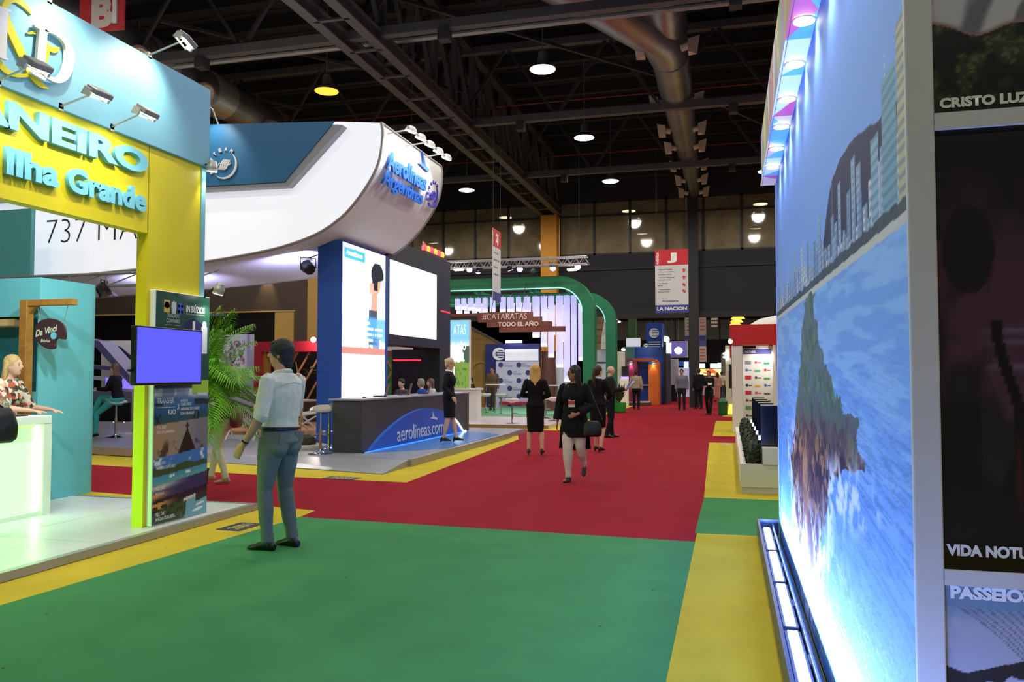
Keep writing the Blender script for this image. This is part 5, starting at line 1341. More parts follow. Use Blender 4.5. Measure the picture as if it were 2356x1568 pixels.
# cross beams the strips hang from
hb = thing('hanging_rack', 'green rack joining the two arches above the strips', 'rack', (-9, 29.6, 4.3))
for x in (-5.3, -6.6, -8.6, -10.6): mo('cross_beam', MB().box(x - .05, x + .05, 27.05, 32.3, a1[2] - .52, a1[2] - .395), m_arch, hb)
for k in range(8): mo('rail', MB().box(-11.8, -4.75, 27.65 + k * .6, 27.69 + k * .6, a1[2] - .56, a1[2] - .52), m_arch, hb)
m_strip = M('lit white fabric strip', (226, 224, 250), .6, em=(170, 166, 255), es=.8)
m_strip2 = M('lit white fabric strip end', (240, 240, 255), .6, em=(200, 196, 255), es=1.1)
strips = [(1150, 1164, 676, 718, 0), (1167, 1182, 675, 718, 0), (1187, 1199, 674, 716, 0), (1204, 1220, 673, 722, 0), (1225, 1242, 671, 776, 0), (1244, 1259, 671, 797, 0), (1261, 1275, 672, 822, 0),
          (1280, 1296, 672, 845, 0), (1298, 1312, 674, 878, 0), (1314, 1327, 679, 884, 0), (1330, 1340, 698, 829, 1), (1047, 1058, 676, 712, 0), (1061, 1073, 675, 712, 0), (1077, 1090, 673, 714, 0), (1094, 1107, 672, 716, 0), (1110, 1122, 672, 718, 0), (1127, 1140, 674, 717, 0),
          (1050, 1064, 690, 722, 2), (1068, 1080, 690, 724, 2), (1086, 1098, 690, 722, 2), (1102, 1116, 690, 724, 2), (1172, 1184, 690, 745, 2), (1196, 1206, 690, 742, 2), (1212, 1222, 692, 738, 2), (1228, 1238, 692, 752, 2), (1252, 1262, 694, 760, 3), (1270, 1278, 694, 770, 3), (1290, 1298, 694, 786, 3)]
words = ['first', 'second', 'third', 'fourth', 'fifth', 'sixth', 'seventh', 'eighth', 'ninth', 'tenth', 'eleventh', 'twelfth', 'thirteenth', 'fourteenth', 'fifteenth', 'sixteenth', 'seventeenth']
order = {}
for i, r in enumerate(sorted(range(len(strips)), key=lambda k: (strips[k][4] > 0, strips[k][0]))): order[r] = i
for i, (p0, p1, t0_, t1_, row) in enumerate(strips):
    Y = 27.67 + row * 1.2
    A_ = atY(p0, t0_, Y); B_ = atY(p1, t1_, Y); x0, x1 = A_.x, B_.x; zt, zb = min(A_.z, a1[2] - .62), B_.z
    k = order[i]; nm = ('%s white strip from the left in the front row of hanging strips' % words[k]) if k < 16 else ('%s white strip from the left among the rear hanging strips' % words[k - 16])
    t = thing('hanging_strip', nm, 'strip', ((x0 + x1) / 2, Y, zb), group='white hanging strips of the waterfall')
    c = ((x0 + x1) / 2); w2 = (x1 - x0) / 2; rz = .35
    ca, sa = math.cos(rz), math.sin(rz); w2 *= .92; d2 = w2 * .6
    poly = [(c + ca * a - sa * b, Y + sa * a + ca * b) for a, b in ((-w2, -d2), (w2, -d2), (w2, d2), (-w2, d2))]
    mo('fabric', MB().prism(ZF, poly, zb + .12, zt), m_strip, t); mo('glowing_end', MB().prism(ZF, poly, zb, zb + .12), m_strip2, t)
    mo('hanger', MB().tube([(c, Y, zt), (c, Y, a1[2] - .52)], .01, 5), m_wht, t)
# timber sign
ts = thing('timber_sign', 'staggered brown timber boards lettered CATARATAS TODO EL AÑO', 'sign', (-6.6, 26.3, 3.3))
YS = 26.4; qs = px_on_Y(YS)
m_brd = M('red brown timber', (120, 66, 52), .6, noise=.22, nscale=9)
for (p0, y0, p1, y1) in ((1098, 718, 1226, 729.3), (1100, 729, 1247, 740.3), (1120, 740, 1270, 751.3), (1149, 751, 1301, 763)):
    pm_ = (p0 + p1) / 2; A_ = (qs(p0, y1)[0], qs(pm_, y1)[1]); B_ = (qs(p1, y0)[0], qs(pm_, y0)[1]); mo('board', MB().prism(FY(YS), [A_, (B_[0], A_[1]), B_, (A_[0], B_[1])], -.05, .04), m_brd, ts, bevel=.004)
A_ = qs(1036, 728); B_ = qs(1102, 720); mo('board', MB().prism(FY(YS), [(A_[0] - 1.5, A_[1]), (B_[0], A_[1]), B_, (A_[0] - 1.5, B_[1])], -.03, .03), m_brd, ts)
for px in (1130, 1200): c_ = qs(px, 720); mo('hanging_wire', MB().tube([(c_[0], YS, c_[1]), (c_[0], YS + .6, a1[2] - .2)], .012, 5), m_steel_d, ts)
m_sl = M('pale sign letters', (226, 206, 200), .5)
A_ = (qs(1111, 734)[0], qs(1162, 736)[1]); B_ = (qs(1213, 720)[0], qs(1162, 721)[1]); text(FY(YS), '#CATARATAS', A_[0], A_[1], B_[0] - A_[0], B_[1] - A_[1], .042, m_sl, ts, 'sign_lettering', bold=-.01, ext=.02)
A_ = (qs(1147, 750)[0], qs(1193, 750.5)[1]); B_ = (qs(1240, 738)[0], qs(1193, 738)[1]); text(FY(YS), 'TODO EL AÑO', A_[0], A_[1], B_[0] - A_[0], B_[1] - A_[1], .042, m_sl, ts, 'sign_lettering', bold=.035, ext=.02)
# lit waterfall poster on its white desk
YL = 24.3; ql = px_on_Y(YL)
lpz = thing('lightbox_poster', 'bright lightbox poster of a waterfall beside the dark screen wall', 'poster', (-8, YL, 1))
A_ = ql(1032, 892); B_ = ql(1081, 735)
mo('box', MB().prism(FY(YL), [A_, (B_[0], A_[1]), B_, (A_[0], B_[1])], -.12, 0), m_wht, lpz)
def wfall(U, Vv):
    n = fbm(U * 5, Vv * 22, 3); n2 = fbm(U * 12, Vv * 14, 7); o = np.ones(U.shape + (3,)) * C(120, 190, 235)
    o = mixc(o, C(200, 225, 240), sm(.75, .6, Vv)); o = mixc(o, C(70, 84, 70), ((Vv < .62) & (U > .62 + .2 * n)) * 1.0)
    o = mixc(o, C(235, 242, 245), ((Vv < .62) & (U < .55 + .15 * n)) * sm(.3, .6, n + .2)); o = mixc(o, C(110, 140, 60), ((Vv < .34 + .1 * n2) & (U > .3)) * 1.0)
    o = mixc(o, C(70, 110, 60), sm(.5, .6, n2) * (Vv < .3)); return o
picture('print', FY(YL), A_[0] + .02, B_[0] - .02, A_[1], B_[1] - .02, .004, 40, 110, wfall, Mattr('lightbox print', .4, es=.9), lpz)
m_pr = M('white lit print', (250, 252, 255), .4, em=(250, 252, 255), es=.8)
c1 = ql(1043, 770); c2 = ql(1072, 744); text(FY(YL), 'ATAS', c1[0], c1[1], c2[0] - c1[0], .33, .008, m_pr, lpz, 'poster_lettering', bold=-.01)
c1 = ql(1040, 806); c2 = ql(1072, 782); text(FY(YL), 'EL AÑO', c1[0], c1[1], c2[0] - c1[0], .3, .008, m_pr, lpz, 'poster_lettering', bold=.03)
mo('foot_post', MB().box(A_[0], A_[0] + .1, YL, YL + .1, .1, A_[1]).box(B_[0] - .1, B_[0], YL, YL + .1, .1, A_[1]), m_wht, lpz)
ds = thing('white_desk', 'white desk at the foot of the waterfall lightbox', 'desk', (-7.2, 24.0, .1))
A_ = px_on_Y(23.6)(1036, 935); B_ = px_on_Y(23.6)(1100, 893)
mo('body', MB().box(A_[0], B_[0] - .05, 23.65, 24.1, .1, B_[1] - .05), m_wht, ds); mo('top', MB().box(A_[0], B_[0], 23.6, 24.15, B_[1] - .05, B_[1]), m_wht, ds)
# backdrop: ochre wall, blue booth, logo wall
YO = 34.5; qo = px_on_Y(YO)
oc = thing('ochre_pavilion', 'ochre wall with a slanting top behind the waterfall stand', 'wall', (-10, YO, 0))
mo('wall', MB().prism(FY(YO), [(qo(1030, 900)[0], .01), (qo(1170, 900)[0], .01), qo(1170, 800), qo(1082, 752), (qo(1030, 750)[0], qo(1082, 752)[1])], -.2, 0), M('ochre board', (168, 128, 66), .6, noise=.05), oc)
mo('top_rail', MB().bar((qo(1170, 800)[0], YO - .03, qo(1170, 800)[1]), (qo(1082, 752)[0], YO - .03, qo(1082, 752)[1]), .1), M('grey rail', (90, 84, 80), .5), oc)
mo('wicker_ring', MB().tube([(qo(1107, 850)[0] + .35 * math.cos(a), YO - .05, qo(1107, 848)[1] + .3 * math.sin(a)) for a in [k * math.pi / 8 for k in range(9)]], .03, 6), m_wood, oc)
YQ = 33.6; qq = px_on_Y(YQ)
bl = thing('blue_booth', 'navy booth with a globe mark behind the logo wall', 'booth', (-8, YQ, 0))
m_nv = M('deep blue board', (26, 38, 110), .5)
def rect(mb, qf, Y, p0, y0, p1, y1, c0, c1):
    A_ = qf(p0, y1); B_ = qf(p1, y0); mb.prism(FY(Y), [A_, (B_[0], A_[1]), B_, (A_[0], B_[1])], c0, c1); return mb
mo('wall', rect(MB(), qq, YQ, 1116, 790, 1240, 968, -.3, 0), m_nv, bl)
mo('lit_panel', rect(MB(), qq, YQ, 1163, 803, 1239, 829, 0, .06), M('lit white panel', (236, 236, 240), .5, em=(240, 240, 250), es=.25), bl)
c_ = qq(1150, 814)
mo('globe_mark', ribbon(MB(), FY(YQ), [(c_[0] + .26 * math.cos(a), c_[1] + .22 * math.sin(a)) for a in [math.radians(x) for x in range(20, 330, 30)]], [.02, .06, .1, .12, .13, .13, .13, .12, .1, .06, .02], .0, .03, 3), m_tx, bl)
for k in range(3): mo('globe_line', MB().fbox(FY(YQ), c_[0] - .12, c_[0] + .2, c_[1] - .12 + k * .1, c_[1] - .08 + k * .1, 0, .03), m_tx, bl)
mo('sign_light', rect(MB(), qq, YQ - .2, 1166, 783, 1203, 789, -.1, 0), M('white sign glow', (255, 255, 255), .4, em=(250, 250, 255), es=5), bl)
YG = 32.9; qg = px_on_Y(YG)
lw = thing('logo_wall', 'pale press wall with repeated dark blue round logos', 'panel', (-8, YG, .12))
mo('panel', rect(MB(), qg, YG, 1141, 830, 1240, 938, -.06, 0), M('pale press fabric', (186, 184, 204), .6), lw)
m_lb = M('logo blue', (44, 46, 104), .5)
for r in range(6):
    for k in range(3):
        px = 1152 + k * 42 + (21 if r % 2 else 0); py = 839 + r * 18
        if px > 1234 or py > 930: continue
        c_ = qg(px, py)
        mo('logo', MB().prism(FY(YG), [(c_[0] + a, c_[1] + b) for a, b in disc(.11, 14)], .001, .01), m_lb, lw)
        if px < 1215:
            text(FY(YG), 'ILO\'S', c_[0] + .15, c_[1] + .01, .16, .07, .004, m_lb, lw, 'logo_lettering'); text(FY(YG), 'PARTNERS', c_[0] + .15, c_[1] - .09, .36, .07, .004, m_lb, lw, 'logo_lettering', bold=.01)
mo('red_base', rect(MB(), qg, YG - .1, 1150, 924, 1245, 930, -.05, 0), M('crimson board', (168, 26, 46), .5), lw)
for (lb_, p_, a_, w_, hg) in (('added spotlight under the box truss brightening the timber sign', (-7.0, YT2_ - .35, 5.0), (-6.5, 26.4, 3.3), 120, (-7.0, YT2_ - .15, 5.17)), ('added spotlight under the box truss brightening the pale platform', (-8.2, YT2_ - .1, 5.0), (-7.2, 23.6, .1), 260, (-8.2, YT2_ - .15, 5.17)),
                            ('added spotlight under the rack brightening the press wall', (-8.4, 29.47, 4.0), (-8.0, 32.9, 1.6), 220, (-8.4, 29.47, a1[2] - .53)), ('added spotlight under the rack brightening the mint floor', (-6.4, 28.87, 4.0), (-6.6, 29.6, .1), 160, (-6.4, 28.87, a1[2] - .53))):
    stage_lamp(lb_, p_, V(a_) - V(p_), w_, (245, 240, 255), .14, 85, es=6, hang=hg)  # lamps added to brighten the sign, press wall and floors of this stand
# tall tables and stools
small_table('high white table on the pale platform, beside the logo wall', (G(1140, 948, .1).x, G(1140, 948, .1).y, .1), 1.05, .38)
small_table('high white table on the pale platform, behind the woman in black', (G(1282, 955, .1).x, G(1282, 955, .1).y, .1), 1.05, .36)
def tulip_stool(label, loc, rz, first=[None]):
    if first[0] is None:
        t = thing('swivel_stool', label, 'stool', loc, rz, 'white swivel stools on the pale platform')
        mo('base', MB().lathe([(.2, 0), (.2, .012), (.05, .03)], 20), m_chr, t, 40, local=True)
        mo('column', MB().tube([(0, 0, .02), (.02, 0, .3), (0, 0, .62)], .024, 8), m_chr, t, 50, local=True)
        mo('seat', MB().lathe([(.05, .6), (.16, .63), (.2, .7), (.19, .72), (.1, .68), (.02, .67)], 20), M('stool pink white', (232, 214, 220), .35), t, 50, local=True)
        mo('foot_rest', MB().tube([(-.12, .12, .3), (.0, .16, .3), (.12, .12, .3)], .012, 6), m_chr, t, local=True)
        first[0] = t; return t
    return dup(first[0], loc, rz, label, 'white swivel stools on the pale platform')
for (px, py, nm) in ((1118, 950, 'left of the high table by the logo wall'), (1152, 952, 'right of the high table by the logo wall'), (1178, 974, 'nearest the platform edge'), (1255, 962, 'just left of the woman in black'), (1275, 968, 'in front of the rear high table'), (1296, 958, 'right of the rear high table')):
    p = G(px, py, .1); tulip_stool('white swivel stool, ' + nm, (p.x, p.y, .1), px * .01)
mo('carved_wood_post', MB().lathe([(.3, 0), (.28, .5), (.32, 1.2), (.26, 1.9), (.3, 2.3)], 12, (atY(1262, 900, 30.5).x, 30.5, .12)), M('totem wood', (92, 50, 40), .7, noise=.3, nscale=12), None, 40, label='thick reddish wooden trunk under the hanging strips', cat='post')
cy_ = thing('clear_display_tube', 'pale glassy display cylinder behind the woman in black', 'display', (atY(1292, 900, 30.8).x, 30.8, .12))
mo('tube', MB().lathe([(.32, 0), (.32, 2.0), (.3, 2.0), (.3, .02)], 20, cy_.location), M('cloudy acrylic', (190, 186, 190), .3), cy_, 40)
ap_ = thing('timber_pavilion', 'timber clad pavilion end with a white hanging figure, right of the arches', 'pavilion', (-4.9, 33.9, 0))
qa = px_on_Y(33.8)
for k in range(5):
    mo('plank', rect(MB(), qa, 33.8, 1368, 728 + k * 15, 1413, 742.5 + k * 15, -.1, 0), M('timber %d' % (k % 2), (172, 132, 92) if k in (0, 1) else (96, 66, 48), .6, noise=.2, nscale=8), ap_)
mo('white_figure', MB().loft([((qa(px, py)[0], 33.6, qa(px, py)[1]), (w_, 0, 0), (0, .1, 0)) for px, py, w_ in ((1399, 726, .06), (1398, 745, .14), (1394, 775, .16), (1390, 804, .12))], 10), M('white plaster figure', (226, 222, 214), .6), ap_, 60)
mo('lower_wall', rect(MB(), qa, 33.8, 1368, 803, 1413, 975, -.1, -.05), M('pale lilac wall', (206, 206, 222), .6), ap_)
mo('wall_seam', rect(MB(), qa, 33.8, 1368, 832, 1413, 835, -.05, -.02), m_wall2, ap_)
for k in range(4):
    p = qa(1402 + k * 7, 730 + k * 3.3); mo('small_lamp', MB().lathe([(.05, 0), (.06, .05)], 10, (p[0], 33.5 + .2 * k, p[1])), m_spotlens, ap_)
mo('lamp_bar', MB().tube([(qa(1392, 726)[0], 33.5, qa(1392, 728)[1] + .05), (qa(1430, 745)[0], 34.1, qa(1430, 742)[1] + .06)], .012, 6), m_arm, ap_)
tb = thing('potted_plant', 'dark leafy plant in a bright green tub at the aisle edge', 'plant', (G(1425, 948).x, G(1425, 948).y, .006))
mo('tub', MB().lathe([(.22, 0), (.26, .02), (.28, .38), (.25, .38), (.24, .1)], 18, tb.location), M('green tub', (30, 150, 50), .4), tb, 40)
for k in range(40):
    a = k * 2.4; e = V((math.cos(a) * (.22 + .16 * ((k * 7) % 5) / 5), math.sin(a) * .3, .6 + .5 * ((k * 3) % 7) / 7)); p0 = tb.location + V((0, 0, .35)); ww = V((-math.sin(a), math.cos(a), 0)) * .05
    mo('leaf', MB().add([p0, p0 + e * .5 + ww, p0 + e * .95 - V((0, 0, .15)), p0 + e * .5 - ww], [(0, 1, 2, 3)]), M('dark leaf', (48, 70, 36), .5), tb)

# ---- white box truss with stage lights, hung over the arches
YT2 = 26.2; zt2 = 5.28
bt = thing('box_truss', 'white aluminium box truss with stage lights over the green arches', 'truss', (-7, YT2, zt2))
m_tw = M('white truss', (176, 172, 178), .4, metal=.5)
for dy in (-.15, .15):
    for dz in (-.12, .12): mo('chord', MB().tube([(-10.5, YT2 + dy, zt2 + dz), (-4.45, YT2 + dy, zt2 + dz)], .025, 8), m_tw, bt)
for k in range(20):
    x = -10.4 + k * .3
    mo('brace', MB().tube([(x, YT2 - .15, zt2 - .12), (x + .15, YT2 - .15, zt2 + .12), (x + .3, YT2 - .15, zt2 - .12)], .012, 5), m_tw, bt)
    mo('brace', MB().tube([(x, YT2 + .15, zt2 - .12), (x + .15, YT2 + .15, zt2 + .12), (x + .3, YT2 + .15, zt2 - .12)], .012, 5), m_tw, bt)
for x in (-10.2, -4.7): mo('suspension_wire', MB().tube([(x, YT2 - .15, zt2 + .11), (x, YT2 - .15, 12.59)], .008, 5), m_steel_d, bt)
for (px, py, nm) in ((1080, 620, 'leftmost'), (1196, 619, 'second from left'), (1272, 617, 'third from left'), (1329, 614, 'rightmost')):
    p = atY(px, py, YT2); stage_lamp('blue white stage light under the box truss, ' + nm, p, (.12, -.75, -.5), 60, (150, 160, 255), .17, 60, es=9, hang=(p.x, YT2 - .15, zt2 - .10))
for (px, py, nm) in ((1055, 620, 'at the left end'), (1316, 620, 'at the right end')):
    p = atY(px, py, YT2); t = thing('flat_floodlight', 'flat white floodlight under the box truss, ' + nm, 'floodlight', p)
    mo('panel', MB().box(p.x - .15, p.x + .15, YT2 - .1, YT2 + .1, p.z - .03, p.z + .03), M('flood panel', (255, 255, 245), .4, em=(255, 255, 245), es=5), t); mo('arm', MB().tube([p, (p.x, YT2 - .15, zt2 - .10)], .012, 5), m_blk, t)
for (px, py, nm) in ((1104, 621, 'second dark head'), (1226, 625, 'third dark head')):
    p = atY(px, py, YT2); stage_lamp('unlit black stage light under the box truss, ' + nm, p, (.2, -.4, -.8), 0, size=.14, lens=False, hang=(p.x, YT2 - .15, zt2 - .10))

# ---- hanging direction banners
m_bn = M('white banner cloth', (206, 204, 204), .7); m_bred = M('banner red', (196, 40, 50), .7); m_bbl = M('banner blue', (62, 62, 140), .7); m_btx = M('banner print', (60, 60, 70), .7)
def banner(label, fr, w_, h_, letter, lines, foot=True, top_c=None, wire=12.59, arrows=(), name='direction_banner', small=True):
    t = thing(name, label, 'banner', fr.pt(w_ / 2, 0))
    mo('sheet', MB().fbox(fr, 0, w_, 0, h_, -.02, 0), m_bn, t)
    mo('head_panel', MB().fbox(fr, 0, w_, h_ * .755, h_, .001, .006), top_c or m_bred, t)
    if foot: mo('foot_panel', MB().fbox(fr, 0, w_, 0, h_ * .125, .001, .006), m_bbl, t)
    text(fr, letter, w_ * .36, h_ * .785, w_ * .30 * min(1, len(letter) * .7 + .3), h_ * .165, .008, m_tx, t, 'banner_letter', bold=.06)
    if small:
        f2 = Fr(fr.pt(w_ * .115, h_ * .765), fr.v, fr.u * -1); text(f2, 'AVENIDA', 0, 0, h_ * .2, w_ * .075, .008, m_tx, t, 'banner_lettering', bold=.03)
    for (s_, v_, ww, hh) in lines: text(fr, s_, w_ * .08, h_ * v_, w_ * ww, h_ * hh, .004, m_btx, t, 'banner_lettering', bold=.01)
    for (v_, kind) in arrows:
        c = (w_ * .87, h_ * v_); k = w_ * .06
        pts = [(0, 1.1), (1, .1), (.45, .1), (.45, -.9), (-.45, -.9), (-.45, .1), (-1, .1)]
        if kind: a_ = math.radians(45); pts = [(x * math.cos(a_) - y * math.sin(a_), x * math.sin(a_) + y * math.cos(a_)) for x, y in pts]
        mo('arrow', MB().prism(fr, [(c[0] + x * k, c[1] + y * k) for x, y in pts], .001, .006), m_bred, t)
    for a in (.05, .95):
        p = fr.pt(w_ * a, h_); mo('wire', MB().tube([p, (p.x, p.y, wire)], .006, 4), m_steel_d, t)
    return t
p0 = atY(1508, 720, 30); p1 = atY(1583, 572, 30)
fj = Fr((p0.x, 30, p0.z), (1, .0, 0))
bj = banner('white and red avenue J direction banner hanging over the aisle', fj, p1.x - p0.x, p1.z - p0.z, 'J', [('• Sector Caribe', .675, .44, .022), ('y Centroamérica', .635, .52, .022), ('Caribbean Area', .60, .42, .018), ('• Sector Nacional', .548, .5, .022), ('National Area', .515, .4, .018), ('• Auditorios', .455, .3, .022), ('Salas', .425, .14, .018), ('• Gastronomía', .36, .38, .022), ('Restaurantes', .325, .34, .018)], arrows=((.665, 0), (.552, 0), (.44, 1), (.34, 1)))
wj = p1.x - p0.x; hj = p1.z - p0.z
text(fj, 'Visit', wj * .2, hj * .215, wj * .18, hj * .03, .004, M('banner cyan', (110, 190, 230), .7), bj, 'banner_lettering', bold=.01); text(fj, 'Argentina', wj * .2, hj * .165, wj * .5, hj * .035, .004, m_bbl, bj, 'banner_lettering', bold=.02)
text(fj, 'LA NACION', wj * .05, hj * .04, wj * .9, hj * .055, .008, m_tx, bj, 'banner_lettering', bold=.035)
pa = atY(1134, 690, 23.6); pb = atY(1152, 535, 24.5)
f2j = Fr((pa.x, pa.y, pa.z), (pb.x - pa.x, pb.y - pa.y, 0))
banner('narrow avenue 2J banner hanging edge-on before the strips', f2j, (V((pb.x - pa.x, pb.y - pa.y, 0))).length, pb.z - pa.z, '2J', [('Sector Caribe', .66, .6, .03), ('Sector Nacional', .56, .7, .03), ('Auditorios', .46, .5, .03), ('Gastronomía', .36, .6, .03)])
pa = atY(182, 74, 12.2); pb = atY(280, -130, 12.2)
fb_ = Fr((pa.x, 12.2, pa.z), (1, .1, 0))
bB = thing('direction_banner', 'red and black hanging banner end above the teal fascia', 'banner', fb_.pt(.5, 0))
mo('sheet', MB().fbox(fb_, 0, pb.x - pa.x, 0, 2.0, -.05, 0), m_bred, bB); mo('black_bar', MB().fbox(fb_, -.05, pb.x - pa.x - .08, .62, .95, .0, .06), m_blk, bB)
mo('side_bar', MB().fbox(fb_, pb.x - pa.x - .2, pb.x - pa.x - .12, .1, .6, .0, .05), m_wht, bB); mo('side_bar', MB().fbox(fb_, pb.x - pa.x + .0, pb.x - pa.x + .1, .9, 2.0, -.05, .02), m_wht, bB)
text(fb_, 'B', .25, .05, .45, .6, .004, M('beige letter', (214, 200, 190), .6), bB, 'banner_letter', bold=.06)
for a in (.1, .8): p = fb_.pt(a, 2.0); mo('wire', MB().tube([p, (p.x, p.y, 12.59)], .008, 4), m_steel_d, bB)

# ================================================================ FAR END OF THE AISLE
def fthing(name, label, cat, Y, px): return thing(name, label, cat, (atY(px, 900, Y).x, Y, 0))
def fr_part(t, nm, Y, p0, y0, p1, y1, mat, c0=-.2, c1=0.0, ground=False):
    qf = px_on_Y(Y); A_ = qf(p0, y1); B_ = qf(p1, y0); zb = .012 if ground else A_[1]
    return mo(nm, MB().prism(FY(Y), [(A_[0], zb), (B_[0], zb), (B_[0], B_[1]), (A_[0], B_[1])], c0, c1), mat, t)
m_fb = M('vivid blue board', (28, 74, 172), .5); m_fb2 = M('vivid blue board shaded', (22, 52, 130), .5)  # second blue is a darker copy: shade of the side face in its colour
t = fthing('blue_tower', 'tall blue tower with a round white head logo', 'tower', 43, 1500)
fr_part(t, 'front', 43, 1487, 742, 1522, 850, m_fb, -2, 0, True)
qt = px_on_Y(43); a_ = qt(1473, 744); b_ = qt(1487, 742)
mo('side', MB().add([(a_[0], 46.5, .01), (b_[0], 43, .01), (b_[0], 43, b_[1]), (a_[0], 46.5, b_[1])], [(0, 1, 2, 3)]), m_fb2, t)
c_ = qt(1505, 766); mo('logo', MB().prism(FY(43), [(c_[0] + a, c_[1] + b) for a, b in disc(.26, 18)], 0, .03), m_tx, t)
for k in range(4): mo('logo_line', MB().fbox(FY(43), c_[0] - .1, c_[0] + .22, c_[1] - .16 + k * .1, c_[1] - .13 + k * .1, .03, .035), m_fb, t)
for k in range(3): mo('caption_line', MB().fbox(FY(43), c_[0] - .3, c_[0] + .32, c_[1] - .5 - k * .12, c_[1] - .45 - k * .12, 0, .02), m_tx, t)
t = fthing('blue_stand', 'wide blue stand under the logo tower', 'stand', 42, 1495)
fr_part(t, 'wall', 42, 1458, 797, 1527, 925, m_fb, -.3, 0, True); fr_part(t, 'dark_post', 41.8, 1527, 785, 1532, 935, m_dk, -.2, 0, True)
qt = px_on_Y(41.6); p = qt(1487, 796)
wsp = cylinder_spot('round lamp washing the blue stand wall', (p[0], 41.4, p[1]), (0, .3, -1), 60, 70, .12, color=(220, 235, 255))
mo('bracket', MB().bar((p[0], 42.2, 2.985), (p[0], 41.4, 3.02), .03), m_blk, wsp)
t = fthing('teal_stand', 'teal stand block left of the blue stand', 'stand', 41.5, 1448)
fr_part(t, 'wall', 41.5, 1440, 795, 1459, 930, M('dull teal board', (70, 130, 130), .6), -.3, 0, True); fr_part(t, 'light_box', 41.2, 1441, 777, 1472, 797, M('pale light box', (214, 226, 240), .5, em=(220, 230, 250), es=.5), -.3, 0)
mo('green_column', MB().box(atY(1445, 750, 47).x, atY(1463, 750, 47).x, 47, 47.6, .01, 7.0), M('dark green column', (46, 84, 46), .6), None, label='dark green hall column beyond the partition', cat='column')
# maroon and orange arches
def small_arch(label, Y, p0, p1, ytop, ybot, w_, mat, lampc, rad):
    t = fthing('booth_arch', label, 'arch', Y, (p0 + p1) / 2); qf = px_on_Y(Y)
    xL, zt = qf(p0, ytop); xR = qf(p1, ytop)[0]; zb = .012
    def loop(o):
        R = rad - o; pts = [(xL + (0 if True else o), zt - o)]
        for k in range(9):
            a = math.pi / 2 * (1 - k / 8); pts.append((xR - rad + R * math.cos(a), zt - rad + R * math.sin(a)))
        pts.append((xR - o, zb)); return pts
    mb = MB(); A_, B_ = loop(0), loop(.14)
    for i in range(len(A_) - 1): mb.prism(FY(Y), [A_[i], A_[i + 1], B_[i + 1], B_[i]], -1.2, 0)
    mo('frame', mb, mat, t)
    mo('leg_front', MB().prism(FY(Y), [(xR - w_, zb), (xR - .0, zb), (xR - .0, zt - rad), (xR - w_, zt - rad * .8)], 0, .06), mat, t)
    cylinder_spot('small lamp on the ' + label, (xR - w_ * .5, Y - .12, zt - rad * .75), (0, .15, -1), 18, 80, .09, color=lampc)
    return t
m_mar = M('maroon board', (128, 34, 74), .5); m_or = M('orange board', (212, 106, 30), .5)
small_arch('maroon rounded booth arch', 39.8, 1436, 1465, 824, 920, .55, m_mar, (255, 220, 240), .35)
small_arch('orange rounded booth arch', 40.4, 1458, 1515, 824, 920, .5, m_or, (255, 230, 180), .35)
t = fthing('blue_kiosk', 'blue panel kiosk inside the orange arch', 'kiosk', 41.2, 1480)
fr_part(t, 'panel', 41.2, 1470, 842, 1493, 918, m_fb, -.1, 0, True); fr_part(t, 'head', 41.1, 1463, 832, 1493, 843, M('sky blue board', (70, 130, 210), .5), -.1, 0); fr_part(t, 'shelf', 41, 1478, 884, 1492, 887, m_wht, -.2, 0)
t = fthing('booth_step', 'dark wooden step under the maroon arch', 'step', 39.4, 1460)
qf = px_on_Y(39.2); mo('step', MB().box(qf(1428, 930)[0], qf(1493, 930)[0], 39.2, 41.5, .012, .16), M('dark step', (60, 50, 46), .6), t); mo('step_top', MB().box(qf(1428, 930)[0], qf(1493, 930)[0], 39.18, 41.5, .16, .19), M('pale step', (190, 180, 176), .5), t)
t = fthing('dark_shop', 'dark shop with a lit violet bowl beside the maroon arch', 'shop', 38.9, 1430)
fr_part(t, 'panel', 38.9, 1418, 808, 1437, 935, M('pale shop wall', (200, 196, 190), .6), -.2, -.1, True); fr_part(t, 'dark_opening', 38.8, 1430, 842, 1446, 880, M('black board', (20, 18, 24), .5), -.1, 0); fr_part(t, 'violet_light', 38.7, 1429, 866, 1446, 871, M('violet glow', (120, 110, 255), .4, em=(110, 100, 255), es=4), -.1, 0); fr_part(t, 'counter', 38.7, 1426, 871, 1446, 925, m_wht, -.1, 0, True)
qf = px_on_Y(38.6); p = qf(1436, 805); cylinder_spot('warm bright lamp above the dark shop', (p[0], 38.3, p[1]), (0, -.3, -1), 50, 110, .1, color=(255, 225, 170))
# lit panels, column boxes and screens along the aisle
t = fthing('light_column', 'tall glass panel column with a bright head beside the aisle', 'column', 44, 1537)
fr_part(t, 'glass_panel', 44, 1533, 812, 1543, 910, M('grey glass board', (110, 120, 130), .2), -.2, 0, True); fr_part(t, 'bright_head', 43.9, 1532, 788, 1544, 812, M('cyan white head', (220, 245, 250), .4, em=(215, 245, 255), es=1.6), -.2, 0)
t = fthing('white_column_stand', 'white box column on a black plinth beside the aisle', 'stand', 46, 1550)
fr_part(t, 'column', 46, 1541, 825, 1560, 885, m_wht, -.4, 0); fr_part(t, 'plinth', 46, 1543, 885, 1557, 912, m_blk, -.4, -.02, True)
t = fthing('violet_screen', 'framed violet screen hung far down the aisle', 'screen', 50, 1562)
fr_part(t, 'frame', 50, 1541, 784, 1583, 822, M('pale frame', (150, 146, 160), .5), -.1, 0); fr_part(t, 'picture', 50, 1544, 786, 1579, 819, M('violet picture', (80, 70, 150), .4, em=(90, 76, 180), es=.4), 0, .02)
for px in (1546, 1577): p = atY(px, 785, 50); mo('wire', MB().tube([p, (p.x, 50.0, 12.59)], .012, 4), m_steel_d, t)
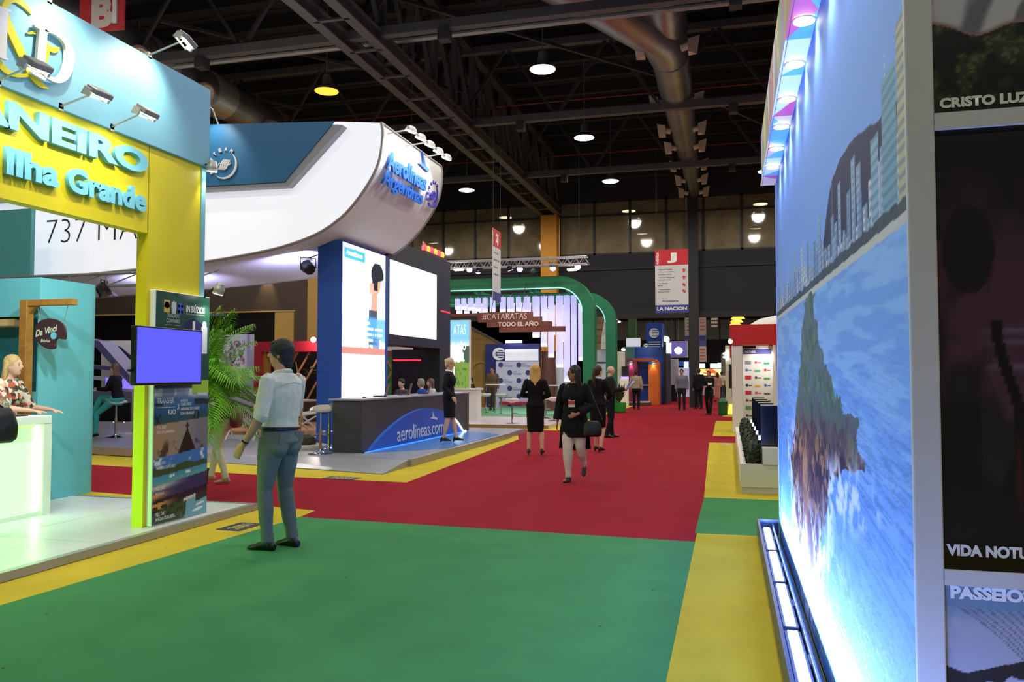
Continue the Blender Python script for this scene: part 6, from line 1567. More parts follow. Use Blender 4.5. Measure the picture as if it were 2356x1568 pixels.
p = atY(1561, 806, 47); lb = thing('globe_lamp', 'dazzling white lamp in front of the violet screen', 'lamp', p); mo('globe', MB().ell(p, .22, .2, .2), M('globe glow', (255, 250, 240), .3, em=(255, 250, 240), es=18), lb, 60); mo('rod', MB().tube([p, (p.x, p.y, 12.59)], .012, 4), m_steel_d, lb)
p = atY(1532, 781, 47); lb = thing('globe_lamp', 'dazzling white lamp beside the blue tower', 'lamp', p); mo('globe', MB().ell(p, .2, .2, .2), M('globe glow', (255, 250, 240), .3, em=(255, 250, 240), es=18), lb, 60); mo('rod', MB().tube([p, (p.x, p.y, 12.59)], .012, 4), m_steel_d, lb)
for (p0_, p1_, y0, y1, Y, lab) in ((1576, 1594, 700, 784, 46, 'beige avenue banner left of the dark column'), (1606, 1624, 700, 783, 46.5, 'beige avenue banner right of the dark column'), (1606, 1625, 783, 832, 58, 'lower beige avenue banner with blue head')):
    t = fthing('avenue_banner', lab, 'banner', Y, p0_); t.location.z = atY(p0_, y1, Y).z
    fr_part(t, 'sheet', Y, p0_, y0, p1_, y1, M('beige banner', (168, 156, 146), .7), -.03, 0)
    if Y < 50: fr_part(t, 'foot_panel', Y, p0_, y1 - 12, p1_, y1, m_bbl, 0, .01)
    else: fr_part(t, 'head_panel', Y, p0_, y0, p1_, y0 + 13, m_bbl, 0, .01)
    for k in range(4): fr_part(t, 'banner_line', Y, p0_ + 4, y1 - 26 - k * 8 if Y < 50 else y1 - 8 - k * 7, p1_ - 3, y1 - 24 - k * 8 if Y < 50 else y1 - 6 - k * 7, m_bred if p0_ > 1600 else m_btx, 0, .01)
    for px in (p0_ + 2, p1_ - 2): p = atY(px, y0, Y); mo('wire', MB().tube([p, (p.x, Y, 12.59)], .01, 4), m_steel_d, t)
t = fthing('round_hanging_sign', 'dark curled sign with pale lettering far overhead', 'sign', 52, 1643); t.location.z = 4.2
fr_part(t, 'sheet', 52, 1634, 728, 1653, 756, m_blk, -.1, 0)
for k in range(3): fr_part(t, 'sign_line', 52, 1636, 731 + k * 8, 1651, 736 + k * 8, M('beige banner', (168, 156, 146), .7), 0, .02)
p = atY(1643, 728, 52); mo('wire', MB().tube([p, (p.x, 52, 12.59)], .02, 4), m_steel_d, t)
# second-hall windows far away, bright signs at the end
t = mo('wall_end', MB().box(-14, 12, 72, 72.3, 4.6, 6.3), M('far window band', (120, 122, 130), .5, noise=.3, nscale=1.5), kind='structure', label='pale band of far windows at the end')
for k in range(14): mo('mullion', MB().box(-14 + k * 1.9, -13.9 + k * 1.9, 71.9, 72, 4.6, 6.3), m_mull, t)
mo('lower_wall', MB().box(-14, 12, 72, 72.3, 2.6, 4.6), m_wall2, t); mo('upper_wall', MB().box(-14, 12, 72, 72.3, 6.3, 9), m_wall2, t)
t = fthing('far_sign', 'bright cyan white signs at the very end of the aisle', 'sign', 62, 1640)
for (p0_, p1_, y0, y1) in ((1601, 1622, 836, 850), (1634, 1650, 836, 847), (1651, 1673, 834, 846)): fr_part(t, 'light_panel', 62, p0_, y0, p1_, y1, M('cyan panel', (200, 250, 255), .4, em=(190, 245, 255), es=2.2), -.3, 0)
for (p0_, p1_) in ((1600, 1604), (1670, 1674)): fr_part(t, 'post', 62, p0_, 834, p1_, 890, m_dk, -.3, 0, True)
t = fthing('orange_screen', 'long glowing orange screen at the end of the aisle', 'screen', 61, 1630)
def lava(U, Vv):
    n = fbm(U * 6, Vv * 5 + U * 3, 2); o = np.ones(U.shape + (3,)) * C(255, 150, 60); o = mixc(o, C(255, 235, 150), sm(.4, .55, n)); return mixc(o, C(220, 60, 40), sm(.45, .3, n))
qf = px_on_Y(61); A_ = qf(1602, 863); B_ = qf(1659, 848)
picture('screen', FY(61), A_[0], B_[0], A_[1], B_[1], .0, 40, 10, lava, Mattr('orange led', .4, es=1.8), t)
mo('casing', MB().prism(FY(61), [(A_[0] - .05, A_[1] - .05), (B_[0] + .05, A_[1] - .05), (B_[0] + .05, B_[1] + .05), (A_[0] - .05, B_[1] + .05)], -.2, -.01), m_blk, t); fr_part(t, 'stand', 61, 1604, 862, 1658, 895, M('lilac base', (190, 176, 196), .6), -.4, -.15, True)
t = fthing('far_booth', 'lilac lit booth with pale screens left of the dark column', 'booth', 56, 1580)
fr_part(t, 'wall', 56, 1558, 845, 1594, 905, M('lilac lit wall', (190, 186, 220), .5, em=(190, 186, 230), es=.25), -.3, 0, True); fr_part(t, 'fascia', 56, 1558, 830, 1594, 842, m_fb, -.3, .1); fr_part(t, 'screen', 56, 1574, 832, 1584, 846, M('cyan panel', (200, 250, 255), .4, em=(190, 245, 255), es=2.2), .1, .2)
t = fthing('far_booth', 'grey booth with shelves behind the people at the aisle end', 'booth', 54, 1660)
fr_part(t, 'wall', 54, 1660, 812, 1690, 930, M('grey shop wall', (96, 98, 92), .6), -.3, 0, True); fr_part(t, 'screen', 54, 1672, 845, 1683, 885, M('teal screen', (70, 140, 190), .4, em=(70, 140, 190), es=.5), 0, .1); fr_part(t, 'shelf', 54, 1660, 868, 1672, 871, m_wht, 0, .2)
t = fthing('grey_post', 'slim pale post with two small lamps near the red kiosk', 'post', 40, 1674); fr_part(t, 'post', 40, 1670, 794, 1682, 935, M('pale shop wall', (200, 196, 190), .6), -.2, 0, True)
for k in range(2): p = atY(1669, 813 + k * 8, 39.9); mo('lamp', MB().ell(p, .12, .06, .06), m_spotlens, t, 60)
t = mo('litter_bin', MB().lathe([(.15, 0), (.16, .04), (.165, .06), (.17, .45), (.19, .46), (.19, .5), (.16, .53), (.1, .62), (.03, .66)], 20, (-.2, 30.8, .006)), M('bin green', (16, 92, 44), .45), None, 30, label='dark green litter bin with pointed lid on the carpet edge', cat='bin')
t = thing('amber_floor_lamp', 'small yellow glowing cone beside the green bin', 'lamp', (.12, 31.2, .008)); mo('cone', MB().lathe([(.16, 0), (.1, .35), (.08, .4)], 14, t.location), M('amber glow', (255, 220, 90), .4, em=(255, 220, 80), es=1.2), t, 40)
mo('base', MB().lathe([(.18, 0), (.18, .02)], 14, t.location), m_blk, t)
for k, (px, py, nm) in enumerate(((1698, 733, 'highest'), (1695, 741, 'middle'), (1692, 748, 'lowest'))):
    p = atY(px, py, 50 + k * 4); t = thing('far_roof_lamp', 'far amber roof lamp above the red kiosk, %s of three' % nm, 'lamp', p); mo('shade', MB().lathe([(.4, 0), (.4, .03), (.15, .3)], 16, p), M('sodium lamp lens', (255, 190, 90)), t, 40); mo('rod', MB().tube([p, (p.x, p.y, 12.59)], .015, 4), m_steel_d, t)

# ================================================================ RIGHT: red kiosk, planter, photo wall
rk_ = thing('red_kiosk', 'white and red kiosk with a board of sponsor logos', 'kiosk', (.8, 22.3, .008))
m_rk = M('kiosk red', (190, 20, 30), .5)
mo('column', MB().loft([((.235, 21.95, z), (.13 + g, 0, 0), (0, .3 + g, 0)) for z, g in ((.01, .0), (.06, .015), (.3, .0), (2.3, 0))], 4) if False else MB().box(.1, .37, 21.6, 22.4, .01, 2.28), m_wht, rk_, bevel=.02)
mo('red_fascia', MB().box(.1, 3.2, 21.55, 22.5, 2.28, 2.8), m_rk, rk_); mo('red_return', MB().box(.05, .1, 21.7, 22.4, 1.95, 2.8), m_rk, rk_)
mo('logo_board', MB().box(.37, 1.14, 22.2, 22.26, .25, 2.2), m_wht, rk_); mo('head_strip', MB().box(.40, 1.11, 22.19, 22.2, 2.05, 2.18), m_bbl, rk_); mo('red_foot', MB().box(.37, 1.14, 22.18, 22.26, .02, .25), m_rk, rk_)
FK = FY(22.2)
text(FK, 'PARTNERS', .43, 2.085, .28, .06, .012, m_tx, rk_, 'kiosk_lettering', bold=.02)
rr = random.Random(3)
cols = [(130, 140, 160), (214, 70, 90), (60, 150, 90), (60, 120, 190), (90, 180, 170), (214, 40, 40), (200, 30, 40), (60, 60, 70), (90, 170, 80), (40, 40, 46), (230, 180, 50), (50, 90, 170), (210, 40, 60), (220, 70, 80), (90, 100, 130), (150, 60, 60), (90, 90, 100), (70, 100, 160), (110, 160, 110), (120, 120, 130), (160, 130, 70), (60, 90, 130), (150, 150, 150), (130, 90, 110)]
for i in range(24):
    u = .44 + (i % 3) * .235; v = 1.78 - (i // 3) * .2; cc = M('sponsor %d' % i, cols[i], .6)
    if i % 4 in (0, 2): mo('sponsor_mark', MB().fbox(FK, u, u + .15 + .03 * (i % 2), v, v + (.05 if i % 3 else .1), .001, .006), cc, rk_)
    else: mo('sponsor_mark', MB().prism(FK, [(u + .04 + a, v + .05 + b) for a, b in disc(.035, 12)], .001, .006).fbox(FK, u + .085, u + .17, v + .03, v + .055, .001, .006), cc, rk_)
mo('side_wall', MB().box(1.14, 1.22, 21.9, 22.4, .01, 2.28), m_wht, rk_); mo('far_wall', MB().box(1.22, 3.2, 22.4, 22.5, .01, 2.28), M('pale lilac wall', (206, 206, 222), .6), rk_)
mo('side_screen', MB().box(.02, .098, 21.75, 22.3, 1.15, 1.78), m_blk, rk_)
cylinder_spot('bright lamp on the left corner of the red kiosk', (.07, 21.5, 2.36), (.1, -.9, -.5), 20, 110, .06)
arm = cylinder_spot('bright lamp over the sponsor board of the red kiosk', (1.05, 21.7, 2.2), (-.3, .75, -.6), 30, 90, .05)
mo('lamp_arm', MB().tube([(1.05, 21.72, 2.25), (.8, 21.6, 2.33), (.72, 21.56, 2.33)], .01, 6), m_wht, arm)
dm = thing('white_dome', 'smooth white dome roof rising behind the red kiosk', 'dome', (2.2, 26, .01))
mo('shell', MB().loft([((2.4, 26.5, z), (r, 0, 0), (0, 1.5, 0)) for z, r in ((2.9, 1.75), (3.1, 1.7), (3.25, 1.45), (3.33, 1.0), (3.36, .4))], 28), m_wht, dm, 60); mo('drum', MB().box(.9, 4.0, 25.3, 27.8, .01, 2.9), m_wht, dm)
pb_ = thing('planter_box', 'long low white planter box beside the photo wall', 'planter', (.7, 14, .008))
m_pw = M('planter white', (222, 216, 208), .5)
mo('box_front', MB().box(.14, 1.5, 10.65, 10.72, .085, .375), m_pw, pb_); mo('box_side', MB().box(.14, .21, 10.72, 18.2, .085, .375), m_pw, pb_); mo('box_back', MB().box(.21, 1.5, 18.13, 18.2, .085, .375), m_pw, pb_); mo('box_right', MB().box(1.43, 1.5, 10.72, 18.13, .085, .375), m_pw, pb_)
mo('plinth', MB().box(.15, 1.49, 10.66, 18.19, .008, .085), M('planter plinth', (206, 198, 190), .5), pb_); mo('soil', MB().box(.21, 1.43, 10.72, 18.13, .085, .3), M('soil', (40, 34, 28), .9), pb_); mo('centre_block', MB().box(.41, .60, 10.63, 10.95, .375, .58), m_pw, pb_)
m_hed = M('box hedge leaf', (40, 52, 26), .7, noise=.4, nscale=25)
def hedge(label, c, r):
    t = thing('box_shrub', label, 'shrub', (c[0], c[1], c[2] - r[2]), group='clipped box shrubs in the white planter')
    rnd = random.Random(int(c[1] * 100)); mb = MB()
    for k in range(420):
        a = rnd.uniform(0, 2 * math.pi); z = rnd.uniform(-.9, 1); q = math.sqrt(max(0, 1 - abs(z) ** 3)); q = q * rnd.uniform(.88, 1.04)
        p = V((c[0] + r[0] * q * math.cos(a), c[1] + r[1] * q * math.sin(a), c[2] + r[2] * z)); e = V((rnd.uniform(-1, 1), rnd.uniform(-1, 1), rnd.uniform(-.3, 1))).normalized(); f_ = e.orthogonal().normalized()
        mb.add([p - e * .022, p + f_ * .014, p + e * .026, p - f_ * .014], [(0, 1, 2, 3)])
    mo('leaves', mb, m_hed, t, kind='stuff'); mo('core', MB().ell(c, r[0] * .93, r[1] * .93, r[2] * .95, 12, 8), m_hed, t, 60); return t
for k, y in enumerate((11.05, 11.75, 12.5, 13.4, 14.5, 15.9)):
    hedge('clipped dark box shrub in the planter, %s from the front' % words[k], (.305, y, .47 + .02 * (k % 2)), (.10, .33 + .04 * k, .19))
hedge('clipped dark box shrub right of the front screen', (.72, 11.0, .46), (.1, .22, .17)) 
for k in range(5):
    y = 10.9 + k * .95; t = thing('display_screen', 'dark glossy standing screen over the planter, %s from the front' % words[k], 'screen', (.5, y, .58), group='standing screens over the white planter')
    mo('casing', MB().box(.40, .61, y - .01, y + .03, .56 if k else .58, 1.105), m_blk, t, bevel=.003); mo('glass', MB().box(.405, .605, y - .014, y - .011, .6, 1.09), M('dark screen glass', (20, 26, 60), .08, spec=.8, coat=.5), t); mo('top_edge', MB().box(.40, .61, y - .012, y + .03, 1.105, 1.115), m_wht, t); mo('post', MB().box(.48, .53, y + .03, y + .06, .302, .9), m_alu, t)
    mo('key_light', MB().box(.37, .4, y - .012, y + .01, .66, .72), M('pale key glow', (210, 220, 255), .4, em=(200, 215, 255), es=1.5), t)
mo('paper_scrap', MB().prism(ZF, [(-.18, 18.0), (.02, 17.9), (.03, 18.1), (-.16, 18.15)], .008, .012), m_wht, None, label='white scrap of paper on the yellow carpet by the planter', cat='paper')

# ---- photo wall close to the camera
PXw, PY0, PY1 = .445, 2.18, 7.83
pw = thing('photo_wall', 'tall backlit seaside skyline photo wall at the right edge', 'wall panel', (.6, 5, .008))
mo('core', MB().box(PXw + .005, PXw + .10, PY0, PY1, .01, 3.8), M('wall core', (60, 64, 70), .6), pw)
def coast(U, Vv):
    """U: 0 far end (left in the photo) to 1 near end; skyline, sea and a rocky point."""
    y = PY1 + (PY0 - PY1) * U; z = 0.17 + Vv * 3.12
    # position across the picture as printed
    s = U
    o = mixc(np.broadcast_to(C(124, 168, 238), U.shape + (3,)).copy(), C(104, 148, 228), sm(2.2, 3.2, z)); o = mixc(o, C(132, 176, 240), sm(.25, .9, s) * .5)
    shore = 2.10 - .11 * s
    hill = shore + (.13 + .22 * sm(.62, .74, s)) * sm(.52, .7, s) + .05 * np.sin(s * 17 + .6) + .02 * fbm(s * 40, z * 0, 4)
    o = mixc(o, C(36, 48, 82), ((z < hill) & (z > shore) & (s > .5)) * 1.0)
    for (cells, hmin, hvar, sd) in ((46, .10, .24, 5), (70, .05, .20, 25)):
        cell = np.floor(s * cells); ht = _hash(cell, cell * 0 + 3, sd); ht2 = _hash(cell, cell * 0 + 9, sd + 10); fr_ = s * cells - cell
        top = shore + hmin + hvar * ht ** 1.5 + .16 * (ht2 > .9) * ((fr_ > .4) & (fr_ < .6))
        twr = (z < top) & (z > shore) & (fr_ > .06) & (fr_ < .78 + .2 * ht2)
        tc = np.broadcast_to(C(160, 184, 210), U.shape + (3,)).copy(); tc = mixc(tc, C(214, 218, 220), (ht2 > .5) * 1.0); tc = mixc(tc, C(120, 150, 186), ((ht > .62) & (ht < .85)) * .9); tc = mixc(tc, C(186, 176, 160), (ht < .12) * .9)
        tc = mixc(tc, C(78, 104, 140), (fr_ > .62) * .5); win = (np.sin(z * 210) > .0) & (fr_ > .16) & (fr_ < .6)
        o = mixc(o, mixc(tc, C(92, 116, 150), win * .5), twr * 1.0)
    for (s0, s1, hh, cc) in ((.90, .925, .30, C(150, 186, 206)), (.935, .972, .42, C(124, 170, 190)), (.976, 1.01, .5, C(196, 186, 150))):
        tw = (s > s0) & (s < s1) & (z > shore) & (z < shore + hh); o = mixc(o, mixc(np.broadcast_to(cc, U.shape + (3,)).copy(), C(90, 120, 146), (np.sin(z * 190) > .1) * .5), tw * 1.0)
    o = mixc(o, C(50, 66, 74), ((z < shore + .03 + .03 * fbm(s * 80, z * 0, 2)) & (z > shore)) * .85)
    o = mixc(o, C(206, 204, 192), ((z < shore + .004) & (z > shore - .025)) * 1.0)
    sea = z < shore - .025
    n = fbm(s * 14, z * 26 + s * 6, 6, 5); n2 = fbm(s * 40 + z * 14, z * 150 + s * 60, 12, 4)
    sc = mixc(np.broadcast_to(C(124, 172, 234), U.shape + (3,)).copy(), C(148, 194, 242), sm(.42, .6, n)); sc = mixc(sc, C(92, 148, 200), sm(1.6, .7, z) * .8); sc = mixc(sc, C(92, 150, 150), sm(1.2, .4, z) * sm(.40, .62, n) * .8)
    sc = mixc(sc, C(50, 92, 134), sm(.46, .6, n2) * sm(1.9, 1.0, z) * .4); sc = mixc(sc, C(196, 222, 232), sm(.56, .68, n2) * sm(1.2, .4, z) * .9)
    o = mixc(o, sc, sea * 1.0)
    # rocky point with surf round its foot
    poly = np.array([(.58, 1.99), (.50, 2.03), (.45, 1.85), (.42, 1.65), (.37, 1.4), (.31, 1.15), (.25, 1.04), (.29, .86), (.33, .62), (.42, .45), (.50, .36), (.56, .52), (.60, .75), (.65, .95), (.69, 1.15), (.76, 1.2), (.86, 1.29), (.82, 1.42), (.75, 1.5), (.68, 1.62), (.62, 1.78), (.585, 1.92)])
    L = PY1 - PY0
    jx = (fbm(s * 30, z * 12, 21) - .47) * .07; jz = (fbm(s * 22, z * 9, 27) - .47) * .16
    X_, Z_ = (s + jx) * L, z + jz; inside = np.zeros(s.shape, bool); dmin = np.full(s.shape, 9.0); m_ = len(poly)
    for i in range(m_):
        (x1, y1), (x2, y2) = poly[i] * (L, 1), poly[(i + 1) % m_] * (L, 1)
        c = ((y1 > Z_) != (y2 > Z_)) & (X_ < (x2 - x1) * (Z_ - y1) / (y2 - y1 + 1e-9) + x1); inside ^= c
        t_ = np.clip(((X_ - x1) * (x2 - x1) + (Z_ - y1) * (y2 - y1)) / ((x2 - x1) ** 2 + (y2 - y1) ** 2), 0, 1); dmin = np.minimum(dmin, np.hypot(X_ - x1 - t_ * (x2 - x1), Z_ - y1 - t_ * (y2 - y1)))
    sd_ = np.where(inside, -dmin, dmin)
    r1 = fbm(s * 40, z * 9, 41, 5); r2 = fbm(s * 90, z * 22, 51, 4)
    veg = mixc(np.broadcast_to(C(96, 118, 124), U.shape + (3,)).copy(), C(78, 104, 92), sm(.4, .6, r1)); veg = mixc(veg, C(120, 150, 96), sm(.52, .62, r2) * .6)
    rk2 = mixc(np.broadcast_to(C(92, 62, 64), U.shape + (3,)).copy(), C(164, 116, 72), sm(.42, .62, r1)); rk2 = mixc(rk2, C(48, 34, 44), sm(.46, .6, r2)); rk2 = mixc(rk2, C(196, 140, 92), np.exp(-((s - .47) / .04) ** 2) * sm(1.3, 1.1, z) * .6)
    o = mixc(o, mixc(veg, rk2, sm(1.5, 1.2, z + .3 * (r1 - .5))), inside * 1.0)
    f1 = sm(.42, .58, fbm(s * 55, z * 13, 61, 5))
    o = mixc(o, C(226, 234, 244), f1 * sm(.26, .03, np.abs(sd_ - .05)) * sm(1.38, 1.15, z) * .95)
    return mixc(o, C(222, 234, 240), sm(.5, .62, fbm(s * 45, z * 8, 71, 5)) * sm(1.0, .7, z) * sm(.55, .1, sd_) * .8)
picture('print', Fr((PXw, PY1, 0), (0, -1, 0)), 0, PY1 - PY0, .02, 3.27, .0, 460, 640, coast, Mattr('seaside print', .6, spec=.12), pw)
mo('edge_profile', MB().box(PXw - .006, PXw + .10, PY0 - .012, PY0, .01, 3.27), M('dark edge profile', (24, 30, 36), .4), pw)
mo('edge_profile', MB().box(PXw - .004, PXw + .10, PY1, PY1 + .012, .01, 3.27), M('pale edge profile', (150, 170, 210), .4), pw)
# light trough at the foot
lt = thing('light_trough', 'floor trough with bright light bars along the photo wall', 'light trough', (.34, 5, .008))
m_trg = M('trough grey', (74, 84, 108), .4)
mo('outer_wall', MB().box(.245, .265, 1.6, PY1 + .02, .008, .17), m_trg, lt); mo('end_wall', MB().box(.265, PXw - .01, PY1 - .0, PY1 + .02, .008, .17), m_trg, lt); mo('trough_floor', MB().box(.265, PXw - .01, 1.6, PY1, .01, .03), m_blk, lt); mo('inner_lip', MB().box(.375, .385, 1.6, PY1, .03, .14), M('lip blue grey', (110, 130, 170), .35), lt)
m_bar = M('light bar', (240, 245, 255), .4, em=(196, 214, 255), es=9)
yb = PY1 - .16
for k in range(6):
    L_ = .90
    hs = mo('bar_housing', MB().box(.28, .362, yb - L_ - .02, yb + .02, .03, .115), M('bar casing', (60, 70, 96), .6), lt); mo('light_bar', MB().box(.295, .347, yb - L_, yb, .115, .125), m_bar, lt); mo('clip', MB().box(.365, .375, yb - L_ * .55, yb - L_ * .4, .05, .12), m_trg, lt)
    light('bar_glow', 'AREA', (.325, yb - L_ / 2, .135), 55, (128, 158, 255), to=(.46, yb - L_ / 2, 1.6), size=L_, size_y=.05, parent=lt)
    yb -= L_ + .11
# canopy over the photo wall
cp = thing('photo_wall_canopy', 'overhanging canopy with coloured triangles and downlights', 'canopy', (.38, 5, 3.26))
mo('body', MB().box(.325, PXw + .10, 1.2, PY1 + .0, 3.275, 3.74), m_wht, cp)
tri_c = [(120, 200, 240), (250, 205, 175), (110, 190, 240), (240, 90, 140), (248, 249, 252), (130, 206, 244), (250, 214, 184), (110, 186, 236), (248, 249, 252)]
rt_ = random.Random(4)
def tri_field(fr, u0, u1, w_, nm, pal, step, c0):
    u = u0; i = 0
    while u < u1 - .01:
        e = min(u + step * rt_.uniform(.7, 1.3), u1); m_ = u + (e - u) * rt_.uniform(.3, .7)
        flip = i % 2
        base = 0 if flip else w_
        for poly in ([(u, 0), (m_, w_), (u, w_)], [(u, 0), (e, 0), (m_, w_)], [(e, 0), (e, w_), (m_, w_)]):
            cc = pal[rt_.randrange(len(pal))]; mo(nm, MB().prism(fr, poly, c0, c0 + .002), M('triangle %d %d %d' % cc, cc, .5), cp)
        u = e; i += 1
FU = Fr((.312, 1.2, 3.262), (0, 1, 0), (1, 0, 0)); FU.n = V((0, 0, -1))
tri_field(FU, 0, PY1 - 1.2, PXw - .312 - .002, 'underside_triangle', tri_c, .62, -.012)
FO = Fr((.325, PY1, 3.262), (0, -1, 0))
tri_field(FO, 0, PY1 - 1.2, .478, 'fascia_triangle', [(196, 50, 80), (206, 180, 60), (110, 150, 70), (120, 110, 170), (200, 190, 200), (150, 80, 60), (90, 100, 160)], .7, .0)
for k, y in enumerate((7.1, 6.52, 5.95, 5.36, 4.76, 4.18, 3.6, 3.02, 2.44)):
    mo('downlight', MB().lathe([(.05, 0), (.05, .0125)], 20, (.385, y, 3.268), (0, 0, -1)), M('downlight lens', (255, 252, 240), .4, em=(255, 250, 235), es=14), cp, 40); mo('downlight_ring', MB().lathe([(.06, 0), (.06, .004), (.052, .007)], 20, (.385, y, 3.266), (0, 0, -1)), m_alu, cp, 40)
    light('downlight_beam', 'SPOT', (.385, y, 3.245), 20, (205, 220, 255), to=(.445, y, 2.3), angle=110, blend=.9, size=.03, parent=cp)
# grey photo frame facing the camera
gf = thing('picture_frame_wall', 'grey frame wall with three large photographs at the right edge', 'frame', (1.3, PY0, .008))
m_gf = M('warm grey frame', (194, 195, 194), .6, noise=.03, nscale=4)
F2 = FY(PY0 - .02); X0 = .432; XR = 1.12; XP = 1.06
mo('backing', MB().box(PXw + .006, XR, PY0 - .012, PY0 + .08, .01, 3.8), M('wall core', (60, 64, 70), .6), gf)
zb = [(-.0, 1.0), (1.03, 2.105), (2.14, 3.3)]
xi = .495
mo('stile', MB().box(X0, xi, PY0 - .034, PY0 - .012, .01, 3.6), m_gf, gf, bevel=.003); mo('stile', MB().box(XP, XR, PY0 - .034, PY0 - .012, .01, 3.6), m_gf, gf, bevel=.003); mo('rail', MB().box(xi, XP, PY0 - .034, PY0 - .012, .998, 1.034), m_gf, gf); mo('rail', MB().box(xi, XP, PY0 - .034, PY0 - .012, 2.10, 2.14), m_gf, gf)
def ph_cristo(U, Vv):
    u = U * 2.4; n = fbm(u * 7, Vv * 36, 3, 5); n2 = fbm(u * 24, Vv * 120, 8, 4); o = np.ones(U.shape + (3,)) * C(44, 50, 36); o = mixc(o, C(18, 20, 18), sm(.4, .56, n)); o = mixc(o, C(92, 100, 60), sm(.5, .62, n2) * sm(.5, .4, n) * .8); o = mixc(o, C(30, 28, 24), sm(.05, .0, Vv))
    edge = .168 + .11 * (u - .5) ** 2 + .006 * np.sin(u * 11)
    folds = .5 + .5 * np.sin(u * 13 - Vv * 26 + 5 * fbm(u * 2, Vv * 6, 5)); rc2 = mixc(np.broadcast_to(C(186, 186, 192), o.shape).copy(), C(104, 104, 116), sm(.5, .95, folds)); rc2 = mixc(rc2, C(140, 112, 106), sm(.012, .0, Vv - edge))
    return mixc(o, rc2, (Vv > edge) * 1.0)
def ph_vida(U, Vv):
    u = U * 2.4; n = fbm(u * 3, Vv * 7, 4); o = np.ones(U.shape + (3,)) * C(30, 25, 28); o = mixc(o, C(78, 48, 60), sm(.3, .65, n) * sm(.15, .4, Vv) * sm(.98, .6, Vv)); o = mixc(o, C(120, 108, 126), (np.exp(-((Vv - .535) / .006) ** 2) + np.exp(-((Vv - .51) / .005) ** 2) + np.exp(-((Vv - .455) / .008) ** 2)) * sm(.35, .6, u) * .6)
    o = mixc(o, C(20, 17, 20), ((((u - .3) / .24) ** 2 + ((Vv - .72) / .1) ** 2) < 1) * .8)
    cx = .55 + .22 * sm(.54, .3, Vv) - .12 * sm(.28, .16, Vv); o = mixc(o, C(14, 12, 15), ((np.abs(u - cx) < .055 + .05 * sm(.4, .2, Vv)) & (Vv < .56) & (Vv > .1)) * 1.0)
    o = mixc(o, C(15, 13, 16), sm(.27 + .05 * np.sin(u * 9), .22 + .05 * np.sin(u * 9), Vv)); o = mixc(o, C(15, 13, 16), ((u < .38) & (Vv < .38)) * .9)
    return mixc(o, C(130, 34, 38), np.exp(-((u - .72) / .03) ** 2) * sm(.1, .2, Vv) * sm(.34, .25, Vv) * .45)
def ph_pass(U, Vv):
    u = U * 2.4; o = mixc(np.broadcast_to(C(158, 160, 172), U.shape + (3,)).copy(), C(126, 146, 164), sm(.9, .94, Vv)); o = mixc(o, C(190, 188, 190), sm(.55, .35, fbm(u * 2, Vv * 5, 3)))
    for k in range(7): o = mixc(o, C(92, 96, 106), (np.abs(Vv - .96 + (u - .1 * k) * (.10 + .02 * k) + .12 * (u - .1 * k) ** 2) < .0022) * (u > .1 * k) * .8)
    sp = .765 + .075 * u; o = mixc(o, C(34, 31, 38), ((Vv < sp + .008) & (Vv > sp - .022 - .014 * np.sin(u * 16) ** 2)) * 1.0); o = mixc(o, C(30, 28, 34), ((u < .2) & (np.abs(Vv - .772) < .03 - .08 * u)) * 1.0)
    o = mixc(o, C(34, 32, 38), ((u < .26) & (Vv > .945 + .05 * u) & (Vv < .965 + .09 * u)) * 1.0)
    for k in range(4): o = mixc(o, C(80, 82, 92), (np.abs(Vv - .74 + .03 * k + u * .05) < .0022) * .8)
    return o
mp = Mattr('photo print', .45)
picture('photograph', F2, xi, XP, zb[0][0] + .02, zb[0][1], .0, 120, 300, ph_pass, mp, gf); picture('photograph', F2, xi, XP, zb[1][0], zb[1][1], .0, 90, 160, ph_vida, mp, gf); picture('photograph', F2, xi, XP, zb[2][0], zb[2][1], .0, 120, 300, ph_cristo, mp, gf)
qF = px_on_Y(PY0 - .022); m_cap = M('caption print', (226, 228, 232), .6)
for (s_, p0_, y1, y0, L_) in (('CRISTO LUZ', 2162, 250, 226, .20), ('VIDA NOTURNA', 2178, 1277, 1250, .245), ('PASSEIOS', 2187, 1376, 1346, .175)):
    A_ = qF(p0_, y1); B_ = qF(p0_, y0); text(F2, s_, A_[0], A_[1], L_, B_[1] - A_[1], .002, m_cap, gf, 'caption', bold=.055)
mo('caption_band', MB().fbox(F2, xi + .0, XP, .945, .998, .0004, .0008), M('caption band', (108, 136, 158), .6, alpha=1), gf)
# ================================================================ PEOPLE IN THE HALL
R_ = math.radians
def heading(px): return math.atan((CX - px) / FPX) + YAW      # direction straight away from the camera at that column
blk = dict(n='black', c=(20, 20, 23))
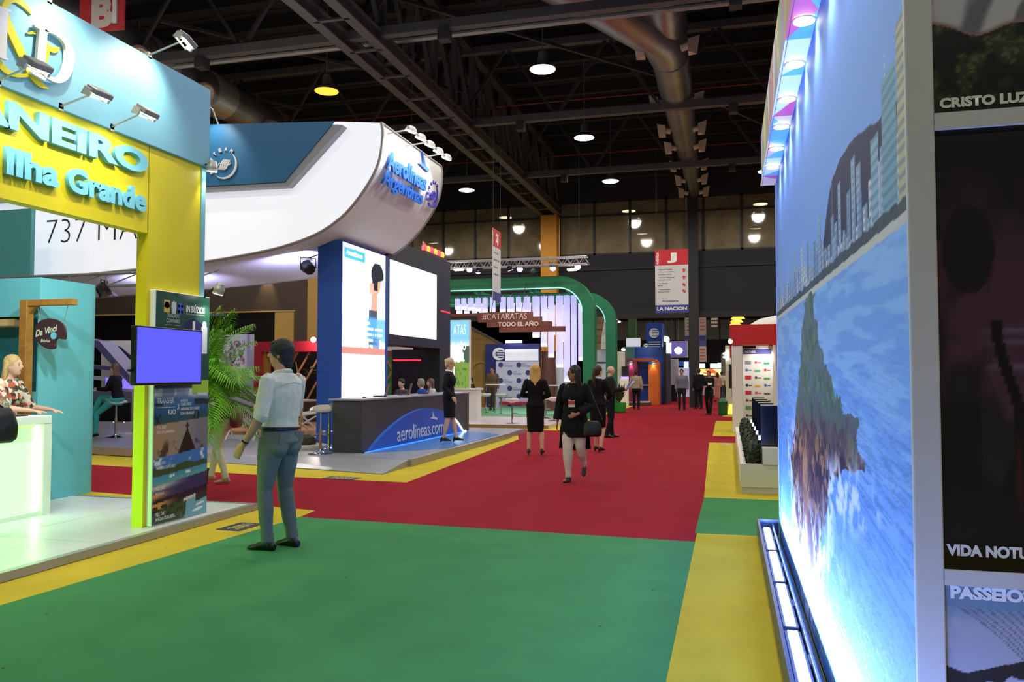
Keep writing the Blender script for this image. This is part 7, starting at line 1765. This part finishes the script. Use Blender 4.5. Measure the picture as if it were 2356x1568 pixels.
# 1 the man in the white shirt
def man_extra(t, J, s, hq, Rh, ax):
    W, E = J['wrL'], J['elL']; d = (W - E).normalized()
    mo('wristband', MB().tube([W - d * .03 - d * .008, W - d * .03 + d * .008], .032, 12), m_blk, t, 40, local=True)
    for sx in (-1, 1):
        c = J['pel'] + V((sx * .09, -.118, -.02)) * s
        mo('back_pocket', MB().prism(Fr(c, (1, 0, 0), (0, -.12, 1)), [(-.055, .05), (.055, .05), (.055, -.04), (0, -.06), (-.055, -.04)], .006, .016), cloth('sage trousers', (108, 116, 107)), t, local=True)
    y = J['chest'] + V((0, -.128, .09)) * s
    mo('yoke_seam', MB().tube([y + V((x, .012 * abs(x) / .15, .02 * (1 - abs(x) / .15))) for x in (-.15, -.08, 0, .08, .15)], .0035, 5), cloth('white shirt', (214, 218, 210)), t, local=True)
    for a in (.6, 1.5, 2.6, 4.2, 5.2):
        p = J['pel'] + V((math.cos(a) * .168, math.sin(a) * .12, .0)) + ax['up'] * .118 * .55
        mo('belt_loop', MB().box(p.x - .006, p.x + .006, p.y - .006, p.y + .006, p.z - .022, p.z + .026), cloth('sage trousers', (108, 116, 107)), t, local=True)
ml = G(641, 1262); mrz = heading(640) + R_(48)
man = person('person', 'man in white shirt and grey green trousers standing on the green carpet', (ml.x, ml.y, .006), mrz, 1.79,
    dict(chest=(0, -.015, 1.29), neck=(0, -.02, 1.50), head=(.0, .005, 1.64), pel=(0, .0, .95), hipL=(-.092, 0, .92), hipR=(.092, 0, .92), kneeL=(-.10, .07, .5), ankL=(-.105, .03, .09), kneeR=(.10, .03, .5), ankR=(.11, -.05, .09),
         shL=(-.195, -.03, 1.42), elL=(-.262, -.03, 1.12), wrL=(-.285, .13, .89), shR=(.195, -.03, 1.42), elR=(.28, .08, 1.14), wrR=(.13, .33, 1.17), toeL=(-.15, 1, 0), toeR=(.1, 1, 0), hnL=(.9, -.1, .2), hnR=(-.3, 0, .9), hdR=(-.35, .9, .1)),
    'tan', 'short', (26, 20, 20), dict(n='white shirt', c=(214, 218, 210), sleeve=.52, grow=.012, hem=.128, collar=True, rolled=True, wrinkle=.008, cuff=1.15), dict(n='sage trousers', c=(108, 116, 107), belt=True, slim=.96, wrinkle=.008), (18, 16, 18), head=(R_(26), 0), vox=.0075, extra=man_extra, curl=.5, fat=1.1, hv=1.1)
wr = V((.13, .33, 1.17)) * (1.79 / 1.75); wr.rotate(Matrix.Rotation(mrz, 3, 'Z')); hp = V((ml.x, ml.y, .006)) + wr
dv = V((-math.sin(mrz + .3), math.cos(mrz + .3), 0)); rv = V((dv.y, -dv.x, 0))
tb_ = thing('tablet', 'dark tablet held by the man in the white shirt', 'tablet', hp + dv * .1 + V((0, 0, .03)))
f_ = Fr(hp + dv * .12 + V((0, 0, .03)), rv, (dv + V((0, 0, .35))).normalized())
mo('case', MB().fbox(f_, -.09, .09, -.06, .17, -.008, .008), M('dark tablet case', (50, 52, 50), .5), tb_, bevel=.004); mo('screen', MB().fbox(f_, -.08, .08, -.05, .16, .0085, .0095), M('tablet glass', (24, 26, 30), .45), tb_)
# 2 the woman in black with the badge
def wa_extra(t, J, s, hq, Rh, ax):
    m_ = cloth('black knit', (20, 20, 23)); p = J['pel']
    g = MB()
    g.loft([(p + V((0, -.005, .16)) * s, V((.16, 0, 0)) * s, V((0, .125, 0)) * s), (p + V((0, -.005, -.02)) * s, V((.205, 0, 0)) * s, V((0, .15, 0)) * s), (p + V((0, -.01, -.16)) * s, V((.215, 0, 0)) * s, V((0, .16, 0)) * s), (p + V((0, -.01, -.28)) * s, V((.21, 0, 0)) * s, V((0, .155, 0)) * s)], 24)
    ob('tunic', remesh(g, 'tunic', .011, 3, .006), m_, t, local=True)
    b = MB()
    for i in range(13):
        pass
    pts = [(math.cos(a) * .215 * s, math.sin(a) * .165 * s) for a in [math.pi + math.pi * k / 14 for k in range(15)]]
    vs = []; fs = []
    for lv, (z, k) in enumerate(((p.z - .12 * s, 1.0), (p.z - .32 * s, 1.03), (.44 * s, 1.1))):
        for (x, y) in pts: vs.append((x * k, y * k - .012, z + (.05 * s * abs(x) / .2 if lv == 2 else 0)))
    n = len(pts)
    for l in range(2):
        for i in range(n - 1): fs.append((l * n + i, l * n + i + 1, (l + 1) * n + i + 1, (l + 1) * n + i))
    b.add(vs, fs); me = b.mesh('tunic_tail', 60); tl = ob('tunic_tail', me, m_, t, local=True); md = tl.modifiers.new('thick', 'SOLIDIFY'); md.thickness = .012
    c = J['chest'] + V((.01, .135, -.1)) * s
    mo('badge_card', MB().prism(Fr(c, (-1, 0, 0), (0, .06, 1)), [(-.045, -.07), (.045, -.07), (.045, .07), (-.045, .07)], .0, .006), M('badge white', (226, 222, 222), .5), t, local=True)
    mo('badge_band', MB().prism(Fr(c, (-1, 0, 0), (0, .06, 1)), [(-.045, -.035), (.045, -.035), (.045, .015), (-.045, .015)], .006, .008), M('badge red', (200, 40, 60), .5), t, local=True)
    mo('badge_photo', MB().prism(Fr(c, (-1, 0, 0), (0, .06, 1)), [(-.03, .03), (.03, .03), (.03, .06), (-.03, .06)], .006, .008), M('badge blue', (150, 170, 200), .5), t, local=True)
    for sx in (-1, 1): mo('lanyard', MB().tube([c + V((sx * .012, 0, .07)), c + V((sx * .045, .012, .2)), J['neck'] + V((sx * .06, .045, -.03))], .005, 6), m_blk, t, local=True)
    mo('glasses', MB().tube([hq(-.075, .02, .012), hq(-.06, .082, .012), hq(-.03, .098, .008), hq(0, .1, .014), hq(.03, .098, .008), hq(.06, .082, .012), hq(.075, .02, .012)], .003, 6), m_blk, t, 60, local=True)
    for sx in (-1, 1): mo('spectacle_lens', MB().lathe([(.023, 0), (.023, .003)], 14, hq(sx * .032, .096, .0), Rh @ V((sx * .25, 1, 0))), M('tinted lens', (120, 150, 170), .05, spec=.8), t, 40, local=True)
    y = J['chest'] + V((0, .125, .02)) * s
    text(Fr(y + V((0, .015, 0)), (-1, 0, 0)), 'THE FIRE WITHIN', -.1, 0, .2, .018, .002, M('grey print', (120, 120, 122), .7), t, 'shirt_lettering')
wl_ = G(1322, 1108); wrz = heading(1322) + R_(180 - 14)
wa = person('person', 'woman in black tunic and white trousers walking on the red carpet', (wl_.x, wl_.y, .004), wrz, 1.63,
    dict(hipL=(-.085, 0, .92), kneeL=(-.09, .0, .52), ankL=(-.10, -.20, .24), hipR=(.085, 0, .92), kneeR=(.085, .07, .50), ankR=(.08, .06, .09), toeL=(-.1, .75, -.65), toeR=(.15, 1, 0), shL=(-.165, -.01, 1.42), shR=(.165, -.01, 1.42), elR=(.25, -.06, 1.14), wrR=(.27, -.02, .90), elL=(-.25, -.04, 1.14), wrL=(-.09, .20, 1.02), hdL=(.8, .35, -.25), hnL=(.2, -.9, 0)),
    'brown', 'verylong', (22, 18, 20), dict(n='black knit', c=(20, 20, 23), grow=.022, hem=.0, sleeve=.93, cuff=1.3, wrinkle=.005), dict(n='white denim', c=(220, 206, 204), slim=1.14, taper=.74, wrinkle=.008), (22, 22, 24), True, head=(R_(-72), 0), vox=.0085, extra=wa_extra, fat=1.06)
def shoulder_bag(label, loc, rz, c, sz=1.0, strap=None, name='handbag'):
    t = thing(name, label, 'bag', loc, rz)
    g = MB(); g.loft([((0, 0, z), (a * sz, 0, 0), (0, b * sz, 0)) for z, a, b in ((0, .12, .05), (.03 * sz, .16, .07), (.12 * sz, .17, .075), (.22 * sz, .14, .055), (.27 * sz, .11, .03))], 18)
    ob('bag_body', remesh(g, 'bag_body', .014, 2, .006), M('leather %d %d %d' % c, c, .5, noise=.15), t, local=True)
    if strap: mo('strap', MB().tube([V(p) for p in strap], .009, 6), M('leather %d %d %d' % c, c, .5), t, 60, local=True)
    return t
rr_ = Matrix.Rotation(wrz, 3, 'Z'); bgp = V((wl_.x, wl_.y, 0)) + rr_ @ V((-.27, .06, .64))
shoulder_bag('black shoulder bag at the hip of the woman with the badge', bgp, wrz + .3, (18, 18, 20), .82, [(-.14, 0, .24), (-.02, -.12, .55), (.02, -.16, .72), (.1, -.1, .4), (.12, 0, .24)])
# 3 flight attendant by the counter
def fa_extra(t, J, s, hq, Rh, ax):
    mo('scarf', MB().tube([J['neck'] + V((0, .06, -.02)) * s, J['neck'] + V((.02, .10, -.12)) * s, J['neck'] + V((.03, .115, -.26)) * s], [.016, .02, .01], 8), M('mustard scarf', (190, 150, 40), .6), t, 60, local=True)
def suit(name, label, px, py, z, H, rz, hair, hair_c, skirt_hem=.5, pose=None, head=(0, 0), col=(24, 24, 32), vox=.012, extra=None, bottom=None, fat=1.0):
    p = G(px, py, z)
    return person(name, label, (p.x, p.y, z + .002), rz, H, pose, 'light', hair, hair_c, dict(n='suit %d' % sum(col), c=col, grow=.014, hem=-.03, collar=True, collar_mat=cloth('white collar', (232, 232, 232)), name='jacket', wrinkle=.004), bottom or dict(kind='skirt', hem=skirt_hem, n='suit %d' % sum(col), c=col), (16, 16, 18), True, head, vox, .4, extra, fat, heels=True)
suit('person', 'flight attendant in dark suit with hair bun walking past the counter', 1033, 1018, .12, 1.72, heading(1033) - R_(100), 'bun', (176, 152, 120), .52, dict(kneeL=(-.08, .06, .52), ankL=(-.07, .14, .115), kneeR=(.08, -.01, .5), ankR=(.07, -.1, .115), wrL=(-.22, .06, .92), wrR=(.22, .1, .95), elR=(.22, -.06, 1.15)), extra=fa_extra, head=(0, R_(-12)))
# 4 blonde woman seen from behind
def bl_extra(t, J, s, hq, Rh, ax): pass
suit('person', 'blonde woman in black dress seen from behind on the aisle', 1232, 1047, .004, 1.69, heading(1232) - R_(8), 'long', (206, 158, 92), .45, dict(elL=(-.26, .0, 1.16), elR=(.26, .0, 1.16), wrL=(-.06, .2, 1.14), wrR=(.1, .2, 1.10), hdL=(1, .1, 0), hdR=(-1, .1, 0), hnL=(0, -1, 0), hnR=(0, -1, 0), ankL=(-.13, -.01, .115), ankR=(.13, -.01, .115), kneeL=(-.11, .02, .5), kneeR=(.11, .02, .5)), col=(18, 18, 22))
# 5 woman with the pony tail
suit('person', 'woman with long brown pony tail in dark suit, back turned', 1376, 1040, .004, 1.68, heading(1380) - R_(28), 'pony', (62, 40, 30), .50, dict(elR=(.27, .06, 1.17), wrR=(.12, .22, 1.10), elL=(-.22, .0, 1.15), wrL=(-.1, .2, 1.05), hdR=(-.8, .5, 0), ankL=(-.1, .1, .115), ankR=(.1, -.08, .115), kneeL=(-.1, .08, .5)), col=(20, 20, 25), head=(R_(-15), 0))
# 6 grey haired man beyond her
p = G(1404, 1006)
person('person', 'grey haired man in dark clothes standing behind the pony tail woman', (p.x, p.y, .005), heading(1404) - R_(80), 1.72, dict(elL=(-.24, .05, 1.15), wrL=(-.15, .3, 1.15), elR=(.24, .05, 1.15), wrR=(.1, .32, 1.18), ankL=(-.1, .06, .09), ankR=(.1, -.1, .09)), 'light', 'bald', (150, 142, 134), dict(n='charcoal', c=(34, 34, 40), grow=.02, hem=-.02, name='jacket'), dict(n='dark navy', c=(26, 27, 36)), (16, 16, 18), vox=.012)
h_ = heading(1404) - R_(80); dv = V((-math.sin(h_), math.cos(h_), 0))
br = thing('brochure', 'violet and grey brochure held by the grey haired man', 'brochure', V((p.x, p.y, 1.12)) + dv * .38)
c_ = V((p.x, p.y, 1.15)) + dv * .40
mo('cover', MB().fbox(Fr(c_, V((dv.y, -dv.x, 0)), (dv * .5 + V((0, 0, 1))).normalized()), -.11, .11, -.02, .28, 0, .008), M('brochure print', (110, 90, 140), .4, noise=.3, nscale=12), br); mo('pages', MB().fbox(Fr(c_ + dv * .01, V((dv.y, -dv.x, 0)), (dv * .9 + V((0, 0, 1))).normalized()), -.1, .1, -.01, .27, 0, .004), m_wht, br)
# 7 woman seated in teal trousers on a stool
sp_ = G(266, 1006, .12)
stl = dup(st0, (sp_.x, sp_.y, .12), 1.0, 'white bar stool under the seated woman in teal trousers', 'white chrome bar stools')
sr = heading(262) + R_(62)
def sit(seat, dx=0.0):
    k = seat
    return dict(pel=(0, -.02, k + .10), chest=(0, .01, k + .45), neck=(0, .03, k + .65), head=(0, .06, k + .785), hipL=(-.09, .0, k + .08), hipR=(.09, .0, k + .08), kneeL=(-.10, .42, k + .06), kneeR=(.08, .42, k + .10), ankL=(-.10, .40, k - .34), ankR=(.02, .56, k - .26),
                shL=(-.16, .02, k + .57), shR=(.16, .02, k + .57), elL=(-.22, .12, k + .31), wrL=(-.14, .36, k + .32), elR=(.22, .12, k + .31), wrR=(.12, .36, k + .32), toeL=(0, 1, -.25), toeR=(-.2, 1, -.5))
person('person', 'woman in black top and teal trousers seated on a stool', (sp_.x, sp_.y, .12), sr, 1.68, dict(sit(.80), ankL=(-.10, .42, .10 + .02), kneeL=(-.1, .40, .55)), 'light', 'long', (96, 62, 44), dict(n='black', c=(20, 20, 23), grow=.015, hem=.0, wrinkle=.005), dict(n='teal trousers', c=(60, 172, 164), slim=.95), (30, 26, 28), True, vox=.012)
dq = V((-math.sin(sr), math.cos(sr), 0))
small_table('high white table before the seated woman in teal', (sp_.x + dq.x * .75 - .12, sp_.y + dq.y * .75, .12), 1.05, .34)
fv = thing('flower_vase', 'white flowers in a small vase on the high table', 'vase', (sp_.x + dq.x * .75 - .12, sp_.y + dq.y * .75, 1.175))
mo('vase', MB().lathe([(.04, 0), (.06, .05), (.045, .12), (.05, .14)], 14, fv.location), m_gl, fv, 50); mo('leaves', MB().ell(fv.location + V((0, 0, .16)), .09, .09, .06), M('dark leaf', (48, 70, 36), .5), fv, 60)
for k in range(11): mo('flower', MB().ell(fv.location + V((.09 * math.cos(k * 2.4) * (k % 3) / 2, .09 * math.sin(k * 2.4) * (k % 3) / 2, .24 + .05 * ((k * 5) % 4) / 3)), .045, .045, .04, 10, 7), M('white petals', (228, 226, 214), .7, noise=.15, nscale=60), fv, 60)
# 8 woman behind the glowing counter
cw = V((-7.50, 6.93, .075))
mfl = M('floral blouse', (206, 190, 170), .8); nt = mfl.node_tree; bs = nt.nodes['Principled BSDF']; tc = nt.nodes.new('ShaderNodeTexCoord'); vo = nt.nodes.new('ShaderNodeTexVoronoi'); vo.inputs['Scale'].default_value = 26; nt.links.new(tc.outputs['Object'], vo.inputs['Vector'])
rp_ = nt.nodes.new('ShaderNodeValToRGB'); rp_.color_ramp.interpolation = 'CONSTANT'
for i, (ps_, cc) in enumerate(((0, (52, 56, 40)), (.3, (196, 92, 60)), (.45, (222, 210, 190)), (.75, (90, 84, 66)), (.85, (226, 170, 140)))):
    e = rp_.color_ramp.elements[i] if i < 2 else rp_.color_ramp.elements.new(ps_); e.position = ps_; e.color = rgb(*cc)
nt.links.new(vo.outputs['Color'], rp_.inputs[0]); nt.links.new(rp_.outputs[0], bs.inputs['Base Color'])
person('person', 'woman with long blonde hair in floral blouse behind the counter', cw, R_(-75), 1.66, dict(chest=(0, .03, 1.29), neck=(0, .06, 1.48), head=(0, .10, 1.61), shL=(-.16, .04, 1.40), elL=(-.27, .14, 1.13), wrL=(-.28, .38, 1.10), shR=(.16, .04, 1.40), elR=(.24, .16, 1.14), wrR=(.1, .40, 1.10), hdL=(-.2, .9, -.25), hnL=(0, -.3, -1), hnR=(0, -.3, -1)), 'light', 'verylong', (196, 162, 104), dict(mat=mfl, grow=.02, hem=-.02, sleeve=.5, cuff=1.2, name='blouse', wrinkle=.006), dict(n='dark navy', c=(26, 27, 36)), female=True, vox=.009, curl=.25)
# 9 passer-by behind the palm
pp_ = G(512, 1112)
person('person', 'passer by in cream jeans and dark olive top behind the palm', (pp_.x, pp_.y, .006), heading(510) + R_(70), 1.66, dict(kneeL=(-.1, .03, .5), ankL=(-.1, -.08, .10), kneeR=(.09, .12, .52), ankR=(.09, .2, .12), wrR=(.2, .12, .95)), 'tan', 'short', (40, 30, 26), dict(n='olive knit', c=(62, 56, 44), grow=.022, hem=.0), dict(n='cream denim', c=(206, 196, 172), slim=.86, wrinkle=.008), (176, 110, 84), True, vox=.011)
h_ = heading(510) + R_(70); lt_ = V((-math.cos(h_), -math.sin(h_), 0)); bk = V((math.sin(h_), -math.cos(h_), 0))
shoulder_bag('dark red handbag hanging behind the passer by at the palm', V((pp_.x, pp_.y, .78)) + bk * .22 + lt_ * .12, h_, (92, 22, 30), 1.0, [(-.1, 0, .24), (-.03, .12, .55), (.0, .2, .70), (.06, .1, .5), (.1, 0, .24)])
# 10 visitor just outside the frame on the left with a black bag
ov = V((-6.36, 5.12, .075))
person('person', 'dark clothed visitor at the counter beyond the left picture edge', ov, R_(75), 1.66, dict(), 'light', 'short', (40, 30, 26), dict(n='black', c=(20, 20, 23), grow=.018, hem=-.02), dict(n='dark navy', c=(26, 27, 36)), female=True, vox=.014)
q20 = atY(12, 1018, 5.55)
shoulder_bag('big black soft bag hanging in front of the glowing counter', (q20.x - .02, 5.46, q20.z), R_(70), (14, 14, 16), 1.12, [(-.12, 0, .27), (-.15, .02, .45), (-.34, -.02, .68), (-.2, -.03, .5), (.1, 0, .27)])
# far visitors
def visitor(label, px, py, H, rz, topc, botc, hair='short', hair_c=(36, 28, 26), female=False, bot='pants', pose=None, z=.005, sk='tan', vox=.017, hem=.5, sleeve=1.0, shoes=(22, 20, 22)):
    p = G(px, py, z)
    return person('person', label, (p.x, p.y, z), rz, H, pose or dict(kneeL=(-.1, .05, .5), ankL=(-.1, .06, .09), ankR=(.1, -.06, .09)), sk, hair, hair_c, dict(n='%d%d%d' % topc, c=topc, grow=.02, hem=-.02, sleeve=sleeve), dict(kind=bot, n='%d%d%d' % botc, c=botc, hem=hem), shoes, female, vox=vox)
visitor('man in beige jacket walking away down the red aisle', 1464, 942, 1.70, heading(1464) - .1, (176, 160, 136), (24, 24, 28))
visitor('man in grey shirt and jeans walking towards the camera', 1569, 944, 1.74, heading(1569) + 3.1, (112, 116, 132), (30, 32, 44))
visitor('man in dark suit at the slim dark column', 1608, 940, 1.80, heading(1608) + .5, (24, 26, 36), (22, 24, 32))
visitor('woman in black holding papers beside the green bin', 1632, 953, 1.66, heading(1632) + 2.6, (26, 24, 26), (24, 24, 28), 'short', (120, 70, 50), True, pose=dict(elL=(-.22, .05, 1.14), wrL=(-.06, .28, 1.12), elR=(.22, .05, 1.14), wrR=(.08, .28, 1.10), ankL=(-.1, .1, .09), ankR=(.12, -.1, .09)))
p = G(1634, 953); mo('paper_sheet', MB().fbox(Fr((p.x + .03, p.y - .3, 1.02), (1, .1, 0), (0, .3, 1)), -.1, .1, 0, .2, 0, .006), m_wht, None, label='white papers held by the woman beside the bin', cat='paper')
visitor('dark dressed person left of the pair by the orange arch', 1508, 923, 1.70, heading(1508) + .6, (24, 22, 26), (24, 24, 28))
visitor('dark dressed person right of the pair by the orange arch', 1526, 921, 1.72, heading(1526) - .8, (30, 30, 38), (26, 26, 34))
visitor('person in white shirt chatting near the kiosk', 1661, 922, 1.70, heading(1661) - .6, (214, 204, 188), (70, 84, 120), sleeve=.4)
visitor('woman in pink dress near the kiosk', 1651, 923, 1.62, heading(1651) + .3, (206, 150, 140), (206, 150, 140), 'long', (40, 30, 28), True, 'skirt', hem=.2)
visitor('dark haired woman partly hidden by the kiosk', 1672, 921, 1.64, heading(1672) + 2.2, (60, 44, 40), (30, 28, 32), 'long', (30, 22, 20), True)
visitor('man in brown standing at the high table by the logo wall', 1133, 945, 1.72, heading(1133) + 2.8, (110, 84, 66), (84, 66, 54), z=.1)
def seated(label, px, py, Y, topc, hair, hair_c, rz, female=True, seat=.46, chair=(226, 226, 226)):
    p = atY(px, py, Y); zf = .12; rzv = rz
    person('person', label, (p.x, Y, zf), rzv, 1.66, sit(seat), 'light', hair, hair_c, dict(n='%d%d%d' % topc, c=topc, grow=.02, hem=-.0), dict(n='dark navy', c=(26, 27, 36)), (20, 20, 22), female, vox=.017)
    t = thing('chair', 'white shell chair under the ' + label, 'chair', (p.x, Y, zf), rzv); mw = M('chair shell %d' % chair[0], chair, .4)
    mo('seat', MB().box(-.22, .22, -.24, .2, seat - .035, seat - .005), mw, t, local=True, bevel=.01); mo('backrest', MB().prism(Fr((0, -.25, seat), (1, 0, 0), (0, -.15, 1)), [(-.2, .1), (.2, .1), (.2, .45), (-.2, .45)], -.02, .01), mw, t, local=True, bevel=.008)
    for sx in (-1, 1):
        for sy in (-1, 1): mo('leg', MB().tube([(sx * .18, sy * .18, seat - .03), (sx * .21, sy * .21, 0)], .013, 6), m_chr, t, local=True)
        mo('back_support', MB().tube([(sx * .15, -.22, seat - .03), (sx * .15, -.27, seat + .15)], .012, 6), m_chr, t, local=True)
seated('grey haired woman in royal blue behind the laptops', 973, 885, 18.6, (40, 70, 170), 'short', (150, 140, 130), heading(970) + 1.2)
seated('woman in pale blouse beside the royal blue one', 995, 885, 19.3, (206, 206, 210), 'long', (96, 66, 50), heading(990) + 1.9)
seated('dark haired man in grey behind the laptops', 927, 880, 17.9, (70, 66, 68), 'short', (30, 24, 22), heading(930) + 2.4, False)
seated('dark person seated beside the waterfall lightbox', 1086, 890, 29.6, (40, 36, 38), 'short', (40, 30, 28), heading(1086) + 2.0)

for o_ in list(bench.collection.objects): bpy.data.objects.remove(o_)
bpy.data.scenes.remove(bench)
